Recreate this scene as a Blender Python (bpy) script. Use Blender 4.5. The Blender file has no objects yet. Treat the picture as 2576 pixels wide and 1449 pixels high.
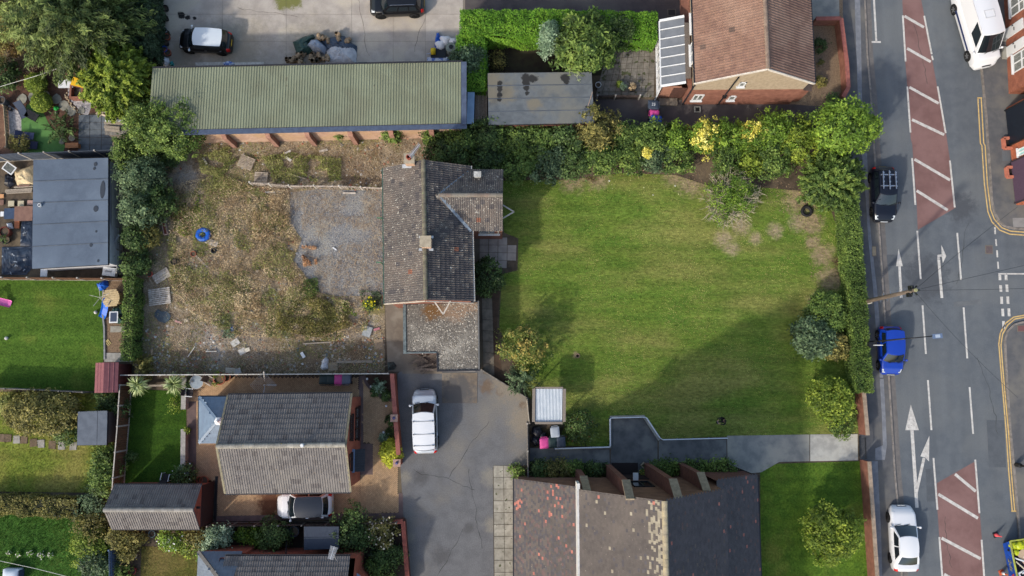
import bpy,math,random
import numpy as np
from mathutils import Matrix,Vector
rnd=random.Random(7)
RS=np.random.RandomState(11)
scene=bpy.context.scene
COL=scene.collection

# ---------------------------------------------------------------- camera, sky, sun, exposure
CAM_H,FPX,V_NADIR=57.0,1950.0,945.0  # drone height in metres, focal length for a 2576 px wide picture
TILT=math.atan((V_NADIR-724.5)/FPX)
cam=bpy.data.objects.new('camera',bpy.data.cameras.new('camera'))
COL.objects.link(cam)
cam.location=(0,0,CAM_H)
cam.rotation_euler=(TILT,0,0)
cam.data.sensor_width=36
cam.data.lens=36*FPX/2576
cam.data.clip_end=3000
scene.camera=cam

SUN_EL,SUN_AZ=math.radians(34),math.radians(226)  # azimuth of the sun from +x, counter-clockwise
world=bpy.data.worlds.new('World')
scene.world=world
world.use_nodes=True
wt=world.node_tree
wt.nodes.clear()
sky=wt.nodes.new('ShaderNodeTexSky')
sky.sky_type='NISHITA'
sky.sun_disc=False
sky.sun_elevation=SUN_EL
sky.sun_rotation=math.radians(90)-SUN_AZ
sky.air_density=1.3
sky.dust_density=3.0
sky.ozone_density=1.0
bg=wt.nodes.new('ShaderNodeBackground')
bg.inputs['Strength'].default_value=0.15
wo=wt.nodes.new('ShaderNodeOutputWorld')
wt.links.new(sky.outputs[0],bg.inputs[0])
wt.links.new(bg.outputs[0],wo.inputs[0])
sl=bpy.data.lights.new('sun','SUN')
sl.energy=2.1
sl.angle=math.radians(2.0)
sl.color=(1.0,0.93,0.82)
sun=bpy.data.objects.new('sun',sl)
COL.objects.link(sun)
sd=Vector((math.cos(SUN_EL)*math.cos(SUN_AZ),math.cos(SUN_EL)*math.sin(SUN_AZ),math.sin(SUN_EL)))
sun.rotation_euler=sd.to_track_quat('Z','Y').to_euler()
sun.location=sd*200
scene.view_settings.view_transform='Standard'
scene.view_settings.look='None'
scene.view_settings.gamma=1
scene.view_settings.use_curve_mapping=False
scene.view_settings.exposure=0.85
scene.cycles.max_bounces=5
scene.cycles.diffuse_bounces=2
scene.cycles.glossy_bounces=2
scene.cycles.transmission_bounces=3
scene.cycles.transparent_max_bounces=4
try:
    scene.cycles.use_denoising=True
    scene.cycles.denoiser='OPENIMAGEDENOISE'
except Exception:
    pass

# ---------------------------------------------------------------- picture point -> world point at a given height
_ct,_st=math.cos(TILT),math.sin(TILT)
def U(u,v,z=0.0):
    xc,yc=(u-1288)/FPX,-(v-724.5)/FPX
    y,zz=yc*_ct+_st,yc*_st-_ct
    s=(CAM_H-z)/-zz
    return Vector((xc*s,y*s,z))
def Q(c,r,zx,zy,z=0.0):  # the same for a point of one of the 4 x 4 detail crops
    return U(644*c+zx*.2502,(0,362.6,725.1,1086.4)[r]+zy*.2502,z)
def UV2(pts,z=0.0):
    return[U(p[0],p[1],z)for p in pts]

# ---------------------------------------------------------------- value noise
def vnoise(x,y,seed=0):
    r=np.random.RandomState(seed)
    t=r.rand(64,64)
    xi,yi=np.floor(x).astype(int),np.floor(y).astype(int)
    fx,fy=x-xi,y-yi
    fx,fy=fx*fx*(3-2*fx),fy*fy*(3-2*fy)
    g=lambda i,j:t[i%64,j%64]
    return(g(xi,yi)*(1-fx)+g(xi+1,yi)*fx)*(1-fy)+(g(xi,yi+1)*(1-fx)+g(xi+1,yi+1)*fx)*fy
def fnoise(x,y,seed=0):
    return .55*vnoise(x,y,seed)+.3*vnoise(x*2.1,y*2.1,seed+1)+.15*vnoise(x*4.3,y*4.3,seed+2)
def inpoly(x,y,poly):
    n,c=len(poly),np.zeros(len(x),bool)
    j=n-1
    for i in range(n):
        xi,yi,xj,yj=poly[i][0],poly[i][1],poly[j][0],poly[j][1]
        if yi!=yj:
            c^=((yi>y)!=(yj>y))&(x<(xj-xi)*(y-yi)/(yj-yi)+xi)
        j=i
    return c
def sample_poly(poly,density,seed):
    xs,ys=[p[0]for p in poly],[p[1]for p in poly]
    n=int((max(xs)-min(xs))*(max(ys)-min(ys))*density)
    r=np.random.RandomState(seed)
    x,y=r.uniform(min(xs),max(xs),n),r.uniform(min(ys),max(ys),n)
    k=inpoly(x,y,poly)
    return x[k],y[k]

# ---------------------------------------------------------------- materials
KA=0.62
def lin(c):
    return tuple(((x/255/12.92)if x/255<=.04045 else((x/255+.055)/1.055)**2.4)for x in c)
def alb(c):
    return tuple(min(.85,x*KA)for x in lin(c))+(1,)
def nd(nt,t,ins=None,**pr):
    n=nt.nodes.new(t)
    for k,v in pr.items():
        setattr(n,k,v)
    for k,v in(ins or{}).items():
        s=n.inputs[k]
        if isinstance(v,bpy.types.NodeSocket):
            nt.links.new(v,s)
        else:
            s.default_value=v
    return n
def mth(nt,op,a,b=0.0,c=None,clamp=False):
    ins={0:a,1:b}
    if c is not None:
        ins[2]=c
    return nd(nt,'ShaderNodeMath',ins,operation=op,use_clamp=clamp).outputs[0]
def mixc(nt,f,a,b,mode='MIX'):
    return nd(nt,'ShaderNodeMix',{0:f,6:a,7:b},data_type='RGBA',blend_type=mode).outputs[2]
def ramp(nt,x,a,b):
    return nd(nt,'ShaderNodeMapRange',{'Value':x,'From Min':a,'From Max':b},interpolation_type='SMOOTHSTEP').outputs[0]
def noise(nt,pos,scale,det=3,rough=.55):
    return nd(nt,'ShaderNodeTexNoise',{'Vector':pos,'Scale':scale,'Detail':det,'Roughness':rough}).outputs[0]
def position(nt,stretch=None,rot=0):
    p=nd(nt,'ShaderNodeNewGeometry').outputs['Position']
    if stretch:
        p=nd(nt,'ShaderNodeMapping',{0:p,'Scale':stretch,'Rotation':(0,0,rot)}).outputs[0]
    return p
def base(name):
    m=bpy.data.materials.new(name)
    m.use_nodes=True
    nt=m.node_tree
    return m,nt,nt.nodes['Principled BSDF']
MATS={}
def M(name,c1,c2=None,scale=3,rough=.85,c3=None,scale3=.35,fine=.12,fscale=40,bump=.0,bscale=25,spec=.3,metal=0,vary=0,spots=(),stretch=None,rot=0,coat=0,lo=.35,hi=.65,lo3=.45,hi3=.65,brick=None,trans=0,patches=(),bands=None):
    """colour c1 broken by c2 (noise of the given scale), large patches of c3, fine grain, spots [(colour, scale, threshold)], bricks"""
    if name in MATS:
        return MATS[name]
    m,nt,b=base(name)
    pos=position(nt,stretch,rot)
    col=alb(c1)
    if c2:
        col=mixc(nt,ramp(nt,noise(nt,pos,scale,5,.6),lo,hi),alb(c1),alb(c2))
    if c3:
        col=mixc(nt,ramp(nt,noise(nt,pos,scale3,4,.6),lo3,hi3),col,alb(c3))
    if brick:
        g=position(nt)
        sx=nd(nt,'ShaderNodeSeparateXYZ',{0:g})
        bv=nd(nt,'ShaderNodeCombineXYZ',{0:mth(nt,'ADD',sx.outputs[0],sx.outputs[1]),1:sx.outputs[2]}).outputs[0]
        bt=nd(nt,'ShaderNodeTexBrick',{'Vector':bv,'Scale':1.0,'Mortar Size':.012,'Brick Width':brick[0],'Row Height':brick[1],'Color1':(.75,.75,.75,1),'Color2':(1.15,1.15,1.15,1),'Mortar':(1.0,.95,.85,1),'Bias':0.0})
        col=mixc(nt,.8,col,bt.outputs[0],'MULTIPLY')
        bm=nd(nt,'ShaderNodeBump',{'Strength':.5,'Distance':.01,'Height':mth(nt,'SUBTRACT',1.0,bt.outputs['Fac'])})
        nt.links.new(bm.outputs[0],b.inputs['Normal'])
    if bands:  # long soft bands: mowing stripes, wheel tracks
        f=noise(nt,position(nt,bands[:3]),1.0,3,.5)
        f=mth(nt,'ADD',mth(nt,'MULTIPLY',mth(nt,'SUBTRACT',f,.5),bands[3]),1.0)
        col=mixc(nt,1.0,col,nd(nt,'ShaderNodeCombineColor',{0:f,1:f,2:f}).outputs[0],'MULTIPLY')
    for(pc,pts,soft)in patches:  # worn or stained places at given spots of the ground
        acc=None
        flat_p=nd(nt,'ShaderNodeVectorMath',{0:position(nt),1:(1,1,0)},operation='MULTIPLY').outputs[0]
        for(x,y,r)in pts:
            d=nd(nt,'ShaderNodeVectorMath',{0:flat_p,1:(x,y,0)},operation='DISTANCE').outputs['Value']
            d=mth(nt,'DIVIDE',d,r)
            acc=d if acc is None else mth(nt,'MINIMUM',acc,d)
        w=mth(nt,'ADD',acc,mth(nt,'MULTIPLY',mth(nt,'SUBTRACT',noise(nt,position(nt),2.2,8,.75),.5),3.0))
        col=mixc(nt,ramp(nt,w,1.0+soft,1.0-soft),col,alb(pc))
    for(sc,ss,th)in spots:
        col=mixc(nt,ramp(nt,noise(nt,pos,ss,2,.5),th,th+.04),col,alb(sc))
    if fine:
        f=noise(nt,pos,fscale,2,.6)
        f=mth(nt,'ADD',mth(nt,'MULTIPLY',mth(nt,'SUBTRACT',f,.5),fine*4),1.0)
        col=mixc(nt,1.0,col,nd(nt,'ShaderNodeCombineColor',{0:f,1:f,2:f}).outputs[0],'MULTIPLY')
    if vary:
        o=nd(nt,'ShaderNodeObjectInfo').outputs['Random']
        i=nd(nt,'ShaderNodeNewGeometry').outputs['Random Per Island']
        r=mth(nt,'FRACT',mth(nt,'ADD',o,i))
        r=mth(nt,'ADD',mth(nt,'MULTIPLY',mth(nt,'SUBTRACT',r,.5),2*vary),1.0)
        col=mixc(nt,1.0,col,nd(nt,'ShaderNodeCombineColor',{0:r,1:r,2:r}).outputs[0],'MULTIPLY')
    if isinstance(col,tuple):
        b.inputs['Base Color'].default_value=col
    else:
        nt.links.new(col,b.inputs['Base Color'])
    b.inputs['Roughness'].default_value=rough
    b.inputs['Specular IOR Level'].default_value=spec
    b.inputs['Metallic'].default_value=metal
    if coat:
        b.inputs['Coat Weight'].default_value=coat
        b.inputs['Coat Roughness'].default_value=.06
    if trans:
        b.inputs['Transmission Weight'].default_value=trans
    if bump and not brick:
        h=noise(nt,pos,bscale,4,.6)
        bm=nd(nt,'ShaderNodeBump',{'Strength':bump,'Distance':.05,'Height':h})
        nt.links.new(bm.outputs[0],b.inputs['Normal'])
    MATS[name]=m
    return m
def LEAF(name,dark,mid,light,trans=.25,rough=.6,vary=.25,gain=1.5):
    """leaf colours: dark / mid / light by the clump's own tint, plus a random change per leaf"""
    if name in MATS:
        return MATS[name]
    m,nt,b=base(name)
    t=nd(nt,'ShaderNodeAttribute',attribute_name='tint').outputs['Fac']
    cr=nd(nt,'ShaderNodeValToRGB',{0:t})
    e=cr.color_ramp.elements
    albg=lambda c:tuple(min(.8,q*gain)for q in alb(c)[:3])+(1,)
    e[0].position,e[0].color=.1,albg(dark)
    e[1].position,e[1].color=.9,albg(light)
    x=e.new(.5)
    x.color=albg(mid)
    r=nd(nt,'ShaderNodeNewGeometry').outputs['Random Per Island']
    r=mth(nt,'ADD',mth(nt,'MULTIPLY',mth(nt,'SUBTRACT',r,.5),2*vary),1.0)
    col=mixc(nt,1.0,cr.outputs[0],nd(nt,'ShaderNodeCombineColor',{0:r,1:r,2:r}).outputs[0],'MULTIPLY')
    nt.links.new(col,b.inputs['Base Color'])
    b.inputs['Roughness'].default_value=rough
    b.inputs['Specular IOR Level'].default_value=.25
    if trans:
        tr=nd(nt,'ShaderNodeBsdfTranslucent',{'Color':col})
        mx=nd(nt,'ShaderNodeMixShader',{0:trans,1:b.outputs[0],2:tr.outputs[0]})
        nt.links.new(mx.outputs[0],nt.nodes['Material Output'].inputs['Surface'])
    MATS[name]=m
    return m

# ---------------------------------------------------------------- objects
OFF={}
def prop(o,label=None,cat=None,group=None,kind=None):
    for k,v in(('label',label),('category',cat),('group',group),('kind',kind)):
        if v:
            o[k]=v
    return o
def thing(name,label,cat,loc=(0,0,0),rz=0,group=None):
    o=bpy.data.objects.new(name,None)
    o.empty_display_size=.3
    o.location=loc
    o.rotation_euler=(0,0,rz)
    COL.objects.link(o)
    OFF[o.name]=Vector(loc)
    return prop(o,label,cat,group,'thing')
def link(name,me,parent=None):
    o=bpy.data.objects.new(name,me)
    COL.objects.link(o)
    if parent is not None:
        o.parent=parent
    return o
def kids(o):
    return list(o.children)
def copy_tree(o,parent=None):
    c=o.copy()
    COL.objects.link(c)
    if parent is not None:
        c.parent=parent
    for ch in kids(o):
        copy_tree(ch,c)
    return c

class MB:
    """collects faces; build() links them as one mesh object"""
    def __init__(s):
        s.v,s.f,s.m=[],[],[]
    def add(s,vs,fs,m=0):
        n=len(s.v)
        s.v+=[tuple(p)for p in vs]
        s.f+=[tuple(i+n for i in f)for f in fs]
        s.m+=[m]*len(fs)
        return s
    def box(s,x0,y0,z0,x1,y1,z1,m=0):
        vs=[(x,y,z)for z in(z0,z1)for y in(y0,y1)for x in(x0,x1)]
        return s.add(vs,[(0,2,3,1),(4,5,7,6),(0,1,5,4),(2,6,7,3),(0,4,6,2),(1,3,7,5)],m)
    def cbox(s,c,size,rz=0,m=0,tilt=(0,0)):
        R=Matrix.Rotation(rz,3,'Z')@Matrix.Rotation(tilt[0],3,'X')@Matrix.Rotation(tilt[1],3,'Y')
        c=Vector(c)
        vs=[c+R@Vector((x*size[0]/2,y*size[1]/2,z*size[2]/2))for z in(-1,1)for y in(-1,1)for x in(-1,1)]
        return s.add(vs,[(0,2,3,1),(4,5,7,6),(0,1,5,4),(2,6,7,3),(0,4,6,2),(1,3,7,5)],m)
    def prism(s,pts,z0,z1,m=0,bottom=False):
        pts=[(p[0],p[1])for p in pts]
        a=sum(pts[i-1][0]*pts[i][1]-pts[i][0]*pts[i-1][1]for i in range(len(pts)))
        if a<0:
            pts=pts[::-1]
        n=len(pts)
        vs=[(x,y,z0)for x,y in pts]+[(x,y,z1)for x,y in pts]
        fs=[tuple(range(n,2*n))]+[(i,(i+1)%n,n+(i+1)%n,n+i)for i in range(n)]
        if bottom:
            fs.append(tuple(range(n))[::-1])
        return s.add(vs,fs,m)
    def sheet(s,pts,z,m=0):
        pts=[(p[0],p[1])for p in pts]
        a=sum(pts[i-1][0]*pts[i][1]-pts[i][0]*pts[i-1][1]for i in range(len(pts)))
        if a<0:
            pts=pts[::-1]
        return s.add([(x,y,z)for x,y in pts],[tuple(range(len(pts)))],m)
    def quad(s,*p,m=0):
        return s.add(p,[tuple(range(len(p)))],m)
    def bar(s,a,b,w,h,m=0,up=(0,0,1)):
        a,b=Vector(a),Vector(b)
        d=(b-a).normalized()
        up=Vector(up)
        if abs(d.dot(up))>.98:
            up=Vector((1,0,0))
        x=d.cross(up).normalized()
        y=x.cross(d)
        vs=[p+x*(i*w/2)+y*(j*h/2)for p in(a,b)for i,j in((-1,-1),(1,-1),(1,1),(-1,1))]
        return s.add(vs,[(3,2,1,0),(4,5,6,7),(0,1,5,4),(1,2,6,5),(2,3,7,6),(3,0,4,7)],m)
    def tube(s,pts,r,n=6,m=0,cap=True):
        pts=[Vector(p)for p in pts]
        rs=r if isinstance(r,(list,tuple))else[r]*len(pts)
        vs,fs=[],[]
        for i,p in enumerate(pts):
            d=(pts[min(i+1,len(pts)-1)]-pts[max(i-1,0)]).normalized()
            ref=Vector((0,0,1))if abs(d.z)<.9 else Vector((1,0,0))
            x=d.cross(ref).normalized()
            y=x.cross(d)
            vs+=[p+(x*math.cos(2*math.pi*k/n)+y*math.sin(2*math.pi*k/n))*rs[i]for k in range(n)]
        for i in range(len(pts)-1):
            for k in range(n):
                a,b=i*n+k,i*n+(k+1)%n
                fs.append((b,a,a+n,b+n))
        if cap:
            fs.append(tuple(range(n)))
            fs.append(tuple(range((len(pts)-1)*n,len(pts)*n))[::-1])
        return s.add(vs,fs,m)
    def lathe(s,prof,c=(0,0,0),n=16,m=0,axis='Z',sx=1,sy=1):
        vs,fs=[],[]
        for r,z in prof:
            for k in range(n):
                a=2*math.pi*k/n
                p=(r*math.cos(a)*sx,r*math.sin(a)*sy,z)
                if axis=='Y':
                    p=(p[0],-p[2],p[1])
                if axis=='X':
                    p=(p[2],p[0],p[1])
                vs.append((p[0]+c[0],p[1]+c[1],p[2]+c[2]))
        for i in range(len(prof)-1):
            for k in range(n):
                a,b=i*n+k,i*n+(k+1)%n
                fs.append((a,b,b+n,a+n))
        if prof[0][0]>1e-4:
            fs.append(tuple(range(n))[::-1])
        if prof[-1][0]>1e-4:
            fs.append(tuple(range((len(prof)-1)*n,len(prof)*n)))
        return s.add(vs,fs,m)
    def grid(s,F,nu,nv,m=0,flip=False):
        vs=[F(i/nu,j/nv)for i in range(nu+1)for j in range(nv+1)]
        fs=[]
        for i in range(nu):
            for j in range(nv):
                a=i*(nv+1)+j
                q=(a,a+nv+1,a+nv+2,a+1)
                fs.append(q[::-1]if flip else q)
        return s.add(vs,fs,m)
    def mesh(s,name,mats,smooth=False,off=None):
        me=bpy.data.meshes.new(name)
        vs=s.v if off is None else[(x-off[0],y-off[1],z-off[2])for x,y,z in s.v]
        me.from_pydata(vs,[],s.f)
        for m in(mats if isinstance(mats,(list,tuple))else[mats]):
            me.materials.append(m)
        if any(s.m):
            me.polygons.foreach_set('material_index',s.m)
        if smooth:
            me.polygons.foreach_set('use_smooth',[True]*len(s.f))
        me.update()
        return me
    def build(s,name,mats,parent=None,smooth=False,world=True,kind=None,label=None):
        """world=True: the points are world points; they are stored relative to the parent"""
        off=OFF.get(parent.name)if(parent is not None and world)else None
        o=link(name,s.mesh(name,mats,smooth,off),parent)
        if parent is not None and off is not None:
            OFF[o.name]=off
        return prop(o,label=label,kind=kind)
def quads_mesh(name,V,mats,tint=None,midx=None,tri=False):
    """V: (n, 4 or 3, 3) array -> one mesh of loose faces"""
    n,k=V.shape[0],V.shape[1]
    me=bpy.data.meshes.new(name)
    me.vertices.add(n*k)
    me.vertices.foreach_set('co',V.astype(np.float32).ravel())
    me.loops.add(n*k)
    me.loops.foreach_set('vertex_index',np.arange(n*k,dtype=np.int32))
    me.polygons.add(n)
    me.polygons.foreach_set('loop_start',np.arange(0,n*k,k,dtype=np.int32))
    me.polygons.foreach_set('loop_total',np.full(n,k,dtype=np.int32))
    for m in mats:
        me.materials.append(m)
    if midx is not None:
        me.polygons.foreach_set('material_index',midx.astype(np.int32))
    if tint is not None:
        a=me.attributes.new('tint','FLOAT','POINT')
        a.data.foreach_set('value',np.repeat(tint,k).astype(np.float32))
    me.update(calc_edges=True)
    return me
def structure(name,mb,mats,smooth=False):
    return mb.build(name,mats,None,smooth,kind='structure')

# ================================================================ SETTING: ground, road, paving
ZR=-0.10  # road level; gardens and pavements are at 0
m_soil=M('soil',(98,84,70),(74,64,52),2.0,c3=(118,104,84),fine=.2,bump=.5)
m_asphalt=M('asphalt',(104,110,116),(96,102,109),1.2,c3=(113,117,120),scale3=.12,fine=.16,fscale=22,rough=.9,bands=(1.1,.03,1,.42),patches=[((84,88,94),[(*U(2330,700)[:2],1.6),(*U(2420,520)[:2],1.0)],.5)])
m_pave_tar=M('pavement_tarmac',(104,104,106),(92,93,97),1.6,c3=(120,117,112),scale3=.3,fine=.12,fscale=30,rough=.92)
m_pave_light=M('pavement_patch',(140,143,150),(124,127,134),2.5,fine=.08,rough=.9)
m_kerb=M('kerb_stone',(150,142,135),(120,114,108),3,fine=.1,vary=.1)
m_drive=M('driveway_tarmac',(116,117,120),(106,107,110),1.3,c3=(132,128,122),scale3=.16,fine=.2,fscale=14,rough=.93,bands=(.5,.12,1,.3),patches=[
    ((94,94,96),[(*U(1060,1200)[:2],.5),(*U(1085,1030)[:2],.4),(*U(1180,1330)[:2],.35),(*U(1110,1400)[:2],.6)],.6),((138,134,126),[(*U(1236,1200)[:2],.6),(*U(1238,1320)[:2],.5),(*U(1030,1350)[:2],.4),(*U(1020,1200)[:2],.4)],.7),
    ((116,100,86),[(*U(1226,972)[:2],.5),(*U(1258,985)[:2],.35),(*U(1315,1020)[:2],.3),(*U(1318,1045)[:2],.35)],.4),
    ((142,134,122),[(*U(1320,1060)[:2],1.0),(*U(1290,960)[:2],1.4)],.5)])
m_dark_drive=M('dark_tarmac',(92,84,84),(76,70,72),1.2,c3=(104,98,94),scale3=.3,fine=.12,rough=.92)
m_yard=M('yard_concrete',(200,190,178),(180,170,160),.9,c3=(206,194,176),scale3=.25,fine=.1,fscale=25,vary=.05,rough=.9,lo3=.5,patches=[
    ((40,38,38),[(*U(457,38)[:2],.28),(*U(472,44)[:2],.2),(*U(490,46)[:2],.13)],.25),
    ((160,150,134),[(*U(600,118)[:2],2.0),(*U(450,140)[:2],1.5),(*U(800,140)[:2],2.2)],.9),
    ((128,128,72),[(*U(715,4)[:2],.7),(*U(740,2)[:2],.6)],.4)])
m_conc=M('path_concrete',(158,158,152),(134,136,134),1.5,c3=(170,168,158),scale3=.5,fine=.08,rough=.9,vary=.1)
m_conc_dark=M('ramp_concrete',(112,114,116),(90,94,97),1.2,c3=(128,130,128),scale3=.5,fine=.08,rough=.9,vary=.12)
m_old_conc=M('old_concrete',(136,124,110),(112,100,88),1.0,c3=(150,140,126),scale3=.5,fine=.1,rough=.93,patches=[((96,94,94),[(*U(1150,985)[:2],1.2)],.5)])
m_slab=M('paving_slab',(176,172,160),(150,146,134),2.5,fine=.08,rough=.9,vary=.12,spots=[((92,96,68),3.0,.66)])
m_slab_dk=M('garden_slab',(146,140,132),(120,116,106),2.5,fine=.1,rough=.9,vary=.12,spots=[((84,90,62),2.2,.6)])
m_slate_pave=M('slate_paving',(112,120,128),(98,106,114),3,fine=.05,rough=.7,vary=.14)
m_gravel=M('gravel_bed',(150,150,150),(120,122,126),9,fine=.35,fscale=18,c3=(160,158,150),scale3=.6,bump=.8,bscale=18)
m_fine_gravel=M('front_garden_gravel',(152,130,106),(128,108,88),9,fine=.3,fscale=22,bump=.7,bscale=22)
m_chip=M('bark_chippings',(150,126,100),(116,94,74),8,fine=.35,fscale=20,bump=.8,bscale=20)
m_bark=M('red_bark',(112,78,64),(84,60,50),5,fine=.35,fscale=20,c3=(132,100,80),bump=.8)
m_white_gravel=M('white_chippings',(205,200,198),(150,146,150),6,fine=.3,fscale=18,bump=.6)
m_red_road=M('red_surfacing',(134,102,98),(124,93,90),1.4,c3=(142,110,106),scale3=.3,fine=.13,fscale=35,rough=.92)
m_white_line=M('road_paint_white',(226,222,216),(196,192,186),5,fine=.12,fscale=20,spots=[((150,150,150),7,.66)])
m_yellow_line=M('road_paint_yellow',(228,196,130),(206,172,110),5,fine=.12,fscale=20,spots=[((150,130,100),7,.68)])

def P2(*pts):
    return[(U(u,v)[0],U(u,v)[1])for u,v in pts]
def flat(name,pts,z,mat,zt=0.0):
    mb=MB()
    mb.sheet(pts,z)
    return structure(name,mb,mat)

g=MB();g.box(-900,-900,-.5,900,900,-.17)
structure('ground',g,M('far_ground',(104,104,78),(84,92,60),.02,c3=(120,112,96),scale3=.06))
west=P2((-420,-420),(2120,-420),(2140,0),(2150,600),(2165,1000),(2175,1449),(2185,1900),(-420,1900))
g=MB();g.prism(west,-.16,-.012)
structure('soil',g,m_soil)

# ---- road with its kerbs
KL=[(2140,-420),(2170,-80),(2176,0),(2182,140),(2190,225),(2198.5,362),(2202,412),(2212,580),(2221,712),(2227,812),(2236,945),(2245,1086),(2252,1199),(2258.5,1266),(2268.5,1446),(2276,1560),(2300,1900)]
KR1=[(2415,-420),(2446,-80),(2454,0),(2470,172),(2482.5,300),(2486,360),(2492,437),(2496,503),(2502,533),(2515,558),(2532,570),(2555,575),(2600,577),(3100,585)]
KR2=[(3100,800),(2600,808),(2576,810),(2552,816),(2535,833),(2529,855),(2531,900),(2535,975),(2542,1075),(2555,1211),(2565,1336),(2570,1446),(2580,1560),(2610,1900)]
flat('road',P2(*KL)+P2(*KR2[::-1])+P2(*KR1[::-1]),ZR,m_asphalt)
pl=P2(*KL)+P2((2180,1900),(2170,1449),(2160,1000),(2146,600),(2120,250),(2085,-80),(2060,-420))
g=MB();g.prism(pl,-.16,-.004);structure('pavement',g,m_pave_tar)
g=MB();g.prism(P2(*KR1)+P2((3100,-420)),-.16,-.004);structure('pavement',g,m_pave_tar)
g=MB();g.prism(P2(*KR2)+P2((3100,1900)),-.16,-.004);structure('pavement',g,m_pave_tar)
def kerb(pts):
    w=[Vector((p[0],p[1],0))for p in P2(*pts)]
    # kerb stones, laid end to end
    acc,stones=0,MB()
    for a,b in zip(w,w[1:]):
        L=(b-a).length
        n=max(1,round(L/.9))
        for i in range(n):
            p,q=a.lerp(b,i/n),a.lerp(b,(i+1)/n-.012/L)
            stones.bar(p+Vector((0,0,-.07)),q+Vector((0,0,-.07)),.14,.155)
    structure('kerb',stones,m_kerb)
for k in(KL[1:-1],KR1[1:-1],KR2[1:-1]):
    kerb(k)
for pts in([(2148,-80),(2162,-80),(2166,100),(2169,268),(2159,268),(2153,100)],
            [(2168,385),(2181,385),(2188,560),(2196,640),(2206,725),(2212,800),(2218,900),(2222,950),(2213,950),(2205,850),(2196,720),(2184,600),(2178,500)],
            [(2213,953),(2223,953),(2228,1050),(2231,1120),(2226,1157),(2202,1157),(2202,1128),(2221,1120),(2218,1040)],
            [(2193,1160),(2208,1160),(2209,1190),(2216,1330),(2220,1470),(2203,1470),(2198,1300)]):
    flat('pavement',P2(*pts),.002,m_pave_light)
flat('pavement',P2((2547,548),(2640,548),(2640,573),(2549,571)),.003,M('corner_paving',(150,148,146),(138,136,134),2,vary=.1))
flat('pavement',P2((2520,362),(2538,362),(2541,405),(2522,405)),.003,m_asphalt)

# ---- painted markings and coloured surfacing
def Qr(c,r,x,y):
    return Q(c,r,x,y,ZR)
red1=[Qr(3,0,*p)for p in((1345,-320),(1510,-320),(1540,0),(1570,150),(1650,600),(1700,870),(1790,1340))]+[Qr(3,1,*p)for p in((1830,170),(1885,640),(1505,862),(1495,600),(1450,0))]+[Qr(3,0,*p)for p in((1435,1400),(1400,870),(1380,620),(1350,0))]
red2=[Qr(3,3,*p)for p in((1698,515),(2085,295),(2130,818),(2150,1085),(2175,1449),(2200,1800),(1775,1800),(1750,1449),(1722,1058),(1703,782))]
flat('red_road_surface',red1,ZR+.004,m_red_road)
flat('red_road_surface',red2,ZR+.004,m_red_road)
def stripe(pts,w,mat,z=.009):
    pts=[Vector((p[0],p[1],0))for p in pts]
    L,R=[],[]
    for i,p in enumerate(pts):
        d=(pts[min(i+1,len(pts)-1)]-pts[max(i-1,0)]).normalized()
        n=Vector((-d.y,d.x,0))*w/2
        L.append(p+n);R.append(p-n)
    mb=MB()
    for i in range(len(pts)-1):
        mb.quad(*[(q.x,q.y,ZR+z)for q in(R[i],R[i+1],L[i+1],L[i])])
    structure('road_marking',mb,mat)
def S(c,r,*pts,w=.15,mat=None,z=.009):
    stripe([Qr(c,r,*p)for p in pts],w,mat or m_white_line,z)
S(3,0,(1050,-280),(1065,0),(1088,412));S(3,0,(1040,423),(1134,423),w=.14,z=.013)
for c,r,a,b in((3,0,(1355,155),(1383,618)),(3,0,(1400,870),(1432,1332)),(3,1,(1448,140),(1481,610)),(3,1,(1500,872),(1535,1356)),(3,2,(1553,172),(1587,660)),
                   (3,2,(1607,924),(1643,1426)),(3,3,(1663,262),(1703,782)),(3,3,(1722,1058),(1760,1560)),(3,0,(1570,160),(1645,545)),(3,0,(1647,560),(1658,605)),
                   (3,0,(1705,870),(1786,1338)),(3,1,(1828,165),(1877,636)),(3,1,(1902,892),(1941,1364)),(3,2,(1966,193),(2003,705)),(3,2,(2026,995),(2062,1464)),
                   (3,3,(2083,280),(2125,818)),(3,3,(2147,1085),(2180,1560))):
    S(c,r,a,b,w=.13)
for c,r,a,b in((3,0,(1372,162),(1568,275)),(3,0,(1398,487),(1636,622)),(3,0,(1422,877),(1715,1040)),(3,0,(1447,1203),(1770,1355)),(3,1,(1472,152),(1830,362)),
                   (3,1,(1495,468),(1806,664)),(3,3,(1880,425),(2088,598)),(3,3,(1712,627),(2110,868)),(3,3,(1745,1068),(2138,1276)),(3,3,(1770,1432),(2150,1640))):
    S(c,r,a,b,w=.21)
def painted(pts,z=.009):
    mb=MB();mb.sheet(pts,ZR+z);structure('road_marking',mb,m_white_line)
painted([Qr(3,1,*p)for p in((1312,1050),(1354,1227),(1288,1227))]);stripe([Qr(3,1,1321,1227),Qr(3,2,1340,97)],.19,m_white_line)
painted([Qr(3,1,*p)for p in((1742,1012),(1792,1125),(1757,1196),(1746,1120))]);S(3,1,(1748,1120),(1714,1122),(1716,1160),w=.2);stripe([Qr(3,1,1716,1162),Qr(3,2,1748,98)],.2,m_white_line)
painted([Qr(3,2,*p)for p in((1435,1170),(1516,1427),(1380,1427))]);stripe([Qr(3,2,1447,1428),Qr(3,3,1476,420),Qr(3,3,1497,762)],.24,m_white_line)
painted([Qr(3,3,*p)for p in((1622,38),(1618,297),(1580,258),(1532,245))]);stripe([Qr(3,3,1568,262),Qr(3,3,1492,605)],.2,m_white_line,.013)
YL=[((3,0),[(2110,985),(2135,1440)]),((3,1),[(2150,15),(2175,400),(2210,680),(2250,780),(2330,865),(2430,905),(2574,915),(2900,925)])]
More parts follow.
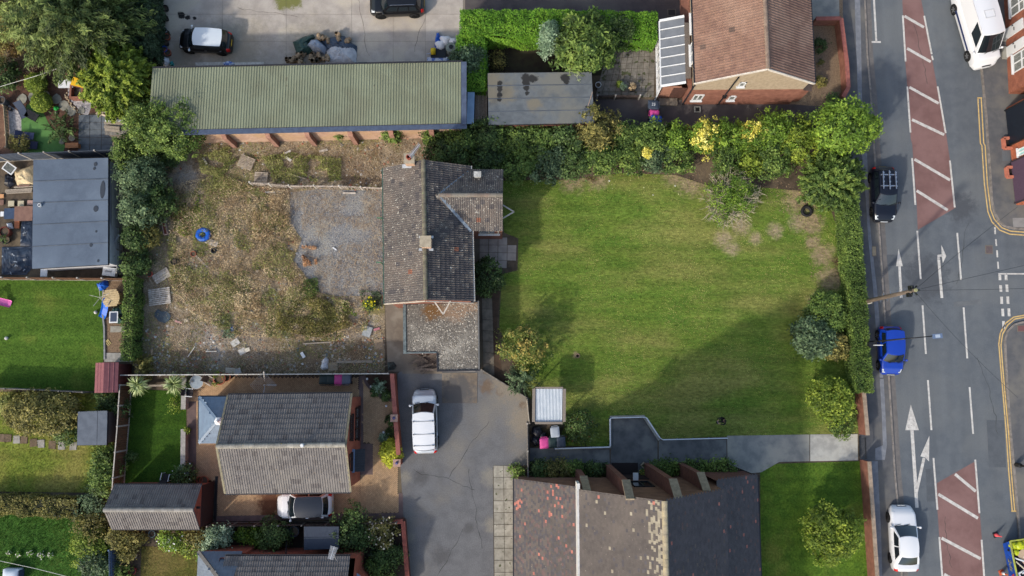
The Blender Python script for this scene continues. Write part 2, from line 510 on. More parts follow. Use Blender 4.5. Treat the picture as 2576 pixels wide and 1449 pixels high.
YI=[((3,0),[(2143,985),(2168,1440)]),((3,1),[(2182,15),(2205,400),(2238,660),(2275,755),(2350,840),(2440,875),(2574,885),(2900,893)])]
YL2=[((3,2),[(2900,262),(2574,272),(2470,290),(2390,350),(2335,450),(2320,560),(2340,800),(2370,1150),(2394,1440)]),((3,3),[(2420,400),(2455,795)])]
YI2=[((3,2),[(2900,283),(2574,292),(2480,310),(2410,370),(2358,460),(2342,570),(2360,800),(2390,1150),(2417,1440)]),((3,3),[(2445,400),(2480,795)])]
for line in(YL,YI,YL2,YI2):
    stripe([Qr(*cr,*p)for cr,pts in line for p in pts],.09,m_yellow_line)
S(3,0,(2105,985),(2152,985),w=.1,mat=m_yellow_line,z=.013);S(3,3,(2445,797),(2498,797),w=.1,mat=m_yellow_line,z=.013)
for c,r,a,b,w in((3,1,(2280,835),(2284,905),.12),(3,1,(2290,955),(2295,1023),.12),(3,1,(2302,1068),(2306,1138),.12),(3,1,(2310,1182),(2315,1253),.12),(3,1,(2317,1304),(2900,1304),.1),
                      (3,1,(2330,1313),(2332,1368),.2),(3,1,(2392,1313),(2394,1368),.2),(3,1,(2338,1418),(2342,1485),.2),(3,1,(2400,1412),(2404,1485),.2),(3,2,(2347,85),(2350,157),.2),
                      (3,2,(2410,83),(2413,157),.2),(3,2,(2358,206),(2362,282),.2),(3,2,(2420,202),(2424,282),.2),(3,2,(2366,330),(2372,408),.2)):
    S(c,r,a,b,w=w)
def cover(pts,label,mat,z):
    mb=MB();mb.prism([p for p in pts],z,z+.012)
    c=sum((Vector(p[:2])for p in pts),Vector((0,0)))/len(pts)
    t=thing('manhole_cover',label,'manhole cover',(c.x,c.y,z))
    mb.build('frame',M('cover_rim',(120,112,100)),t)
    q=[c+(Vector(p[:2])-c)*.82 for p in pts]
    m2=MB();m2.prism(q,z+.01,z+.018);m2.build('lid',mat,t)
m_lid=M('cover_beige',(176,160,134),(156,142,120),4)
cover([Qr(3,1,*p)for p in((2182,1017),(2258,1017),(2262,1105),(2186,1105))],'square rusty manhole cover set in the side road mouth',M('cover_rust',(112,98,98),(98,88,90),5),ZR+.002)
cover([Q(3,1,*p)for p in((1044,1023),(1088,1023),(1090,1128),(1046,1130))],'narrow beige cover in the pavement above the telegraph pole',m_lid,.0)
cover([Q(3,2,*p)for p in((962,198),(1006,204),(998,306),(956,296))],'narrow beige cover in the pavement beside the clipped hedge',m_lid,.0)
cover([Q(3,2,*p)for p in((2502,372),(2600,372),(2600,438),(2505,438))],'dull red cover on the kerbside at the side road corner',M('cover_red',(120,84,84)),.0)
cover([Q(2,0,*p)for p in((1562,92),(1646,92),(1648,158),(1564,158))],'dark square drain cover beside the tall green hedge',M('cover_dark',(58,54,56)),.012)

stripe([(p[0]+.32,p[1])for p in P2(*KL[1:-1])],.36,M('gutter_channel',(122,117,114),(108,105,104),2,fine=.14,fscale=20),z=.003)
for pts,mt in(([(2484,1057),(2528,1057),(2533,1176),(2490,1176)],0),([(2232,640),(2262,640),(2264,668),(2234,668)],0),([(2400,760),(2470,752),(2472,764),(2402,772)],1),([(2330,1180),(2352,1180),(2356,1262),(2334,1262)],0)):
    flat('road_patch',P2(*pts),ZR+.005,(M('road_patch_dark',(96,101,107),(88,93,99),2,fine=.16,fscale=22,rough=.9),M('road_patch_light',(114,117,120),(104,108,112),2,fine=.16,fscale=22,rough=.9))[mt])
rr_=random.Random(21)
def cracks(name,u0,v0,du,dv,n,z,mat,w=.025):
    u,v=u0,v0;pts=[(u,v)]
    for _ in range(n):
        u+=du+rr_.uniform(-4,4);v+=dv+rr_.uniform(-4,4);pts.append((u,v))
    q=[U(a,b,0)for a,b in pts];mb=MB()
    for a,b in zip(q,q[1:]):
        d=(b-a).normalized();m_=Vector((-d.y,d.x,0))*w*rr_.uniform(.4,1)
        mb.quad(*[(p.x,p.y,z)for p in(a-m_,b-m_,b+m_,a+m_)])
    structure(name,mb,mat)
m_crack=M('crack_dark',(66,66,66),fine=.2)
for a in((2380,1300,1,10,14),(2300,60,2,12,12),(2440,560,-3,11,14),(2460,900,3,12,16)):
    cracks('road_crack',*a,ZR+.007,m_crack,.02)
for a in((1040,1180,10,3,16),(1230,1060,-8,9,14),(1100,1449,6,-10,12),(1180,1180,2,11,18)):
    cracks('driveway_crack',*a,.008,m_crack,.022)
for a in((1070,40,-3,11,8),(600,20,11,2,12),(900,-5,2,12,12)):
    cracks('yard_crack',*a,.018,M('crack_tan',(128,116,104),fine=.2),.022)
# ---- paved and planted areas
Z1,Z2,Z3=.0,.006,.012
xs,ys=(395,560,720,885,989,1070,1165),(-160,-40,36,104,250)
yard=MB();yard.sheet(P2((390,-165),(1170,-165),(1170,255),(390,255)),-.004)
yard=structure('yard',yard,M('joint_dirt',(140,130,118),fine=.2))
for i in range(6):
    for j in range(4):
        mb=MB();g_=.35
        mb.prism(P2((xs[i]+g_,ys[j]+g_),(xs[i+1]-g_,ys[j]+g_),(xs[i+1]-g_,ys[j+1]-g_),(xs[i]+g_,ys[j+1]-g_)),-.003,.012+.002*rnd.random())
        o=mb.build('concrete_slab',m_yard,yard)
flat('driveway',P2((1170,-160),(1760,-160),(1760,120),(1170,120)),.004,m_dark_drive)
flat('driveway',P2((1496,248),(1700,252),(2010,235),(2120,225),(2128,320),(1496,320)),.004,m_dark_drive)
flat('front_garden',P2((1985,-100),(2118,-60),(2126,252),(2070,268),(1985,262)),.010,m_fine_gravel)
flat('front_path',P2((2035,-100),(2108,-100),(2112,58),(2040,58)),.016,m_conc)
flat('garden',P2((1222,100),(1530,100),(1530,190),(1222,190)),.002,M('dark_garden_soil',(62,60,40),(52,42,34),1.5,fine=.3))  # dark garden soil

def slabs(name,label,cat,corners,nx,ny,mat,h=.03,gap=.022,z=0.0,skip=(),jit=.004):
    """paving: each slab an object of its own"""
    a,b,c,d=[Vector((p[0],p[1],z))for p in corners]
    base_=MB();base_.sheet([a,b,c,d],z+.004)
    t=base_.build(name,m_soil,None,kind='structure')
    for i in range(nx):
        for j in range(ny):
            if(i,j)in skip:
                continue
            f=lambda s_,t_:a.lerp(b,s_/nx).lerp(d.lerp(c,s_/nx),t_/ny)
            q=[f(i,j),f(i+1,j),f(i+1,j+1),f(i,j+1)]
            m=sum(q,Vector())/4
            q=[p+(m-p).normalized()*gap for p in q]
            mb=MB();mb.prism(q,z+.002,z+h+rnd.uniform(-jit,jit)*2)
            mb.build('paving_slab',mat,t)
    return t
slabs('patio','','',P2((1530,120),(1650,112),(1645,245),(1496,245)),9,9,m_slab_dk)
slabs('patio','','',P2((1206,598),(1300,597),(1298,676),(1206,672)),4,4,M('patio_slab',(176,164,154),(158,146,138),2,vary=.06,fine=.08),skip=((3,3),(3,0)))
slabs('patio','','',P2((198,289),(284,289),(284,384),(197,384)),3,5,m_slate_pave)
slabs('path','','',P2((1241,1171),(1292,1171),(1298,1500),(1244,1500)),2,11,m_slab)
flat('path',P2((1186,590),(1206,590),(1206,675),(1186,675)),.012,m_old_conc)
flat('path',P2((968,760),(1016,760),(1016,935),(976,935)),.012,m_old_conc)
flat('driveway',P2((1012,930),(1215,930),(1330,1003),(1332,1170),(1240,1175),(1243,1560),(1024,1560),(1015,1300),(1003,1100),(1000,940)),.004,m_drive)
flat('path',P2((1012,890),(1112,890),(1112,940),(1012,940)),.010,m_old_conc)
mb=MB();mb.prism(P2((1112,938),(1201,938),(1200,1014),(1112,1014)),0,.03);structure('concrete_apron',mb,m_old_conc)
slabs('path','','',P2((1212,750),(1238,750),(1244,945),(1216,940)),1,7,M('side_path',(140,128,114),(112,104,92),2,vary=.1))
for pts,mt in(([(1333,1127),(1533,1130),(1534,1166),(1333,1160)],m_conc_dark),([(1536,1052),(1618,1052),(1654,1106),(1654,1170),(1622,1190),(1536,1190)],m_conc_dark),
                ([(1657,1108),(1827,1106),(1828,1164),(1657,1162)],m_conc_dark),([(1829,1096),(2036,1093),(2036,1160),(1960,1162),(1915,1188),(1890,1190),(1830,1166)],m_conc),
                ([(2038,1093),(2157,1092),(2158,1158),(2038,1160)],M('pale_concrete',(196,194,186),(170,168,162),1.5,fine=.08,c3=(206,202,190)))):
    mb=MB();mb.prism(P2(*pts),0,.02);structure('path',mb,mt)

# lawns
def lawn_mat(name,a,b,c,stripes=0,patches=(),dry=.5):
    return M(name,a,b,1.3,c3=c,scale3=.3,fine=.42,fscale=7,bands=(.05,1.3,1,.9),rough=.95,lo=.3,hi=.7,lo3=dry-.1,hi3=dry+.15,bump=.5,bscale=14,spec=.1,patches=patches,stretch=(stripes,1,1)if stripes else None)
pt=lambda*a,z=0:[(*U(u,v,z)[:2],r)for u,v,r in a]
LAWN=P2((1255,455),(1420,452),(1560,436),(1700,440),(1790,470),(1900,470),(2010,480),(2090,530),(2130,640),(2140,800),(2150,1000),(2160,1090),(1830,1098),(1665,1104),(1622,1048),(1533,1048),(1533,1124),(1400,1120),(1425,1060),(1330,1000),(1300,940),(1256,820),(1262,690),(1302,680),(1304,600),(1268,585))
m_lawn=lawn_mat('main_lawn',(114,136,56),(90,120,46),(138,140,76),.35,patches=[
    ((172,156,126),pt((1820,600,.6),(1865,570,.6),(1950,580,.5),(1840,625,.5),(2010,560,.6),(1900,600,.4)),.7),
    ((164,146,116),pt((2070,640,.8),(2090,700,.9),(2055,760,.6),(2045,610,.5),(1440,448,.9),(1500,446,.8),(1740,452,1.1),(1800,470,.9),(1700,440,.8),(1448,893,.2),(2015,500,1.1),(2040,560,.8),(2120,700,.9)),.6),
    ((92,76,58),pt((2120,660,.7),(1490,440,.5),(1275,925,.9)),.5)],dry=.52)
flat('lawn',LAWN,.004,m_lawn)
m_lawn2=lawn_mat('side_lawn',(104,134,46),(80,112,40),(126,134,60),dry=.6)
flat('lawn',P2((1912,1168),(2164,1160),(2178,1300),(2190,1560),(1915,1560)),.004,m_lawn2)
m_lawn3=lawn_mat('mown_lawn',(88,118,44),(72,102,36),(110,124,54),dry=.62)
flat('lawn',P2((-60,700),(262,702),(264,800),(263,895),(240,984),(-60,976)),.004,m_lawn3)
m_lawn4=lawn_mat('rough_lawn',(132,142,60),(108,126,50),(150,144,78),dry=.52)
flat('lawn',P2((-60,985),(296,990),(285,1240),(-60,1236)),.003,m_lawn4)
m_lawn5=lawn_mat('long_lawn',(78,120,50),(62,100,40),(108,122,62),dry=.62)
flat('lawn',P2((-60,1280),(262,1280),(276,1380),(275,1560),(-60,1560)),.003,m_lawn5)
m_lawn6=lawn_mat('garden_lawn',(66,96,30),(52,82,26),(78,104,36),dry=.7)
flat('lawn',P2((322,978),(468,985),(470,1216),(312,1218)),.005,m_lawn6)
m_lawn7=lawn_mat('worn_lawn',(104,100,52),(80,88,40),(118,106,64),dry=.5)
flat('lawn',P2((356,1374),(500,1380),(500,1560),(350,1560)),.005,m_lawn7)
flat('lawn',P2((1340,1075),(1500,1080),(1532,1124),(1340,1124)),.002,M('dull_grass',(70,78,40),(84,70,48),1,fine=.3))  # darker, browner grass than the main lawn
flat('artificial_grass',P2((53,284),(70,262),(104,272),(122,310),(152,346),(164,368),(158,386),(56,386)),.008,M('turf',(98,146,76),(86,132,66),2,fine=.12))

# the overgrown plot
PLOT=P2((335,360),(1075,345),(1075,410),(968,430),(968,935),(700,945),(338,945))
m_plot=M('rough_ground',(176,160,136),(140,124,102),1.1,c3=(142,134,88),scale3=.3,fine=.35,fscale=12,lo3=.5,hi3=.62,bump=1.0,bscale=9,rough=.95,
           spots=[((178,168,152),3.5,.7)],patches=[((182,174,164),pt((900,830,1.2),(880,790,1.0),(470,460,1.2),(520,880,2.0),(620,880,1.5),(590,600,.9)),.5),((124,104,84),pt((640,940,2),(480,930,2),(900,890,1.2),(900,450,1.2),(800,930,1.5)),.7)])
flat('rough_ground',PLOT,.0,m_plot)
GRAVEL=P2((733,484),(800,476),(968,480),(970,742),(900,745),(850,745),(800,735),(775,700),(740,655),(760,600),(726,560),(730,510))
flat('gravel',GRAVEL,.008,m_gravel)
# bungalow plot base, chippings, red bark
m_block=M('block_paving',(200,166,128),(186,152,116),1.1,fine=.08,vary=.12,c3=(178,150,120),scale3=.35,lo3=.5,hi3=.7,patches=[((104,66,44),pt((682,1262,.9),(676,1285,.6)),.5)])
m_block_dk=M('edge_paving',(122,102,98),(104,88,86),2,fine=.12,vary=.14)
m_block_red=M('rear_paving',(110,84,76),(90,74,70),1.2,fine=.14,vary=.2)
flat('chippings',P2((262,702),(342,702),(340,905),(262,908)),.006,m_chip)
flat('red_bark_bed',P2((-60,170),(260,170),(262,280),(198,290),(197,390),(-60,390)),-.004,m_bark)
flat('white_gravel',P2((20,262),(54,285),(54,345),(24,345)),.003,m_white_gravel)
flat('white_gravel',[U(.1422*x,180.3+.1422*y)for x,y in((1200,290),(1345,290),(1345,510),(1605,500),(1640,560),(1560,770),(1420,745),(1370,640),(1200,480))],.003,m_white_gravel)
flat('soil_bed',P2((285,985),(332,985),(318,1220),(280,1220)),.001,m_soil)
flat('soil_bed',P2((500,1310),(1015,1312),(1020,1560),(500,1560)),.001,M('dark_bed',(66,52,44),(50,42,36),2,fine=.3))
flat('soil_bed',P2((1212,670),(1262,676),(1250,820),(1262,930),(1310,1000),(1240,950),(1236,760),(1212,750)),.001,M('bare_bed',(88,68,54),(70,56,44),2,fine=.3))
flat('soil_bed',P2((1333,1160),(1530,1166),(1530,1196),(1333,1200)),.003,M('dark_bed',(66,52,44)))
flat('soil_bed',P2((1654,1164),(1880,1166),(1900,1196),(1654,1192)),.003,M('dark_bed',(66,52,44)))

# herringbone block paving: real blocks, too small to pick apart, one object
def herringbone(name,poly,mat,z,cw=.1,gap=.008,rot=45,parent_mat=None):
    xs_,ys_=[p[0]for p in poly],[p[1]for p in poly]
    cx,cy=(min(xs_)+max(xs_))/2,(min(ys_)+max(ys_))/2
    R=max(max(xs_)-min(xs_),max(ys_)-min(ys_))*.75
    n=int(R/cw)+2
    I,J=np.meshgrid(np.arange(-n,n),np.arange(-n,n))
    I,J=I.ravel(),J.ravel()
    d=(I-J)%4
    hor=d==0
    ver=d==2
    cxs=np.concatenate([I[hor]+1.0,I[ver]+.5]);cys=np.concatenate([J[hor]+.5,J[ver]+0.0])
    hx=np.concatenate([np.full(hor.sum(),1.0),np.full(ver.sum(),.5)])*cw-gap/2
    hy=np.concatenate([np.full(hor.sum(),.5),np.full(ver.sum(),1.0)])*cw-gap/2
    a=math.radians(rot)
    ca,sa=math.cos(a),math.sin(a)
    X,Y=cxs*cw,cys*cw
    wx,wy=cx+ca*X-sa*Y,cy+sa*X+ca*Y
    k=inpoly(wx,wy,poly)
    X,Y,hx,hy=X[k],Y[k],hx[k],hy[k]
    zt=z+RS.uniform(0,.006,len(X))
    out=[]
    for sx_,sy_ in((-1,-1),(1,-1),(1,1),(-1,1)):
        px,py=X+sx_*hx,Y+sy_*hy
        out.append(np.stack([cx+ca*px-sa*py,cy+sa*px+ca*py,zt],1))
    top=np.stack(out,1)
    me=quads_mesh(name,top,[mat])
    b_=MB();b_.sheet(poly,z-.012)
    base_=structure(name,b_,M('joint_sand',(118,96,76),fine=.2))
    o=link('paving_block',me,base_)
    o['kind']='stuff'
    return base_
BLK=P2((470,948),(990,945),(1000,1100),(1012,1140),(1014,1304),(530,1310),(528,1210),(472,1200))
herringbone('block_paving',P2((474,950),(900,950),(905,995),(905,1115),(935,1120),(935,1190),(905,1190),(905,1245),(1005,1245),(1005,1290),(545,1300),(545,1210),(476,1205)),m_block,.018)
herringbone('block_paving',P2((912,945),(960,950),(975,975),(1000,1000),(1000,1245),(905,1245),(905,1192),(937,1192),(937,1116),(912,1112)),m_block,.0185)
flat('edge_paving',P2((904,945),(914,945),(914,1116),(938,1116),(938,1194),(904,1194)),.024,m_block_dk)
flat('edge_paving',P2((540,1298),(1003,1290),(1003,1240),(1013,1240),(1015,1304),(540,1312)),.024,m_block_dk)
flat('rear_paving',P2((617,948),(905,948),(905,990),(617,992)),.008,m_block_red)
flat('rear_paving',P2((472,1010),(494,1010),(494,1210),(472,1210)),.026,m_block_dk)
BED=P2((912,944),(988,944),(992,1010),(968,1003),(940,985),(920,965))
mb=MB();mb.prism(BED,0,.05);structure('soil_bed',mb,M('flower_bed_soil',(84,62,50),(64,50,42),3,fine=.3))
mb=MB()
cv=[(915,944),(922,965),(940,985),(962,1000),(985,1007)]
structure_edge=MB()
w_=[Vector((p[0],p[1],.03))for p in P2(*cv)]
for a_,b_ in zip(w_,w_[1:]):
    structure_edge.bar(a_,b_,.22,.06)
structure('bed_edging',structure_edge,m_block_dk)

# ================================================================ BUILDINGS
m_brick_red=M('brick_terracotta',(190,112,90),(172,98,80),2,fine=.06,brick=(.225,.075))
m_brick=M('brick_red',(160,110,94),(140,94,80),2,fine=.1,brick=(.225,.075))
m_brick_dk=M('brick_dark',(128,86,76),(104,70,62),2,fine=.12,brick=(.225,.075))
m_brick_or=M('brick_orange',(214,182,162),(198,162,142),1.5,fine=.12,c3=(206,172,140),scale3=.5,brick=(.225,.075))
m_render=M('pebbledash',(190,172,148),(172,154,130),4,fine=.2,fscale=30)
m_white=M('white_plastic',(236,238,240),rough=.4,fine=0)
m_white_w=M('white_paint_worn',(222,218,210),(190,184,174),6,fine=.1)
m_glass=M('window_glass',(40,48,54),(64,76,84),1.5,rough=.06,spec=.8,fine=0)
m_black=M('black_plastic',(34,35,38),rough=.45,fine=0)
m_brownframe=M('brown_frame',(66,44,40),rough=.5,fine=0)
m_wood_grey=M('weathered_wood',(158,148,138),(126,116,106),8,fine=.15,stretch=(1,4,4),vary=.15)
m_lead=M('lead',(120,134,150),(100,112,128),4,rough=.5,fine=.06)
m_gut=M('gutter_dark',(44,44,50),rough=.5,fine=0)
ROMAN=[(0,0),(.26,0),(.36,.034),(.44,.034),(.5,0),(.76,0),(.86,.034),(.94,.034),(1,0)]
FLAT=[(0,0),(1,0)]
def tile_mesh(name,tw,tl,prof,lift,mat):
    mb=MB()
    n=len(prof)
    vs=[(x*(tw-.006),0,z+lift)for x,z in prof]+[(x*(tw-.006),tl,z+.004)for x,z in prof]+[(x*(tw-.006),.002,0)for x,z in prof]
    fs=[(i,i+1,n+i+1,n+i)for i in range(n-1)]+[(2*n+i,2*n+i+1,i+1,i)for i in range(n-1)]+[(0,n,2*n),(2*n-1,n-1,3*n-1)]
    mb.add(vs,fs)
    return mb
def tiled(t,e0,e1,r0,mats,tw=.3,tg=.33,prof=ROMAN,lift=.042,pick=None,clip=None,budget=None,name='roof',tname='tile',deck=None,jitter=.004,poly=None,shift=False):
    """a roof slope: deck + courses of real tiles. e0->e1 along the eave, r0 above e0. mats: [(material, chance)]"""
    e0,e1,r0=Vector(e0),Vector(e1),Vector(r0)
    X=(e1-e0);W=X.length;X.normalize()
    Yv=(r0-e0);Yv-=X*Yv.dot(X);H=Yv.length;Yv.normalize()
    N=X.cross(Yv)
    assert N.z>0,name
    off=OFF[t.name]
    d=MB()
    if poly:
        d.quad(*poly)
    else:
        d.quad(e0,e1,e1+Yv*H,e0+Yv*H)
    roof=d.build(name,deck or mats[0][0],t)
    nx,ny=max(1,round(W/tw)),max(1,round(H/tg))
    tw,tg=W/nx,H/ny
    mb=tile_mesh(tname,tw,tg*1.06,prof,lift,None)
    shared=[mb.mesh(tname,m)for m,_ in mats]
    B=Matrix((X,Yv,N)).transposed()
    sv,sf,sm=[],[],[]
    left=budget[0]if budget else 0
    for j in range(ny-1,-1,-1):
        for i in range(nx):
            ox=(tw/2 if(shift and j%2)else 0)
            p=e0+X*(i*tw+ox)+Yv*(j*tg)+N*(.006+rnd.uniform(0,jitter))
            c=p+X*tw/2+Yv*tg/2
            if clip and not bool(inpoly(np.array([c.x]),np.array([c.y]),clip)[0]):
                continue
            x=rnd.random();k=0
            g_=pick(c,j,ny)if pick else None
            if g_ is not None:
                x=9
            for q,(_,pr)in enumerate(mats):
                x-=pr
                if g_ is not None:
                    k=g_;break
                if x<=0:
                    k=q;break
            if left>0:
                o=link(tname,shared[k],roof)
                M4=B.to_4x4();M4.translation=p-off
                o.matrix_basis=M4
                left-=1
            else:
                n=len(sv)
                sv+=[tuple(p+B@Vector(v))for v in mb.v]
                sf+=[tuple(a+n for a in f)for f in mb.f]
                sm+=[k]*len(mb.f)
    if budget:
        budget[0]=left
    if sv:
        s=MB();s.v,s.f,s.m=sv,sf,sm
        s.build(tname,[m for m,_ in mats],roof,kind='stuff')
    return roof
def ridge_tiles(t,A,B,mat,L=.42,r=.15,name='ridge_tile',parent=None):
    A,B=Vector(A),Vector(B)
    n=max(1,round((B-A).length/L))
    D=(B-A).normalized()
    S_=D.cross(Vector((0,0,1))).normalized();Up=S_.cross(D)
    off=OFF[t.name]
    mb=MB();l=(B-A).length/n-.01
    pr=[(math.cos(a)*r,math.sin(a)*r*.8)for a in np.linspace(math.pi*1.02,-.02*math.pi,7)]
    vs=[(x,0,z)for x,z in pr]+[(x,l,z)for x,z in pr]
    mb.add(vs,[(i,i+1,i+8,i+7)for i in range(6)]+[tuple(range(7))[::-1],tuple(range(7,14))])
    me=mb.mesh(name,mat)
    Bm=Matrix((S_,D,Up)).transposed()
    for i in range(n):
        o=link(name,me,parent or t)
        M4=Bm.to_4x4();M4.translation=A+D*(i*(B-A).length/n)-Up*.05-off
        o.matrix_basis=M4
def gable(t,A,B,p1,p2,he,hr,wall,over=.25,verge=.1,skip_wall=False):
    """returns eave/ridge points of both slopes: [(e0,e1,r0), (e0,e1,r0)] with upward normals"""
    A,B=Vector(A),Vector(B)
    d=(B-A);d.z=0;L=d.length;d.normalize()
    n=Vector((-d.y,d.x,0))
    s1,s2=(Vector(p1)-A).dot(n),(Vector(p2)-A).dot(n)
    if s1<s2:
        s1,s2=s2,s1
    a0,b0=Vector((A.x,A.y,0)),Vector((B.x,B.y,0))
    E=lambda base_,s_,h:base_+n*s_+Vector((0,0,h))
    if not skip_wall:
        mb=MB()
        ins=verge
        a1,b1=a0+d*ins,b0-d*ins
        w1,w2=s1-over,s2+over
        hw=lambda w,s:he+(hr-he)*(1-w/s)-.06
        pa=[E(a1,w1,0),E(a1,w1,hw(w1,s1)),E(a1,0,hr-.06),E(a1,w2,hw(w2,s2)),E(a1,w2,0)]
        pb=[p+(b1-a1)for p in pa]
        mb.quad(*pa);mb.quad(*pb[::-1])
        mb.quad(pa[0],pb[0],pb[1],pa[1]);mb.quad(pb[4],pa[4],pa[3],pb[3])
        mb.build('wall',wall,t)
    up=Vector((0,0,hr))
    return(E(b0,s1,he),E(a0,s1,he),b0+up),(E(a0,s2,he),E(b0,s2,he),a0+up),d,n,s1,s2
def gutter(t,a,b,mat,r=.06,out=None,name='gutter'):
    mb=MB();mb.bar(Vector(a)+(out or Vector()),Vector(b)+(out or Vector()),r*2,r*1.6)
    mb.build(name,mat,t)
def window(t,p,along,w,h,nrm,frame=None,panes=2,sill=True,fr=.07,glass=None,transom=0,silm=None):
    """frame > panes, sill; p = lower corner on the wall face"""
    frame,glass=frame or m_white,glass or m_glass
    p,a,n,z=Vector(p),Vector(along).normalized(),Vector(nrm).normalized(),Vector((0,0,1))
    mb=MB();o_=n*.03
    for k in range(panes+1):
        x=fr/2+k*(w-fr)/panes
        mb.bar(p+a*x+o_,p+a*x+z*h+o_,fr,.08,up=n)
    for k,hz in enumerate((fr/2,h-fr/2)+((transom*h,)if transom else())):
        mb.bar(p+z*hz+o_+n*.006,p+a*w+z*hz+o_+n*.006,.08,fr,up=z)
    f=mb.build('window',frame,t)
    for k in range(panes):
        x0,x1=fr+k*(w-fr)/panes,(k+1)*(w-fr)/panes
        g_=MB();g_.quad(*[p+n*.012+a*x_+z*z_ for x_,z_ in((x0,fr),(x1,fr),(x1,h-fr),(x0,h-fr))])
        g_.build('pane',glass,f)
    if sill:
        s_=MB();s_.bar(p-a*.08+n*.08-z*.04,p+a*(w+.08)+n*.08-z*.04,.16,.07,up=z)
        s_.build('sill',silm or m_white,f)
    return f
def cen(*px):
    return tuple(U(*px))

# ---- derelict cottage
m_ct=M('cottage_tile',(108,101,97),(95,89,86),2.2,fine=.14,vary=.09,c3=(116,106,99),scale3=.5,spots=[((196,192,182),5.5,.665),((186,182,170),12,.63)],rough=.75)
m_ct2=M('cottage_tile_red',(150,100,80),(130,88,72),3,fine=.15,vary=.15,spots=[((190,182,170),7,.68)])
m_ct3=M('cottage_tile_dark',(92,88,88),(80,76,78),3,fine=.15,vary=.1,spots=[((170,168,164),8,.68)])
HE,HR=4.6,6.4
A,B=U(1065,402,HR),U(1071,754.5,HR)
t=thing('derelict_cottage','derelict cottage with lichen-spotted tile roof and two chimneys beside the grey gravel patch','house',(U(1080,600)[0],U(1080,600)[1],0))
sE,sW,d,n,s1,s2=gable(t,A,B,U(966.5,590,HE),U(1187,590,HE),HE,HR,m_brick)
bud=[300]
cm=[(m_ct,.895),(m_ct2,.005),(m_ct3,.1)]
mid_slopes=sorted((sE,sW),key=lambda s:-s[0].x)  # east first
tiled(t,*mid_slopes[0],[(m_ct3,.6),(m_ct,.39),(m_ct2,.01)],tw=.3,tg=.34,budget=bud)  # east slope: shade away from the sun put into a darker tile mix
tiled(t,*mid_slopes[1],cm,tw=.3,tg=.34)
ridge_tiles(t,A+Vector((0,0,.05)),B+Vector((0,0,.05)),M('ridge_old',(128,122,104),(108,102,90),4,fine=.15,vary=.15,spots=[((120,128,96),6,.62)]))
for(e0,e1,r0),mt,sgn in((mid_slopes[0],m_white_w,1),(mid_slopes[1],M('green_gutter',(74,104,92),(60,84,76),4),-1)):
    gutter(t,e0,e1,mt,out=Vector((.06*sgn,0,-.05)))
# wing
wr=6.05
wA,wB=U(1062,490,wr),U(1265,490.5,wr)
wN,wS=[],[]
s_a,s_b,wd,wn,w1,w2=gable(t,wA,wB,U(1225,427.5,HE),U(1225,580.5,HE),HE,wr,m_brick)
for s_ in(s_a,s_b):
    xs_=[U(1150,500,HE).x,40]
    tiled(t,*s_,cm,tw=.3,tg=.34,clip=[(U(1098,500,HE).x,-99),(99,-99),(99,99),(U(1098,500,HE).x,99)],budget=bud)
ridge_tiles(t,U(1104,490,wr+.05),wB+Vector((0,0,.05)),M('ridge_wing',(130,124,114),(128,104,92),.8,fine=.15,vary=.2))
for px in((1180,431),(1184.5,582)):
    mb=MB();mb.bar(U(1105,490,wr+.02),U(px[0],px[1],HE+.08),.2,.05)
    mb.build('valley_flashing',M('flashing',(150,164,178),(120,132,146),3,fine=.12),t)
mb=MB();c=U(1201.5,441,5.35);mb.cbox(c,(.42,.3,.5));mb.cbox(c+Vector((0,0,.28)),(.5,.38,.08));mb.build('vent',M('vent_white',(206,206,202),(170,170,166),5),t)
# chimneys
def chimney(t,c,ztop,w,l,zbot,pots=1,brick=None,label=None):
    mb=MB();mb.box(c.x-w/2,c.y-l/2,zbot,c.x+w/2,c.y+l/2,ztop-.12)
    ch=mb.build('chimney',brick or m_brick_or,t)
    m2=MB();m2.box(c.x-w/2-.06,c.y-l/2-.06,ztop-.13,c.x+w/2+.06,c.y+l/2+.06,ztop);m2.build('cap',M('cap_concrete',(186,174,152),(164,152,132),3),ch)
    for i in range(pots):
        m3=MB();m3.lathe([(.15,ztop),(.14,ztop+.3),(.17,ztop+.3),(.17,ztop+.36),(.11,ztop+.36),(.1,ztop+.1),(0,ztop+.1)],(c.x+(i-(pots-1)/2)*.4,c.y,0),12);m3.build('chimney_pot',M('pot_clay',(170,90,70),(146,74,60),4),ch)
    return ch
chimney(t,U(1070,607,7.4),7.4,.62,.62,5.6,0)
mb=MB();c=U(1072,612,6.3)
for dx,dy,sx_,sy_ in((0,.42,.95,.16),(0,-.42,.95,.16),(.46,0,.18,.9),(-.46,0,.18,.9)):
    mb.cbox((c.x+dx,c.y+dy,6.28-abs(dx)*.55),(sx_,sy_,.1),0,tilt=(0,.45 if dx>0 else-.45 if dx<0 else 0))
mb.build('chimney_flashing',M('flashing_white',(210,214,218),(170,178,188),4,fine=.1),t)
cc=U(1029,398,6.9)
chimney(t,cc,6.9,.6,.55,0,1)
mb=MB();c=U(1026,418,5.9);mb.cbox(c,(.75,.25,.06));mb.build('chimney_flashing',M('flashing_white',(210,214,218)),t)
def aerial(t,a,b,mat,n=12,w=.45,mast=None,name='aerial'):
    a,b=Vector(a),Vector(b)
    mb=MB();mb.bar(a,b,.035,.035)
    dd=(b-a).normalized();s_=dd.cross(Vector((0,0,1))).normalized()
    for i in range(n):
        p=a.lerp(b,(i+.5)/n);k=w*(.7+.3*(1-i/n))
        mb.bar(p-s_*k/2,p+s_*k/2,.022,.022)
    if mast:
        mb.tube([mast,(a+b)/2],.02)
    return mb.build(name,mat,t)
m_alu=M('aluminium',(206,210,216),rough=.35,metal=.6,fine=0)
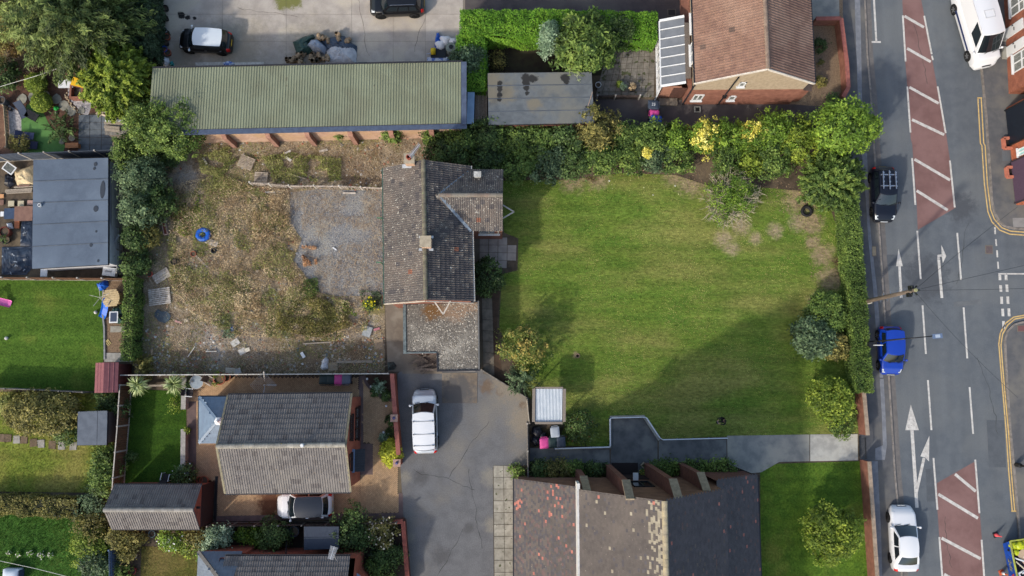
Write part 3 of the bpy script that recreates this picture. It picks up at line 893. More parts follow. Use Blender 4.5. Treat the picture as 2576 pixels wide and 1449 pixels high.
aerial(t,U(1030,394,7.7),U(1056,363,7.9),m_alu,13,.34,mast=cc+Vector((.1,0,0)))
# V-shaped gable brackets, south verge board, lintel, small drain parts
for p0,p1,pv,zz in(((1091,756),(1133,757),(1115,791),4.2),((1265,516),(1265,549),(1293,533),3.8)):
    mb=MB();mb.bar(U(*p0,zz),U(*pv,zz),.09,.07);mb.bar(U(*pv,zz),U(*p1,zz),.09,.07);mb.build('gable_bracket',m_white_w,t)
mb=MB();s0=U(968,763.5,HE);s1_=U(1071,756,HR);s2_=U(1188,761,HE)
dy=Vector((0,-.04,-.1))
mb.bar(s0+dy,s1_+dy,.05,.2);mb.build('bargeboard',M('barge_cream',(222,212,196),(190,180,164),4),t)
mb=MB();mb.bar(s1_+dy,s2_+dy,.05,.2);mb.build('bargeboard',M('barge_cream',(222,212,196)),t)
xe=wB.x-.1
yS=(Vector(s_b[0]).y if Vector(s_b[0]).y<Vector(s_a[0]).y else Vector(s_a[0]).y)+.25
window(t,(U(1207,590,1.5).x,yS,2.2),(1,0,0),1.4,1.3,(0,-1,0),m_white_w)
for dz in(1.0,3.4):
    window(t,(mid_slopes[0][0].x-.25,U(1187,700,2).y,dz),(0,-1,0),1.2,1.0,(1,0,0),m_white_w)
    window(t,(mid_slopes[1][0].x+.25,U(960,640,2).y,dz),(0,1,0),1.2,1.0,(-1,0,0),m_white_w)
mb=MB();c=U(958,444,3.2);mb.bar(c,c+Vector((.5,-.6,-.3)),.06,.2);mb.bar(c+Vector((0,.1,0)),c+Vector((.55,.1,.1)),.06,.2);mb.build('window_board',M('board_pink',(196,164,150)),t)
for v in(548,660):
    mb=MB();c=mid_slopes[1][0].x-.06;y=U(966,v,HE).y;mb.tube([(c,y,HE-.1),(c,y,0)],.045);mb.bar((c,y,HE-.1),(c-.35,y+.05,HE-.25),.07,.07);mb.build('downpipe',M('green_pipe',(64,110,84)),t)

# ---- cottage garage with chipping-covered flat roof
m_chiproof=M('chipped_felt',(132,126,118),(96,92,86),7,fine=.3,fscale=16,c3=(178,172,160),scale3=.45,lo3=.5,hi3=.75,spots=[((206,200,186),9,.64)],bump=.6,bscale=16,patches=[((120,88,52),pt((1098,780,.5),(1085,782,.6),(1115,785,.4),z=2.7),.5),((150,128,108),pt((1150,770,1.0),(1180,765,.8),z=2.7),.5)])
GZ=2.7
gp=[U(*p,GZ)for p in((1014,764),(1205,757),(1207,933),(1099,935),(1098,889),(1015,890))]
t=thing('flat_roof_garage','flat roofed garage with pale chippings joined to the end of the derelict cottage','garage',(gp[2].x-2,gp[2].y+2,0))
mb=MB();c_=sum(gp,Vector())/6
mb.prism([(c_.x+(p.x-c_.x)*.96,c_.y+(p.y-c_.y)*.97)for p in gp],0,GZ-.12);mb.build('wall',m_brick_dk,t)
mb=MB();mb.prism(gp,GZ-.12,GZ);mb.build('roof',m_chiproof,t)
m_edge=M('felt_edge',(120,132,134),(88,100,104),5,fine=.15)
for i in range(6):
    a_,b_=gp[i],gp[(i+1)%6]
    mb=MB();w_=.2 if i in(5,)else .1
    inw=Vector((-(b_-a_).normalized().y,(b_-a_).normalized().x,0))*-w_/2
    mb.bar(a_+inw+Vector((0,0,.03)),b_+inw+Vector((0,0,.03)),w_,.07+.004*i);mb.build('edge_trim',m_edge if i in(5,4)else m_gut if i!=1 else M('edge_grey',(112,112,112)),t)
mb=MB();mb.box(gp[3].x+.35,gp[3].y+.04,.03,gp[2].x-.4,gp[3].y+.14,2.1);mb.build('garage_door',m_white_w,t)
# stones lying loose on the roof
rx,ry=sample_poly([(p.x,p.y)for p in gp],60,5)
k=fnoise(rx*.9,ry*.9,9)+.25*((rx-gp[0].x)/(gp[1].x-gp[0].x))>.55
rx,ry=rx[k],ry[k]
def stones(name,x,y,z,size,mats,seed=1,parent=None,kind='stuff',flat_=.5):
    r=np.random.RandomState(seed)
    n=len(x)
    s_=size*r.uniform(.5,1.4,n)
    a=r.uniform(0,6.28,n)
    ring=[np.stack([x+s_*np.cos(a+k_)*r.uniform(.7,1.1,n),y+s_*np.sin(a+k_)*r.uniform(.7,1.1,n),np.full(n,z)],1)for k_ in(0,1.57,3.14,4.71)]
    top=np.stack([x+s_*r.uniform(-.2,.2,n),y+s_*r.uniform(-.2,.2,n),z+s_*flat_*r.uniform(.6,1.2,n)],1)
    V=np.stack([np.stack([ring[i],ring[(i+1)%4],top],1)for i in range(4)],1).reshape(-1,3,3)
    if parent is not None and parent.name in OFF:
        V=V-np.array(OFF[parent.name])
    mi=np.repeat(r.randint(0,len(mats),n),4)
    o=link(name,quads_mesh(name,V,mats,midx=mi),parent)
    o['kind']=kind
    return o
stones('chippings',rx,ry,GZ+.002,.05,[M('chip_a',(196,190,178)),M('chip_b',(120,114,104)),M('chip_c',(160,154,144))],3,t)
stones('gravel',*[np.array(a)for a in sample_poly(GRAVEL,170,8)],.01,.045,[M('stone_a',(172,172,172)),M('stone_b',(112,116,124)),M('stone_c',(142,142,142)),M('stone_d',(168,160,148))],4)

# ---- long workshop with the olive ribbed roof
m_green=M('olive_sheet',(138,145,122),(130,136,113),.5,fine=.05,vary=.05,rough=.5,spots=[((112,112,94),1.2,.74)],c3=(128,132,110),scale3=.25)
NW,NE=U(384,172,3.9),U(1160,156,3.9)
SW,SE=U(372,328,3.4),U(1160,310,3.4)
t=thing('workshop','long brick workshop under an olive green ribbed metal roof below the concrete yard','workshop',tuple((NW+SE)/2*Vector((1,1,0))if False else((NW.x+SE.x)/2,(NW.y+SE.y)/2,0)))

mb=MB();mb.prism([(NW.x+.1,NW.y-.1),(NE.x-.1,NE.y-.1),(SE.x-.1,SE.y+.02),(SW.x+.1,SW.y+.02)],0,3.27);mb.build('wall',m_brick_or,t)
npan=23
for i in range(npan):
    a0,a1=i/npan,(i+1)/npan
    n0,n1,s0_,s1_=NW.lerp(NE,a0),NW.lerp(NE,a1),SW.lerp(SE,a0),SW.lerp(SE,a1)
    prof=[]
    for k_ in range(5):
        f=k_/5
        prof+=[(f,0),(f+.12,0),(f+.145,.045),(f+.175,.045),(f+.2,0)]
    mb=MB();up=Vector((0,0,1))
    top=[n0.lerp(n1,x)+up*z for x,z in prof];bot=[s0_.lerp(s1_,x)+up*z for x,z in prof]
    m_=len(prof)
    mb.add(bot+top,[(k_,k_+1,m_+k_+1,m_+k_)for k_ in range(m_-1)])
    mb.build('roof_panel',m_green,t)
mb=MB();mb.bar(SW+Vector((-.1,-.2,-.06)),SE+Vector((.4,-.2,-.06)),.36,.1);mb.build('gutter',M('gutter_blue',(84,98,122),(72,84,108),3,fine=.08),t)
mb=MB();mb.bar(SE+Vector((.2,-.1,.02)),NE+Vector((.2,0,.02)),.38,.1);mb.build('flashing',M('gutter_blue',(84,98,122)),t)
mb=MB();mb.bar(NW+Vector((0,.06,0)),NE+Vector((.1,.06,0)),.1,.12);mb.build('fascia',m_gut,t)
for u in(564,670,765,869,967,1065):
    x=U(u+28,367,0).x
    yb=SE.y+.02+(SW.y-SE.y)*(SE.x-x)/(SE.x-SW.x)
    mb=MB()
    mb.add([(x-.17,yb,0),(x+.17,yb,0),(x+.17,yb,2.9),(x-.17,yb,2.9),(x-.17,yb-.42,0),(x+.17,yb-.42,0),(x+.17,yb-.38,2.2),(x-.17,yb-.38,2.2)],
           [(4,5,6,7),(7,6,2,3),(0,4,7,3),(5,1,2,6)])
    mb.build('pier',M('pier_brick',(176,136,122),(158,118,104),3,fine=.12,brick=(.225,.075)),t)

# ---- flat felt roofed sheds
def flat_shed(name,label,px,z,wallm,roofm,inset=.15,strips=0,along=0,cat='shed',slope=0,trim=None):
    p=[U(u,v,z)for u,v in px]
    c=sum(p,Vector())/4
    t=thing(name,label,cat,(c.x,c.y,0))
    mb=MB();mb.prism([(c.x+(q.x-c.x)*(1-inset/abs((q-c).length)),c.y+(q.y-c.y)*(1-inset/abs((q-c).length)))for q in p],0,z-.1);mb.build('wall',wallm,t)
    if strips:
        for i in range(strips):
            f0,f1=i/strips,(i+1)/strips+(.012 if i<strips-1 else 0)
            if along==0:
                q=[p[0].lerp(p[3],f0),p[1].lerp(p[2],f0),p[1].lerp(p[2],f1),p[0].lerp(p[3],f1)]
            else:
                q=[p[0].lerp(p[1],f0),p[0].lerp(p[1],f1),p[3].lerp(p[2],f1),p[3].lerp(p[2],f0)]
            mb=MB();mb.prism(q,z-.08,z+.004*(i%2)+.012*(i/strips));mb.build('felt_strip',roofm,t)
            if i:
                mb=MB();zz=Vector((0,0,.024));mb.bar(q[0]+zz,q[1]+zz,.05,.012);mb.build('lap_seam',M(roofm.name+'_seam',(84,92,102),(104,112,122),1.5),t)
    else:
        mb=MB();mb.prism(p,z-.08,z);mb.build('roof',roofm,t)
    for i in range(4):
        a_,b_=p[i],p[(i+1)%4]
        mb=MB();mb.bar(a_-Vector((0,0,.1+.003*i)),b_-Vector((0,0,.1+.003*i)),.05,.16);mb.build('fascia',trim or m_gut,t)
    return t,p
m_felt_blue=M('blue_grey_felt',(98,112,130),(88,101,119),1.2,c3=(108,122,140),scale3=.3,fine=.1,fscale=30,vary=.04,rough=.85,spots=[((60,70,84),.9,.76)])
t,p=flat_shed('garden_workshop','large blue-grey felt roofed garden shed with dark repair patches beside the boundary shrubs',[(84,402),(272,397),(271.5,665),(81,676)],2.25,M('cladding_pale',(222,222,226),(208,208,214),3,fine=.06),m_felt_blue,strips=5)
for u,v,r in((240,413,.14),(237,424,.1),(241,525,.2),(242,582,.08),(229,616,.13),(247,656,.09),(258,477,.2)):
    mb=MB();c=U(u,v,2.275);mb.lathe([(r,0),(r*.95,.008)],c,9,sx=.9,sy=1.2 if u<250 else 3.4);mb.build('patch',M('felt_patch',(58,66,78),fine=.05),t)
mb=MB();mb.lathe([(.12,0),(.12,.18),(.09,.18),(.09,.02),(0,.02)],U(102,517,2.28),12);mb.build('vent_pipe',m_white,t)
for va,vb,nm,mt,lab in((414,568,'leaning_sheet',M('sheet_pale',(206,206,210),(190,190,196),3,fine=.05),'pale grey sheet leaning along the shaded side of the blue-grey shed'),):
    q=[U(280.5,va+6,1.9),U(281,vb,1.9),U(302,vb+6,.5),U(301,va+16,.5)]
    ls=thing(nm,lab,'sheet',((q[0].x+q[2].x)/2,(q[0].y+q[2].y)/2,0))
    mb=MB();up=Vector((-.02,0,-.02));mb.quad(*q[::-1]);mb.quad(*[a+up for a in q]);mb.build('panel',mt,ls)
mb=MB();e_=p[1].lerp(p[2],.63);f_=p[2].copy();x_=p[1].x-.12
mb.box(x_,f_.y+.1,.05,x_+.03,e_.y,2.1);mb.build('dark_boarding',M('boarding_brown',(84,72,68),(70,60,58),6,fine=.12,stretch=(1,6,1)),t)
m_felt_old=M('old_felt',(112,118,122),(96,102,107),1.5,c3=(122,122,116),scale3=.4,fine=.1,fscale=25,rough=.9,patches=[((128,122,108),pt((1240,235,.6),(1275,236,.6),(1345,262,.5),(1240,200,.6),z=2.4),.6),((48,48,48),pt((1323,196,.3),(1322,208,.3),(1324,222,.22),(1325,234,.16),(1340,198,.3),(1422,195,.28),(1424,206,.2),(1258,208,.16),(1257,216,.18),(1257,226,.2),(1257,238,.2),(1257,250,.16),z=2.4),.2)],vary=.04)
flat_shed('felt_roof_shed','old grey felt roofed shed with black tar stains beside the workshop',[(1227,184),(1488,181),(1495,309),(1229,314)],2.4,m_brick,m_felt_old,strips=4)
flat_shed('small_shed','small dark grey felt roofed shed on the rough grass next to the tall brown fence',[(196,1036),(270,1034),(268,1119),(194,1120)],2.0,M('shed_boards',(112,100,96),(92,82,80),6,stretch=(1,8,1)),M('shed_felt',(104,112,124),(92,100,112),2,fine=.1),strips=3,along=1)
t,p=flat_shed('dark_lean_to','dark blue-black roofed lean-to standing against the lower bungalow wall',[(765,1325),(852,1325),(852,1380),(765,1383)],2.3,M('dark_boards',(66,60,58)),M('dark_roof',(62,72,88),(54,62,78),3,fine=.06,stretch=(8,1,1)),strips=2)

# maroon garden shed with a ridge
t=thing('red_roof_shed','small garden shed with a faded maroon felt roof at the corner of the mown lawn','shed',cen(268,950))
Ar,Br=U(262,912,2.5),U(259,988,2.5)
sa,sb,*_=gable(t,Ar,Br,U(239,950,2.1),U(297,952,2.1),2.1,2.5,M('shed_red',(112,58,54),(92,48,46),4),over=.1)
for s_ in(sa,sb):
    e0,e1,r0=s_;mb=MB();up=Vector((0,0,-.04))
    mb.quad(e0,e1,r0+(e1-e0),r0);mb.quad(e0+up,r0+up,r0+up+(e1-e0),e1+up);mb.build('roof',M('maroon_felt',(146,92,96),(134,82,88),3,fine=.1),t)
    for k_ in(.33,.66):
        m2=MB();q0,q1=e0.lerp(r0,k_)+Vector((0,0,.01)),(e1).lerp(r0+(e1-e0),k_)+Vector((0,0,.01));m2.bar(q0,q1,.05,.015);m2.build('felt_lap',M('maroon_felt',(146,92,96)),t)

# white corrugated shelter by the church
t=thing('metal_shelter','open shelter with a bright white corrugated metal roof beside the church lawn','shelter',cen(1381,1020))
c4=[U(*q,2.1)for q in((1347,978),(1416,978),(1415,1061),(1346,1061))]
mb=MB();nr=19
prof=[(i/(nr*2),.055 if i%2 else 0)for i in range(nr*2+1)]
top=[c4[0].lerp(c4[1],x)+Vector((0,0,z))for x,z in prof];bot=[c4[3].lerp(c4[2],x)+Vector((0,0,z-.05))for x,z in prof]
mb.add(bot+top,[(i,i+1,len(prof)+i+1,len(prof)+i)for i in range(len(prof)-1)]);mb.build('roof_sheet',M('galvanised_white',(224,232,240),(210,220,230),2,fine=.03,rough=.35),t)
for a_,b_,w_,nm in((c4[0],c4[3],.2,'side_board'),(c4[1],c4[2],.2,'side_board'),(c4[3],c4[2],.16,'front_board'),(c4[0],c4[1],.1,'rear_board')):
    mb=MB();o_={'side_board':Vector(((-.11 if a_ is c4[0]else .11),0,0)),'front_board':Vector((0,-.08,.003)),'rear_board':Vector((0,.08,.003))}[nm]
    mb.bar(a_+o_,b_+o_,w_,.2);mb.build(nm,M('taupe_board',(150,140,130),(134,124,114),5,stretch=(1,6,1)),t)
for q in c4:
    mb=MB();mb.bar((q.x,q.y,0),(q.x,q.y,1.98),.09,.09);mb.build('post',M('taupe_board',(150,140,130)),t)
mb=MB();mb.prism([(q.x*.995+.006,q.y)for q in c4],.02,.05);mb.build('floor',m_wood_grey,t)

# bleached corrugated lean-to by the conifer
t=thing('corrugated_lean_to','weathered grey corrugated lean-to with loose planks on top beside the slate paving','lean-to',cen(305,305))
q4=[U(*q,1.9)for q in((265,276),(346,268),(346,338),(262,339))]
prof=[(i/50,.03 if i%2 else 0)for i in range(51)]
mb=MB();top=[q4[0].lerp(q4[1],x)+Vector((0,0,z))for x,z in prof];bot=[q4[3].lerp(q4[2],x)+Vector((0,0,z-.1))for x,z in prof]
mb.add(bot+top,[(i,i+1,51+i+1,51+i)for i in range(50)]);mb.build('roof_sheet',M('old_corrugated',(164,160,152),(128,122,114),3,fine=.2,c3=(96,92,84),scale3=.8),t)
mb=MB();mb.prism([(q.x,q.y)for q in(q4[0]+Vector((.1,-.1,0)),q4[1]+Vector((-.1,-.1,0)),q4[2]+Vector((-.1,.1,0)),q4[3]+Vector((.1,.1,0)))],0,1.75);mb.build('wall',m_wood_grey,t)

# ---- bungalow with block-paved drive
m_bt=M('bungalow_tile',(126,121,119),(113,109,108),2.5,fine=.14,vary=.08,c3=(131,126,122),scale3=.4,spots=[((180,174,162),9,.71),((176,144,80),5,.735)],rough=.8)
m_ridge=M('ridge_grey',(168,164,154),(140,136,128),3,fine=.15,vary=.15,spots=[((184,152,84),4,.7)])
HE,HR=3.5,5.3
A,B=U(545,1123,HR),U(869.5,1119,HR)
t=thing('bungalow','terracotta brick bungalow with grey tiled roof on the block paved plot','house',cen(735,1115))
sa,sb,d,n,s1,s2=gable(t,A,B,U(720,992,HE),U(720,1239,HE),HE,HR,m_brick_red,over=.3,verge=.05)
bud=[300]
m_bt2=M('bungalow_tile_dark',(114,109,107),(103,98,97),3,fine=.14,vary=.08)
for s_ in sorted((sa,sb),key=lambda s:s[0].y):
    tiled(t,*s_,[(m_bt,.88),(m_bt2,.12)],tw=.32,tg=.36,budget=bud)
    gutter(t,s_[0],s_[1],m_gut,out=Vector((0,-.06 if s_[0].y<A.y else .06,-.06)))
ridge_tiles(t,A+Vector((0,0,.06)),B+Vector((0,0,.06)),m_ridge,r=.17)
mb=MB();mb.lathe([(.11,0),(.11,.3),(.14,.3),(.1,.42),(0,.42)],U(763,1119.5,HR),12);mb.build('vent_cap',m_white,t)
for e0,e1,r0 in(sa,sb):
    for q,w_ in((e0,r0),(e1,r0+(e1-e0))):
        mb=MB();mb.bar(q+Vector((0,0,.03)),w_+Vector((0,0,.03)),.14,.07);mb.build('verge',M('verge_mortar',(150,142,116),(128,122,104),4,fine=.2),t)
xw=(B-d*.05).x
for(u,v0,v1,z0,z1,k_)in((896,1024,1107,1.05,2.05,3),(877,1044,1108,3.3,3.9,3),(877,1141,1184,3.3,3.9,2)):
    ya,yb=U(u,v0,(z0+z1)/2).y,U(u,v1,(z0+z1)/2).y
    window(t,(xw,yb,z0),(0,1,0),ya-yb,z1-z0,(1,0,0),m_brownframe,k_,fr=.1,silm=m_brownframe,glass=M('bungalow_glass',(128,128,128),(96,98,100),2,rough=.15,fine=0))
ca,cb=U(886,1131,2.95),U(886,1188,2.95)
mb=MB();mb.add([(xw,ca.y,2.95),(xw,cb.y,2.95),(xw+.78,cb.y,2.35),(xw+.78,ca.y,2.35),(xw,ca.y,2.85),(xw,cb.y,2.85),(xw+.78,cb.y,2.27),(xw+.78,ca.y,2.27)],
                  [(0,1,2,3),(7,6,5,4),(1,5,6,2),(0,3,7,4),(3,2,6,7)])
cp=mb.build('porch_canopy',M('canopy_slate',(66,70,78),(56,60,68),3,fine=.06),t)
for i in range(9):
    y_=ca.y+(cb.y-ca.y)*(i+.5)/9
    m2=MB();m2.bar((xw+.2,y_,2.82),(xw+.78,y_,2.375),.03,.03);m2.build('seam',m_gut,cp)
m2=MB();m2.bar((xw+.07,ca.y+.03,2.93),(xw+.07,cb.y-.03,2.93),.26,.03);m2.build('flashing',M('lead_blue',(126,148,178),rough=.4),cp)
mb=MB();mb.box(xw,cb.y+.25,.02,xw+.06,ca.y-.3,2.1);mb.build('door',m_brownframe,t)
# slate hipped annexe
HA,HP=2.5,3.9
a4=[U(*q,HA)for q in((501,998.5),(574,998.5),(566,1116),(501,1115))]
ap0,ap1=U(548,1058,HP),U(600,1058,HP)
mb=MB();mb.box(a4[0].x+.15,a4[3].y+.15,0,A.x+.3,a4[0].y-.15,HA-.05);mb.build('annexe_wall',m_brick_red,t)
m_sl=M('slate_blue',(116,138,162),(108,128,152),3,fine=.05,vary=.07,rough=.45,spec=.5)
e_nw,e_sw=Vector(a4[0]),Vector(a4[3])
e_ne,e_se=Vector((ap1.x,e_nw.y,HA)),Vector((ap1.x,e_sw.y,HA))
bud2=[0]
for e0,e1,r0,poly in((e_nw,e_sw,Vector((ap0.x,e_nw.y,HP)),[e_nw,e_sw,ap0]),(e_ne,e_nw,Vector((ap1.x,ap1.y,HP)),[e_ne,e_nw,ap0,ap1]),(e_sw,e_se,Vector((e_sw.x,ap0.y,HP)),[e_sw,e_se,ap1,ap0])):
    tiled(t,e0,e1,r0,[(m_sl,1)],tw=.36,tg=.3,prof=FLAT,lift=.014,clip=[(q.x,q.y)for q in poly],name='annexe_roof',tname='slate',poly=poly,shift=True,budget=bud2)
for q in(e_nw,e_sw):
    mb=MB();mb.bar(q+Vector((0,0,.03)),ap0+Vector((0,0,.03)),.18,.04);mb.build('hip',m_sl,t)
mb=MB();mb.bar(ap0+Vector((0,0,.04)),ap1+Vector((0,0,.04)),.18,.05);mb.build('annexe_ridge',m_sl,t)
mb=MB();mb.lathe([(.05,-.02),(.3,.04),(.24,.1),(.12,.16),(.05,.3),(0,.32)],ap0+Vector((.05,-.03,0)),6);mb.build('finial',m_white,t)
for a_,b_ in((e_nw,e_sw),(e_ne,e_nw)):
    mb=MB();mb.bar(a_+Vector((-.05,.05,-.05)),b_+Vector((-.05,.05,-.05)),.1,.09);mb.build('gutter',m_gut,t)
mb=MB();c=U(915,1000,0)

# ---- bungalow's garage
HE,HR=2.3,3.5
A,B=U(261,1282.6,HR),U(487.5,1282.6,HR)
t=thing('tiled_garage','small brick garage with grey tiled roof and brown doors ending the block drive','garage',cen(400,1275))
sa,sb,d,n,s1,s2=gable(t,A,B,U(390,1220,HE),U(390,1330,HE),HE,HR,m_brick_red,over=.12,verge=.05)
bud=[300]
for s_ in sorted((sa,sb),key=lambda s:s[0].y):
    tiled(t,*s_,[(m_bt,.9),(m_bt2,.1)],tw=.32,tg=.36,budget=bud)
    gutter(t,s_[0],s_[1],m_gut,r=.05,out=Vector((0,-.05 if s_[0].y<A.y else .05,-.05)))
ridge_tiles(t,A+Vector((0,0,.05)),B+Vector((0,0,.05)),M('ridge_pale',(160,156,150),(144,140,134),3,fine=.12,vary=.1),r=.16)
xg=B.x-.05
yn,ys_=sb[0].y-.25,sa[0].y+.25
yn,ys_=max(yn,ys_)-.3,min(yn,ys_)+.3
mb=MB();mb.box(xg-.02,ys_,.02,xg+.05,yn,2.15);dr=mb.build('garage_door',M('garage_brown',(78,54,50),(66,46,44),5,fine=.08,stretch=(1,10,1)),t)
for i in range(9):
    y_=ys_+(yn-ys_)*(i+.5)/9
    m2=MB();m2.box(xg+.05,y_-.13,.06,xg+.065,y_+.13,2.1);m2.build('door_board',M('garage_brown',(78,54,50)),dr)
mb=MB();mb.cbox((xg+.12,(yn+ys_)/2+.05,2.9),(.2,.14,.18));mb.build('lamp',m_black,t)
mb=MB();mb.box(xg+.1,ys_-.35,.0,xg+.3,yn+.35,.05);mb.build('black_strip',m_black,t)  # plain black strip along the foot of the garage doors

# ---- lower bungalow, cut by the picture's lower edge
HE,HR=3.2,5.0
t=thing('lower_bungalow','second terracotta bungalow with blue slate hip and long aerial at the lower edge','house',cen(720,1440))
e0,e1=U(566,1402,HE),U(881,1397,HE)
ymean=(e0.y+e1.y)/2
e0.y=e1.y=ymean
A,B=Vector((e0.x,ymean-3.4,HR)),Vector((e1.x,ymean-3.4,HR))
sa,sb,d,n,s1,s2=gable(t,A,B,e0,Vector((e0.x,ymean-6.8,HE)),HE,HR,m_brick_red,over=.12,verge=-.35)
bud=[300]
for s_ in sorted((sa,sb),key=lambda s:-s[0].y):
    tiled(t,*s_,[(m_bt,.88),(m_bt2,.12)],tw=.32,tg=.36,budget=bud)
gutter(t,e0,e1,m_gut,out=Vector((0,.06,-.06)))
ridge_tiles(t,A+Vector((0,0,.06)),B+Vector((0,0,.06)),m_ridge)
# its slate hip
k4=[U(*q,2.6)for q in((499,1387),(610,1383),(610,1520),(499,1520))]
apx=U(549,1453,4.2);apr=Vector((apx.x+3,apx.y,4.2))
mb=MB();mb.box(k4[0].x+.15,k4[3].y,0,k4[1].x+.2,k4[0].y-.12,2.5);mb.build('annexe_wall',m_brick_red,t)
P0,P1,P3=k4[0],Vector((k4[1].x,k4[0].y,2.6)),Vector((k4[0].x,2*apx.y-k4[0].y,2.6))
m_sl2=M('slate_grey',(122,134,148),(110,122,138),3,fine=.05,vary=.07,rough=.5)
for e0_,e1_,r0_,poly in((P0,P3,Vector((apx.x,P0.y,4.2)),[P0,P3,apx]),(P1,P0,Vector((P1.x,apx.y,4.2)),[P1,P0,apx,Vector((P1.x,apx.y,4.2))])):
    tiled(t,e0_,e1_,r0_,[(m_sl2,1)],tw=.36,tg=.3,prof=FLAT,lift=.014,clip=[(q.x,q.y)for q in poly],name='annexe_roof',tname='slate',poly=poly,shift=True)
mb=MB();mb.bar(P0+Vector((0,0,.03)),apx+Vector((0,0,.03)),.24,.08);mb.build('hip',M('hip_grey',(120,118,114),(104,102,100),4,fine=.1),t)
# bay with a lead roof on its east side
xb=e1.x+.35
mb=MB();mb.prism([(xb,ymean-1.3),(xb+.75,ymean-2.1),(xb+.75,ymean-4.5),(xb,ymean-5.2)],0,2.3);mb.build('bay',m_brick_red,t)
mb=MB();mb.add([(xb,ymean-1.2,2.6),(xb+.85,ymean-2.0,2.3),(xb+.85,ymean-4.6,2.3),(xb,ymean-5.3,2.6)],[(0,3,2,1)]);mb.build('bay_roof',M('lead_blue',(126,148,178)),t)
aerial(t,U(841,1375,6.0),U(831,1407,6.0),m_alu,13,.5,mast=Vector((e1.x-.8,ymean-.3,3.4)))
mb=MB();q=U(700,1380,1.4);mb.tube([(q.x+1.0,ymean+.1,3.0),(q.x+.2,ymean+.75,.1)],.05);mb.build('downpipe',m_gut,t)

# ---- church: tall tiled nave with two aisles and brick buttress fins
t=thing('church','large brick church with steep mottled tile roof and tall brick buttress fins facing the ramp','church',cen(1600,1330))
eL,bL,bL2,rg=U(1294,1209,2.6),U(1450,1223,6.5),U(1453,1238,7.6),U(1672,1263,12.2)
bR2,bR,eR=U(1826,1232,7.6),U(1800,1216,5.4),U(1905,1201,2.4)
YW=U(1560,1196,0).y
YN,YE=YW+.12,-26.0
YA=max(U(1850,1209,4).y,YW+.1)
pts=[(eL.x+.25,0),(eL.x+.25,2.5),(bL2.x,6.4),(bL2.x,7.5),(rg.x,12.1),(bR2.x,7.5),(bR2.x,5.3),(eR.x-.2,2.3),(eR.x-.2,0)]
mb=MB();vs=[(x,YW,z)for x,z in pts]+[(x,YE,z)for x,z in pts];nn=len(pts)
mb.add(vs,[tuple(range(nn))[::-1],tuple(range(nn,2*nn)),(0,1,nn+1,nn),(7,8,nn+8,nn+7)]);mb.build('wall',M('church_brick',(150,112,94),(124,92,78),1.5,fine=.14,brick=(.225,.075)),t)
c_br=M('church_tile',(98,91,88),(88,82,80),1.5,fine=.16,vary=.09,c3=(106,98,93),scale3=.3,spots=[((178,170,154),9,.72)],rough=.8)
c_dk=M('church_tile_dark',(90,86,90),(80,77,82),2,fine=.12,vary=.1,rough=.75)
c_rd=M('church_tile_red',(190,124,110),(166,106,96),3,fine=.1,vary=.12)
c_md=M('church_tile_plum',(116,96,94),(102,86,85),3,fine=.12,vary=.12)
c_li=M('church_tile_lichen',(168,160,142),(148,140,124),3,fine=.15,vary=.1)
TG,TW=.16,.2
def slope(x0,z0,x1,z1,ya,mats,budget=None,pick=None):
    if x0<x1:
        e0,e1,r0=Vector((x0,ya,z0)),Vector((x0,YE,z0)),Vector((x1,ya,z1))
    else:
        e0,e1,r0=Vector((x0,YE,z0)),Vector((x0,ya,z0)),Vector((x1,YE,z1))
    return tiled(t,e0,e1,r0,mats,tw=TW,tg=TG,prof=FLAT,lift=.016,shift=True,jitter=.008,budget=budget,pick=pick)
slope(eL.x,2.6,bL.x,6.5,YN,[(c_dk,.36),(c_br,.5),(c_md,.14),(c_rd,0)],pick=lambda c,j,ny:3 if rnd.random()<(.3 if fnoise(np.array([c.x*.8+40]),np.array([c.y*.55+40]),17)[0]>.56 and c.y>YW-4.5 else .014)else None)
slope(bL2.x,7.6,rg.x,12.2,YN,[(c_br,.93),(c_dk,.06),(c_li,.008),(c_rd,.002)],[300],pick=lambda c,j,ny:2 if rnd.random()<(.55 if j>ny-5 else .3 if j>ny-9 and c.y>YW-4 else 0)else None)
slope(bR2.x,7.6,rg.x,12.2,YN,[(c_dk,.93),(c_br,.04),(c_md,.026),(c_rd,.004)])  # unlit east slope: its shade is put into the colour, mostly dark tiles
slope(eR.x,2.4,bR2.x,5.4,YA+.2,[(c_dk,.93),(c_md,.058),(c_rd,.012)])  # east aisle slope too: shade painted in with dark tiles
mb=MB();mb.box(bL.x-.05,YE,6.45,bL.x+.12,YN+.35,7.7);mb.build('clerestory_fascia',M('fascia_white',(226,226,224),(204,204,202),3,fine=.04),t)
mb=MB();mb.prism([(bR2.x-.05,YA+.15),(eR.x-.25,YA+.15),(eR.x-.25,YW-.5),(bR2.x-.05,YW-.5)],0,2.2);mb.add([(bR2.x,YA+.15,2.2),(eR.x-.25,YA+.15,2.2),(bR2.x,YA+.15,5.25)],[(0,2,1)]);mb.build('aisle_wall',m_brick_dk,t)
ridge_tiles(t,(rg.x,YN,12.25),(rg.x,YE,12.25),M('church_ridge',(186,172,140),(160,150,130),3,fine=.18,vary=.15),L=.45,r=.17)
gutter(t,(eL.x-.05,YN,2.5),(eL.x-.05,YE,2.5),m_gut);gutter(t,(eR.x+.05,YA,2.3),(eR.x+.05,YE,2.3),m_gut)
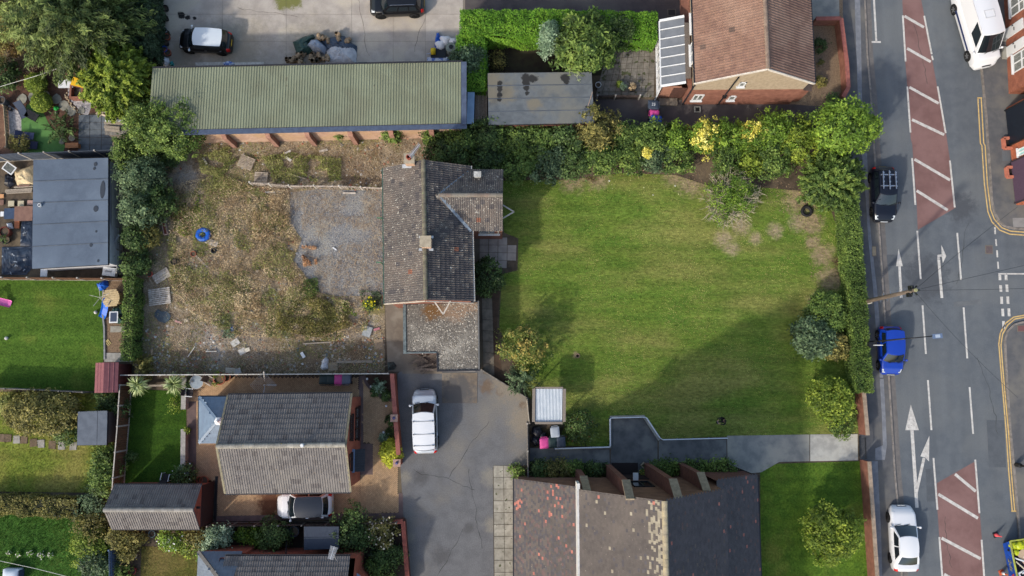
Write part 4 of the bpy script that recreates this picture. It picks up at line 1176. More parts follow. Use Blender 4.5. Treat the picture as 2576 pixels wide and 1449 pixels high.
for(bu,bv),h1,h2 in(((1451,1176),5.2,7.6),((1527.5,1166),9.2,10.8),((1626,1164),9.2,10.8),((1711,1164),6.0,7.6)):
    b_=U(bu,bv,0);mb=MB();w_=.2
    yo,yi=b_.y,YW+.0
    mb.add([(b_.x+sx_*w_,y_,z_)for sx_ in(-1,1)for y_,z_ in((yo,0),(yo,h1),(yi,h2),(yi,0))],[(0,3,2,1),(4,5,6,7),(0,1,5,4),(1,2,6,5),(2,3,7,6)])
    f=mb.build('buttress',M('buttress_brick',(136,92,80),(112,76,68),2,fine=.12,brick=(.225,.075)),t)
    m2=MB();m2.bar((b_.x,yo+.04,h1+.06),(b_.x,yi,h2+.06),.5,.1);m2.build('coping',M('stone_coping',(164,150,128),(140,128,110),4,fine=.1),f)
wx=U(1587,1217,4.5).x
window(t,(wx,YW,3.3),(1,0,0),1.35,2.6,(0,1,0),M('dark_frame',(44,44,46)),2,glass=M('dark_glass',(24,28,30),rough=.1,fine=0),sill=False)
mb=MB();mb.box(wx-.1,YW,.0,wx+1.6,YW+.07,2.3);mb.build('door',M('door_dark',(52,38,36)),t)
mb=MB();mb.box(wx-.7,YW+.02,.02,wx+1.2,YW+.9,.06);mb.build('door_mat',M('mat_dark',(44,36,36)),t)
mb=MB();mb.cbox((U(1599,1200,2.6).x,YW+.25,2.6),(.36,.5,.12));mb.build('porch_lamp',m_white,t)

# ---- tall house with brown tiles and lean-to conservatory
HE,HR=4.6,7.2
t=thing('pebbledash_house','tall house with brown tiled roof, pebbledashed gable and glazed lean-to above the dark driveway','house',cen(1870,130))
A=U(1932,171.5,HR);Bd=U(1924,-5,HR)
B=A+(Bd-A).normalized()*13
sa,sb,d,n,s1,s2=gable(t,A,B,U(1747,130,HE),U(2045,130,HE),HE,HR,m_render,over=.2,verge=.12)
m_tb=M('brown_tile',(150,118,102),(134,104,92),2,fine=.12,vary=.1,c3=(158,128,112),scale3=.4,spots=[((176,160,140),8,.74)])
m_tb2=M('brown_tile_dark',(118,98,88),(106,88,80),2,fine=.12,vary=.1)
bud=[300]
for s_ in sorted((sa,sb),key=lambda s:s[0].x):
    tiled(t,*s_,[(m_tb,.99),(m_tb2,.01)],tw=.38,tg=.42,lift=.035,budget=bud)
    gutter(t,s_[0],s_[1],m_gut,out=Vector((-.06 if s_[0].x<A.x else .06,0,-.06)))
ridge_tiles(t,A+Vector((0,0,.06)),B+Vector((0,0,.06)),M('ridge_brown',(156,136,120),(136,116,104),3,fine=.12,vary=.1))
yw=A.y+.12-.03
xl,xr=min(sa[0].x,sb[0].x)+.2,max(sa[0].x,sb[0].x)-.2
mb=MB();mb.box(xl-.03,yw-.0,0,xr+.03,yw+.05,3.0);mb.build('brick_course',m_brick,t)
mb=MB();mb.box(xl-.035,yw+.05,0,xl,yw+12,3.0);mb.build('brick_course',m_brick,t)
rA,eLx,eRx=A.copy(),Vector((min(sa[0].x,sb[0].x),A.y,HE)),Vector((max(sa[0].x,sb[0].x),A.y,HE))
for e_ in(eLx,eRx):
    mb=MB();mb.bar(e_+Vector((0,-.06,-.06)),rA+Vector((0,-.06,-.06)),.06,.2);mb.build('bargeboard',M('barge_white',(232,224,214),(210,200,190),3,fine=.05),t)
wn_=Vector((0,-1,0))
for(u0,u1,z0,z1,k_)in((1743,1768,.95,2.1,2),(1833,1850,1.0,1.85,1),(1860,1876,3.75,4.5,1)):
    xm0,xm1=U(u0,250,(z0+z1)/2).x,U(u1,250,(z0+z1)/2).x
    window(t,(xm0,yw,z0),(1,0,0),xm1-xm0,z1-z0,wn_,m_white,k_,glass=M('grey_glass',(92,96,92),(120,122,116),6,rough=.2,fine=0))
for u,zt in((1858,5.5),(1748,4.2)):
    x_=U(u,200,zt).x
    mb=MB();mb.tube([(x_,yw-.06,zt),(x_,yw-.06,.05)],.055);mb.build('downpipe',m_gut,t)
mb=MB();mb.cbox((U(1822,235,1.9).x,yw-.1,1.9),(.25,.2,.25));mb.build('wall_lamp',m_black,t)
for v,z_ in((85,3.6),(165,3.2)):
    window(t,(xl-.035,U(1742,v,z_).y,z_),(0,1,0),1.5,.9,(-1,0,0),m_white,2)
# conservatory
h0,h1=2.35,3.1
c0,c1=U(1667,53,h0),U(1658,217,h0)
xo=(c0.x+c1.x)/2
yn_,ys2=c0.y,c1.y
xi=xl-.04
con=MB()
con.box(xo+.1,ys2+.08,0,xi,yn_-.05,.6)
cw=con.build('lean_to_wall',m_brick,t)
nb=7
dk=MB();dk.quad((xo,ys2,h0+.02),(xi-.4,ys2,h1),(xi-.4,yn_,h1),(xo,yn_,h0+.02));dk.quad((xo,ys2,h0-.02),(xo,yn_,h0-.02),(xi-.4,yn_,h1-.04),(xi-.4,ys2,h1-.04))
cr=dk.build('lean_to_roof',M('polycarbonate',(126,130,136),(116,120,126),2,fine=.04,rough=.3,spec=.5),t)
for i in range(nb+1):
    y_=ys2+(yn_-ys2)*i/nb
    m2=MB();m2.bar((xo-.05,y_,h0+.05),(xi-.4,y_,h1+.03),.065 if 0<i<nb else .18,.05);m2.build('glazing_bar',m_white,cr)
m2=MB();m2.box(xi-.42,ys2+.3,h1-.06,xi-.02,yn_-.5,h1+.05);m2.build('timber_gutter',M('grey_timber',(126,116,108),(106,98,92),6,fine=.12,stretch=(6,1,1)),t)
m2=MB();m2.bar((xo-.06,ys2,h0-.03),(xo-.06,yn_,h0-.03),.1,.1);m2.build('gutter',m_white,t)
for i in range(4):
    w_=(yn_-ys2)/4
    window(t,(xo+.1,ys2+i*w_+.1,.65),(0,1,0),w_-.12,1.5,(-1,0,0),m_white,2,transom=.7)
mb=MB();mb.box(xo+.15,ys2+.0,0,xi-.5,ys2+.08,2.2);mb.build('end_wall',M('end_brick',(176,128,108),brick=(.225,.075)),t)
mb=MB();mb.box(xo+.95,ys2-.06,.05,xo+1.95,ys2,2.05);mb.build('door',M('door_wood',(98,66,56),(84,56,48),4),t)
mb=MB();mb.bar((xo-.05,ys2-.06,2.3),(xo-.1,ys2-.25,.05),.09,.09);mb.build('downpipe',m_white,t)
mb=MB();mb.box(xo+.2,ys2-.65,0,xi-.4,ys2-.1,.16);mb.build('step',m_old_conc,t)
mb=MB();q=U(2017,222,2.2);mb.box(xr,q.y-.2,.0,xr+.75,q.y+1.6,2.3);bw=mb.build('bay',m_brick,t)
m2=MB();m2.add([(xr,q.y-.3,2.65),(xr+.9,q.y-.3,2.35),(xr+.9,q.y+1.7,2.35),(xr,q.y+1.7,2.65)],[(0,1,2,3)]);m2.build('bay_roof',m_tb2,t)

# ---- brick terrace and shop across the road
t=thing('brick_terrace','red brick terraced house with white doors and bright white sills across the road','house',cen(2560,100))
f0,f1=U(2521,-90,0),U(2537.5,236,0)
along=(f1-f0).normalized();nrm=Vector((along.y,-along.x,0))
if nrm.x>0:
    nrm=-nrm
Lf=(f1-f0).length
mb=MB();b2,b1=f1-nrm*8,f0-nrm*8
mb.prism([f0,f1,b2,b1],0,5.4);mb.build('wall',M('terrace_brick',(168,106,84),(140,86,70),1.5,fine=.14,brick=(.225,.075)),t)
rdg=Vector((0,0,2.4))
mb=MB();m0,m1=(f0+b1)/2+Vector((0,0,7.8)),(f1+b2)/2+Vector((0,0,7.8));z5=Vector((0,0,5.42))
mb.quad(f0+z5+nrm*.2,f1+z5+nrm*.2,m1,m0);mb.quad(b2+z5,b1+z5,m0,m1);mb.quad(f1+z5,b2+z5,m1);mb.quad(b1+z5,f0+z5,m0)
mb.build('roof',M('terrace_roof',(92,88,90),fine=.1),t)
def on(v,z=0.0):
    """point of the facade at picture row v (ground line)"""
    lo,hi=0.0,1.0
    for _ in range(30):
        k_=(lo+hi)/2
        y_=f0.y+(f1.y-f0.y)*k_
        if y_>U(2530,v,0).y:
            lo=k_
        else:
            hi=k_
    return f0.lerp(f1,lo)+Vector((0,0,z))
for va,vb in((12,56),(150,194)):
    a_,b_=on(vb),on(va)
    window(t,Vector((a_.x,a_.y,.75)),b_-a_,(b_-a_).length,1.6,nrm,m_white,2,transom=.62,glass=M('blind_glass',(150,152,148),(110,114,112),3,rough=.15,fine=0,stretch=(1,8,1)))
for va,vb,lab in((76,101,None),(121,146,None)):
    a_,b_=on(vb),on(va)
    w_=(b_-a_).length;al=(b_-a_).normalized()
    mb=MB();mb.cbox((a_+b_)/2+nrm*.04+Vector((0,0,1.05)),(w_,.1,2.1),math.atan2(al.y,al.x));dd=mb.build('door',m_white,t)
    m2=MB();m2.cbox((a_+b_)/2+nrm*.11+Vector((0,0,1.15)),(.25,.03,.06),math.atan2(al.y,al.x));m2.build('letterbox',m_black,dd)
    m2=MB();m2.cbox(b_.lerp(a_,.12)+nrm*.12+Vector((0,0,1.0)),(.05,.07,.12),math.atan2(al.y,al.x));m2.build('handle',m_black,dd)
    m2=MB();m2.cbox((a_+b_)/2+nrm*.2+Vector((0,0,.06)),(w_+.2,.36,.12),math.atan2(al.y,al.x));m2.build('doorstep',m_conc,t)
t=thing('corner_shop','brick corner shop with a navy panelled front and a purple painted front across the road','shop',cen(2565,400))
f0,f1=U(2531,272,0),U(2557,516,0)
along=(f1-f0).normalized();nrm=Vector((along.y,-along.x,0))
if nrm.x>0:
    nrm=-nrm
mb=MB();mb.prism([f0,f1,f1-nrm*9,f0-nrm*9],0,4.6);mb.build('wall',M('shop_brick',(190,112,82),(168,96,70),1.5,fine=.14,brick=(.225,.075)),t)
mb=MB();mb.prism([f0+nrm*.15,f1+nrm*.15,f1-nrm*9,f0-nrm*9],4.6,4.75);mb.build('roof',M('shop_roof',(70,74,80)),t)
aa=math.atan2(along.y,along.x)
for va,vb,mt,nm in((279,366,M('navy_panel',(30,38,50),(26,32,44),3,rough=.4,fine=.04),'navy_shopfront'),(409,511,M('purple_panel',(92,72,92),(80,62,82),3,fine=.06,stretch=(1,14,1)),'purple_shopfront')):
    a_,b_=on(va),on(vb)
    mb=MB();mb.cbox((a_+b_)/2+nrm*.06+Vector((0,0,1.95)),((b_-a_).length,.16,3.7),aa);mb.build(nm,mt,t)
    for k_ in(0,1):
        m2=MB();e_=a_ if k_==0 else b_;m2.bar(e_+nrm*.1,e_+nrm*.1+Vector((0,0,3.85)),.1,.14,up=nrm);m2.build('pilaster',m_black if nm[0]=='n' else M('purple_trim',(60,50,60)),t)
a_,b_=on(402),on(384)
window(t,Vector((a_.x,a_.y,.9)),b_-a_,(b_-a_).length,1.5,nrm,m_white,2,glass=M('reflection_glass',(168,226,222),(196,240,240),2,rough=.1,fine=0))  # turquoise reflection put into the pane colour
for va,vb in((349,374),(422,446)):
    a_,b_=on(va),on(vb);w_=.12
    mb=MB();q=nrm*.55
    for p0,p1 in((a_,a_+q),(a_+q,b_+q),(b_+q,b_)):
        mb.bar(p0+Vector((0,0,.12)),p1+Vector((0,0,.12)),.2,.26)
    kb=mb.build('lightwell_kerb',M('kerb_brick',(206,128,104),(186,112,92),4,fine=.1),t)
    m2=MB();m2.prism([a_+q*.1,a_+q*.9,b_+q*.9,b_+q*.1],.0,.03);m2.build('lightwell_grille',M('grille_dark',(52,44,42)),t)
for u,v in((2605/1,0),):
    pass

# ================================================================ VEHICLES
def paint(name,c,metal=0,rough=.35,c2=None):
    return M(name,c,c2,1.5,rough=rough,fine=0,coat=.35 if sum(c)<200 else .8,metal=metal,spec=.3)
m_cglass=M('car_glass',(26,36,42),rough=.04,spec=.9,fine=0)
m_tyre=M('tyre_rubber',(34,34,36),rough=.85,fine=.05)
m_rim=M('rim_silver',(176,178,182),rough=.35,metal=.7,fine=0)
m_rim_dk=M('rim_dark',(92,84,80),rough=.45,metal=.5,fine=0)
m_lamp=M('headlamp',(226,232,236),rough=.1,spec=.8,fine=0)
m_tail=M('tail_lamp',(210,34,34),rough=.2,fine=0)
m_chrome=M('chrome',(222,224,228),rough=.15,metal=.9,fine=0)
m_seam=M('seam',(20,20,22),rough=.8,fine=0)
def car(label,front,rear,W,H,body,cat='car',name='parked_car',hood=.26,ws=.17,rear_s=.06,belt=.92,hood_h=.78,nose_h=.62,roof=None,glassroof=False,rims=None,rails=None,rear_glass=True,side_glass=2,roofw=.74,group='cars parked or driving around the houses',taper=.86,z_mid=.7,tail=.0,wheel_r=.31,deck=0.0):
    """front, rear: picture points of bumper centres at mid height. Lower body lofted along its length, cabin as four curved walls and a roof"""
    a,b=U(*front,z_mid),U(*rear,z_mid)
    L=(a-b).length
    c=(a+b)/2
    t=thing(name,label,cat,(c.x,c.y,ZR if c.x>U(2180,500).x else 0.02),math.atan2(a.y-b.y,a.x-b.x),group)
    h=L/2
    xs_=[-h,-h+.05,-h+.18,-h+.42,-h+.8,-h*.4,0,h*.35,h-hood*L,h-hood*L*.5,h-.42,h-.2,h-.06,h]
    wk=[.72*1,.84,.93,.975,.995,1,1,1,.995,.985,.93,.86,.76,.62]
    bz=belt
    zk=[bz-.3,bz-.12,bz-.02,bz+.0,bz+.01,bz,bz-.01,bz-.02,hood_h+.06,hood_h,(hood_h+nose_h)/2+.05,nose_h,nose_h-.1,nose_h-.22]
    if deck:  # a boot lid behind the rear window
        zk[:5]=[bz-.25,bz-.08,bz+.0,bz+.02,bz+.03]
    def Wx(x):return float(np.interp(x,xs_,wk))*W/2
    def Zx(x):return float(np.interp(x,xs_,zk))
    KS=[0,.3,.52,.62,.72,.86,1.0]
    def Bp(x,k):
        w,z=Wx(x),Zx(x);s=1 if k>=0 else-1;k=abs(k)
        ys_=[0,.5*w,.82*w,.95*w,w,.99*w,.93*w]
        zs_=[z+.045,z+.03,z,z-.06,max(z-.2,.42),.40,.2]
        return Vector((x,s*float(np.interp(k,KS,ys_)),float(np.interp(k,KS,zs_))))
    mb=MB()
    xx=sorted(set([round(x,3)for x in xs_]+[round(float(x),3)for x in np.linspace(-h,h,22)]))
    kk=[-1,-.86,-.79,-.72,-.67,-.62,-.57,-.52,-.41,-.3,-.15,0,.15,.3,.41,.52,.57,.62,.67,.72,.79,.86,1]
    mb.add([Bp(x,k)for x in xx for k in kk],[(i*len(kk)+j,(i+1)*len(kk)+j,(i+1)*len(kk)+j+1,i*len(kk)+j+1)[::1]for i in range(len(xx)-1)for j in range(len(kk)-1)]+
           [tuple(range(len(kk))),tuple(range((len(xx)-1)*len(kk),len(xx)*len(kk)))[::-1]])
    mb.build('body',body,t,smooth=True,world=False)
    def panel(name,x0,x1,k0,k1,mat,off=.006,nx=6,nk=4,parent=None):
        def F(u_,v_):
            x,k=x0+(x1-x0)*u_,k0+(k1-k0)*v_
            p=Bp(x,k);e=.01
            nn=(Bp(min(x+e,h-.001),k)-Bp(max(x-e,-h+.001),k)).cross(Bp(x,min(k+e,1))-Bp(x,max(k-e,-1)))
            nn=nn.normalized()if nn.length>1e-9 else Vector((0,0,1))
            return p+nn*off
        m2=MB();m2.grid(F,nx,nk)
        return m2.build(name,mat,parent or t,smooth=True,world=False)
    # cabin
    xb0,xt0=h-hood*L,h-hood*L-ws*L
    xb1,xt1=-h+(tail if tail else .04)*L,-h+(tail if tail else .04)*L+rear_s*L
    zb,zr=belt-.03,H
    wb,wr=W/2*.93,W/2*roofw
    def edgef(tt,front_):
        return(xb0+(xt0-xb0)*tt)if front_ else(xb1+(xt1-xb1)*tt)
    def endF(front_):
        cv=(.16,.12)if front_ else(.12,.1)
        def F(s_,tt):
            s2=s_*2-1
            x=edgef(tt,front_)+(-1 if front_ else 1)*(cv[0]+(cv[1]-cv[0])*tt)*s2*s2*(1 if True else 0)
            zbb=zb if not(front_)else max(Zx(min(xb0,h))-.02,zb-.1)
            z=zbb+(zr-zbb)*(tt**.92)-.05*s2*s2*tt
            return Vector((x,s2*(wb+(wr-wb)*tt),z))
        return F
    Fr,Re=endF(True),endF(False)
    def sideF(sg):
        def F(p_,tt):
            a_,b_=Re(1.0 if sg>0 else 0.0,tt),Fr(1.0 if sg>0 else 0.0,tt)
            q=a_.lerp(b_,p_)
            q.y+=sg*.03*math.sin(math.pi*p_)
            q.z+=.02*math.sin(math.pi*p_)*tt
            return q
        return F
    def roofF(p_,s_):
        a_,b_=Re(s_,1),Fr(s_,1)
        q=a_.lerp(b_,p_);s2=s_*2-1
        q.y+=s2*.03*math.sin(math.pi*p_)
        q.z+=.045*math.sin(math.pi*p_)*(1-.5*s2*s2)+(.02*math.sin(math.pi*p_)if abs(s2)>.99 else .0)
        return q
    cab=MB()
    cab.grid(Fr,8,5);cab.grid(Re,8,5,flip=True)
    cab.grid(sideF(1),8,5,flip=False);cab.grid(sideF(-1),8,5,flip=True)
    cab.build('cabin',body,t,smooth=True,world=False)
    rf=MB();rf.grid(roofF,10,8,flip=False);rf.build('roof',roof or body,t,smooth=True,world=False)
    def glass(name,F,s0,s1,t0,t1,flip=False,off=.012,mat=None,n=6):
        def G(u_,v_):
            s_,tt=s0+(s1-s0)*u_,t0+(t1-t0)*v_
            e=.01
            nn=(F(min(s_+e,1),tt)-F(max(s_-e,0),tt)).cross(F(s_,min(tt+e,1))-F(s_,max(tt-e,0)))
            nn=nn.normalized()*(-1 if flip else 1)
            return F(s_,tt)+nn*off
        m2=MB();m2.grid(G,n,5,flip=flip)
        return m2.build(name,mat or m_cglass,t,smooth=True,world=False)
    glass('windscreen',Fr,.05,.95,.06,.95,n=10)
    if rear_glass:
        glass('rear_window',Re,.1,.9,.12,.92,flip=True,n=10)
    for sg in(1,-1):
        F=sideF(sg);fl=sg>0
        segs={2:((.1,.47),(.51,.93)),3:((.05,.27),(.3,.6),(.63,.94)),1:((.7,.95),)}[side_glass]
        for s0,s1 in segs:
            glass('side_window',F,s0,s1,.16,.88,flip=fl)
        for k_,(s0,s1)in enumerate(segs[-2:]):
            x0,x1=F(s0,0).x,F(s1,0).x
            dpn=panel('door',x0-.02,x1+.05,sg*.56,sg*.9,body,.008,4,4)
            m2=MB();q=Bp(x0+.12,sg*.66);m2.cbox((q.x,q.y+sg*.025,q.z),(.18,.04,.03));m2.build('handle',m_chrome if roof is not None else body,dpn,world=False)
        q=Bp(xb0-.1,sg*.55)
        m2=MB();m2.lathe([(0,-.1),(.07,-.07),(.09,0),(.07,.07),(0,.1)],(xb0-.22,sg*(W/2+.1),belt+.08),10,axis='Y');m2.cbox((xb0-.2,sg*(W/2-.02),belt+.03),(.06,.16,.04));m2.build('wing_mirror',roof if roof and not glassroof else body,t,smooth=True,world=False)
        panel('headlight',h-.42,h-.16,sg*.42,sg*.6,m_lamp,.01)
        panel('tail_light',-h+.03,-h+.22,sg*.5,sg*.72,m_tail,.012)
    panel('bonnet',h-hood*L+.02,h-.22,-.5,.5,body,.012,8,8)
    panel('grille',h-.07,h-.01,-.3,.3,m_black,.008,2,6)
    pl=MB();pl.box(h-.015,-.26,.42,h+.02,.26,.53);pl.build('number_plate',m_white,t,world=False)
    pl=MB();pl.box(-h-.02,-.26,.5,-h+.015,.26,.61);pl.build('number_plate',M('plate_yellow',(226,186,60),fine=0),t,world=False)
    wp=MB()
    for y_ in(-.35,.3):
        wp.bar((xb0-.0,y_,Zx(xb0)+.05),(xb0-.12,y_+.5,Zx(xb0)+.1),.03,.03)
    wp.build('wiper',m_black,t,world=False)
    for x_ in(h-.19*L,-h+.19*L):
        for sg in(1,-1):
            y0=Wx(x_)
            ar=MB();ar.lathe([(0,.0),(wheel_r+.07,0)],(x_,sg*(y0+.004),wheel_r+.03),20,axis='Y');ar.build('wheel_arch',m_seam,t,world=False)
            wh=MB();wh.lathe([(wheel_r*.6,-.11),(wheel_r-.03,-.11),(wheel_r,-.07),(wheel_r,.07),(wheel_r-.03,.11),(wheel_r*.6,.11),(wheel_r*.6,-.11)],(x_,sg*(y0-.075),wheel_r),22,axis='Y')
            w_=wh.build('wheel',m_tyre,t,smooth=True,world=False)
            ri=MB();yy=sg*(y0+.022)
            for k_ in range(5):
                an=k_*2*math.pi/5+.3
                ri.bar((x_,yy,wheel_r),(x_+math.cos(an)*wheel_r*.62,yy,wheel_r+math.sin(an)*wheel_r*.62),.07,.025,up=(0,1,0))
            ri.lathe([(0,0),(wheel_r*.6,0)],(x_,sg*(y0+.005),wheel_r),16,axis='Y',m=1)
            ri.build('rim',[rims or m_rim,m_black],w_,world=False)
    if rails:
        for sg in(1,-1):
            m2=MB();m2.tube([roofF(.06,.5+sg*.46)+Vector((0,0,.02)),roofF(.12,.5+sg*.46)+Vector((0,0,.06)),roofF(.5,.5+sg*.46)+Vector((0,0,.07)),roofF(.88,.5+sg*.46)+Vector((0,0,.06)),roofF(.94,.5+sg*.46)+Vector((0,0,.02))],.02);m2.build('roof_rail',rails,t,world=False)
    t_info=dict(t=t,roofF=roofF,Bp=Bp,h=h,L=L,xb0=xb0,xt1=xt1,H=H,W=W)
    return t_info
p_black=paint('paint_black',(14,15,20));p_white=paint('paint_white',(240,242,246));p_blue=paint('paint_blue',(14,62,176));p_navy=paint('paint_navy',(16,20,34));p_silver=paint('paint_silver',(206,214,224),.3)
p_dk=paint('paint_black_roof',(34,40,52),rough=.3)
G_='cars parked or driving around the houses'
car('small black hatchback with a white roof parked on the concrete yard',(450,98),(581,106),1.7,1.42,p_black,hood=.2,ws=.13,rear_s=.07,roof=paint('paint_white_roof',(236,244,250)),roofw=.8,belt=.9,hood_h=.86,nose_h=.7,taper=.9)
car('black four wheel drive car with silver roof rails at the yard top edge',(930,10),(1067,6),1.85,1.66,p_black,hood=.21,ws=.14,rear_s=.07,belt=1.02,hood_h=.95,nose_h=.78,rails=m_chrome,roofw=.76,wheel_r=.35,side_glass=3)
i4=car('black estate car with silver bars on its roof standing half on the pavement',(2229,556),(2223,418),1.74,1.46,p_navy,hood=.27,ws=.17,rear_s=.08,belt=.9,hood_h=.8,nose_h=.62,rims=m_rim_dk,side_glass=3,roofw=.72)
for f in(.16,.66):
    mb=MB();a_,b_=i4['roofF'](f,.08),i4['roofF'](f,.92);mb.bar(a_+Vector((0,0,.08)),b_+Vector((0,0,.08)),.09,.05)
    for q in(a_,b_):
        mb.bar(q,q+Vector((0,0,.1)),.08,.08)
    mb.build('roof_bar',m_chrome,i4['t'],world=False)
for s_ in(.14,.5,.86):
    mb=MB();a_,b_=i4['roofF'](.02,s_),i4['roofF'](.8,s_);a_.z=b_.z=i4['H']+.16
    mb.bar(a_,b_,.07,.05)
    for f in(.1,.35,.6,.85):
        mb.cbox(a_.lerp(b_,f)+Vector((0,0,.03)),(.12,.12,.06))
    mb.build('bike_carrier',m_chrome,i4['t'],world=False)
car('bright blue hatchback driving past the lamp column by the clipped hedge',(2246,943),(2242,820),1.68,1.46,p_blue,hood=.24,ws=.16,rear_s=.05,belt=.9,hood_h=.82,nose_h=.62,roofw=.76)
car('white saloon car with dark windows heading up the road in the lower corner',(2272,1273),(2281,1439),1.85,1.4,p_white,hood=.27,ws=.17,rear_s=.16,tail=.09,belt=.92,hood_h=.82,nose_h=.62,rims=m_rim_dk,roofw=.7,side_glass=2,deck=1)
car('white and black four wheel drive car with a dark glass roof on the block paving',(696,1273),(836,1269),1.74,1.6,p_white,hood=.22,ws=.15,rear_s=.08,belt=1.0,hood_h=.93,nose_h=.75,roof=p_dk,glassroof=True,roofw=.78,wheel_r=.35)
i7=car('white people carrier with black roof bars parked on the grey tarmac drive',(1067,979),(1071,1141),1.78,1.8,p_silver,hood=.2,ws=.15,rear_s=.03,belt=1.02,hood_h=.98,nose_h=.72,roof=p_white,roofw=.84,side_glass=3)
for f in(.1,.42,.78):
    mb=MB();a_,b_=i7['roofF'](f,.06),i7['roofF'](f,.94);mb.bar(a_+Vector((0,0,.06)),b_+Vector((0,0,.06)),.035,.02)
    ft=MB()
    for q in(a_,b_):
        ft.bar(q,q+Vector((0,0,.07)),.1,.05)
    rb=mb.build('roof_bar',M('bar_grey',(150,154,160),fine=0),i7['t'],world=False);ft.build('foot',m_black,rb,world=False)
iv=car('big white high-roofed van parked at the kerb beside the brick terrace',(2486,164),(2430,-26),2.0,2.55,p_white,cat='van',name='parked_van',hood=.13,ws=.16,rear_s=.005,belt=1.25,hood_h=1.2,nose_h=.8,rear_glass=False,side_glass=1,roofw=.86,z_mid=.8,wheel_r=.36,group=None)
for f in(.25,.62):
    a_=[iv['roofF'](f+dx,s_)+Vector((0,0,.02))for dx,s_ in((-.07,.3),(.07,.3),(.07,.7),(-.07,.7))]
    mb=MB()
    for k_ in range(4):
        mb.bar(a_[k_],a_[(k_+1)%4],.03,.03)
    mb.build('roof_rib',M('van_rib',(214,216,218),fine=0),iv['t'],world=False)
for sg in(1,-1):
    mb=MB();mb.bar((-iv['h']*.55,sg*(iv['W']/2+.02),.62),(iv['h']*.5,sg*(iv['W']/2+.02),.62),.05,.14);mb.build('side_rail',M('van_trim',(38,52,96),fine=0),iv['t'],world=False)

# ================================================================ PEOPLE
m_skin=M('skin',(206,160,136),fine=0,rough=.6);m_hair=M('hair_dark',(48,40,36),(34,28,26),20,fine=.2)
m_coat=M('jacket_black',(36,36,40),fine=.08);m_trs=M('trousers_dark',(44,46,56),fine=.06);m_shoe=M('shoes',(32,30,30),fine=0)
def skin_mesh(name,verts,edges,radii,mats,parent,sub=2,root=0,sel=None):
    me=bpy.data.meshes.new(name)
    me.from_pydata([tuple(v)for v in verts],edges,[])
    o=link(name,me,parent)
    o.modifiers.new('skin','SKIN')
    o.modifiers.new('sub','SUBSURF').levels=sub
    o.modifiers['sub'].render_levels=sub
    if not me.skin_vertices:
        me.skin_vertices.new()if hasattr(me.skin_vertices,'new')else None
    bpy.context.view_layer.objects.active=o
    if not me.skin_vertices:
        bpy.ops.mesh.customdata_skin_add()
    for i,r in enumerate(radii):
        sv=me.skin_vertices[0].data[i]
        sv.radius=r if isinstance(r,tuple)else(r,r)
        sv.use_root=(i==root)
    dg=bpy.context.evaluated_depsgraph_get()
    ev=o.evaluated_get(dg)
    nm=bpy.data.meshes.new_from_object(ev)
    o.modifiers.clear()
    o.data=nm
    nm.name=name
    for m in mats:
        nm.materials.append(m)
    if sel:
        for p in nm.polygons:
            p.material_index=sel(p.center)
    for p in nm.polygons:
        p.use_smooth=True
    return o
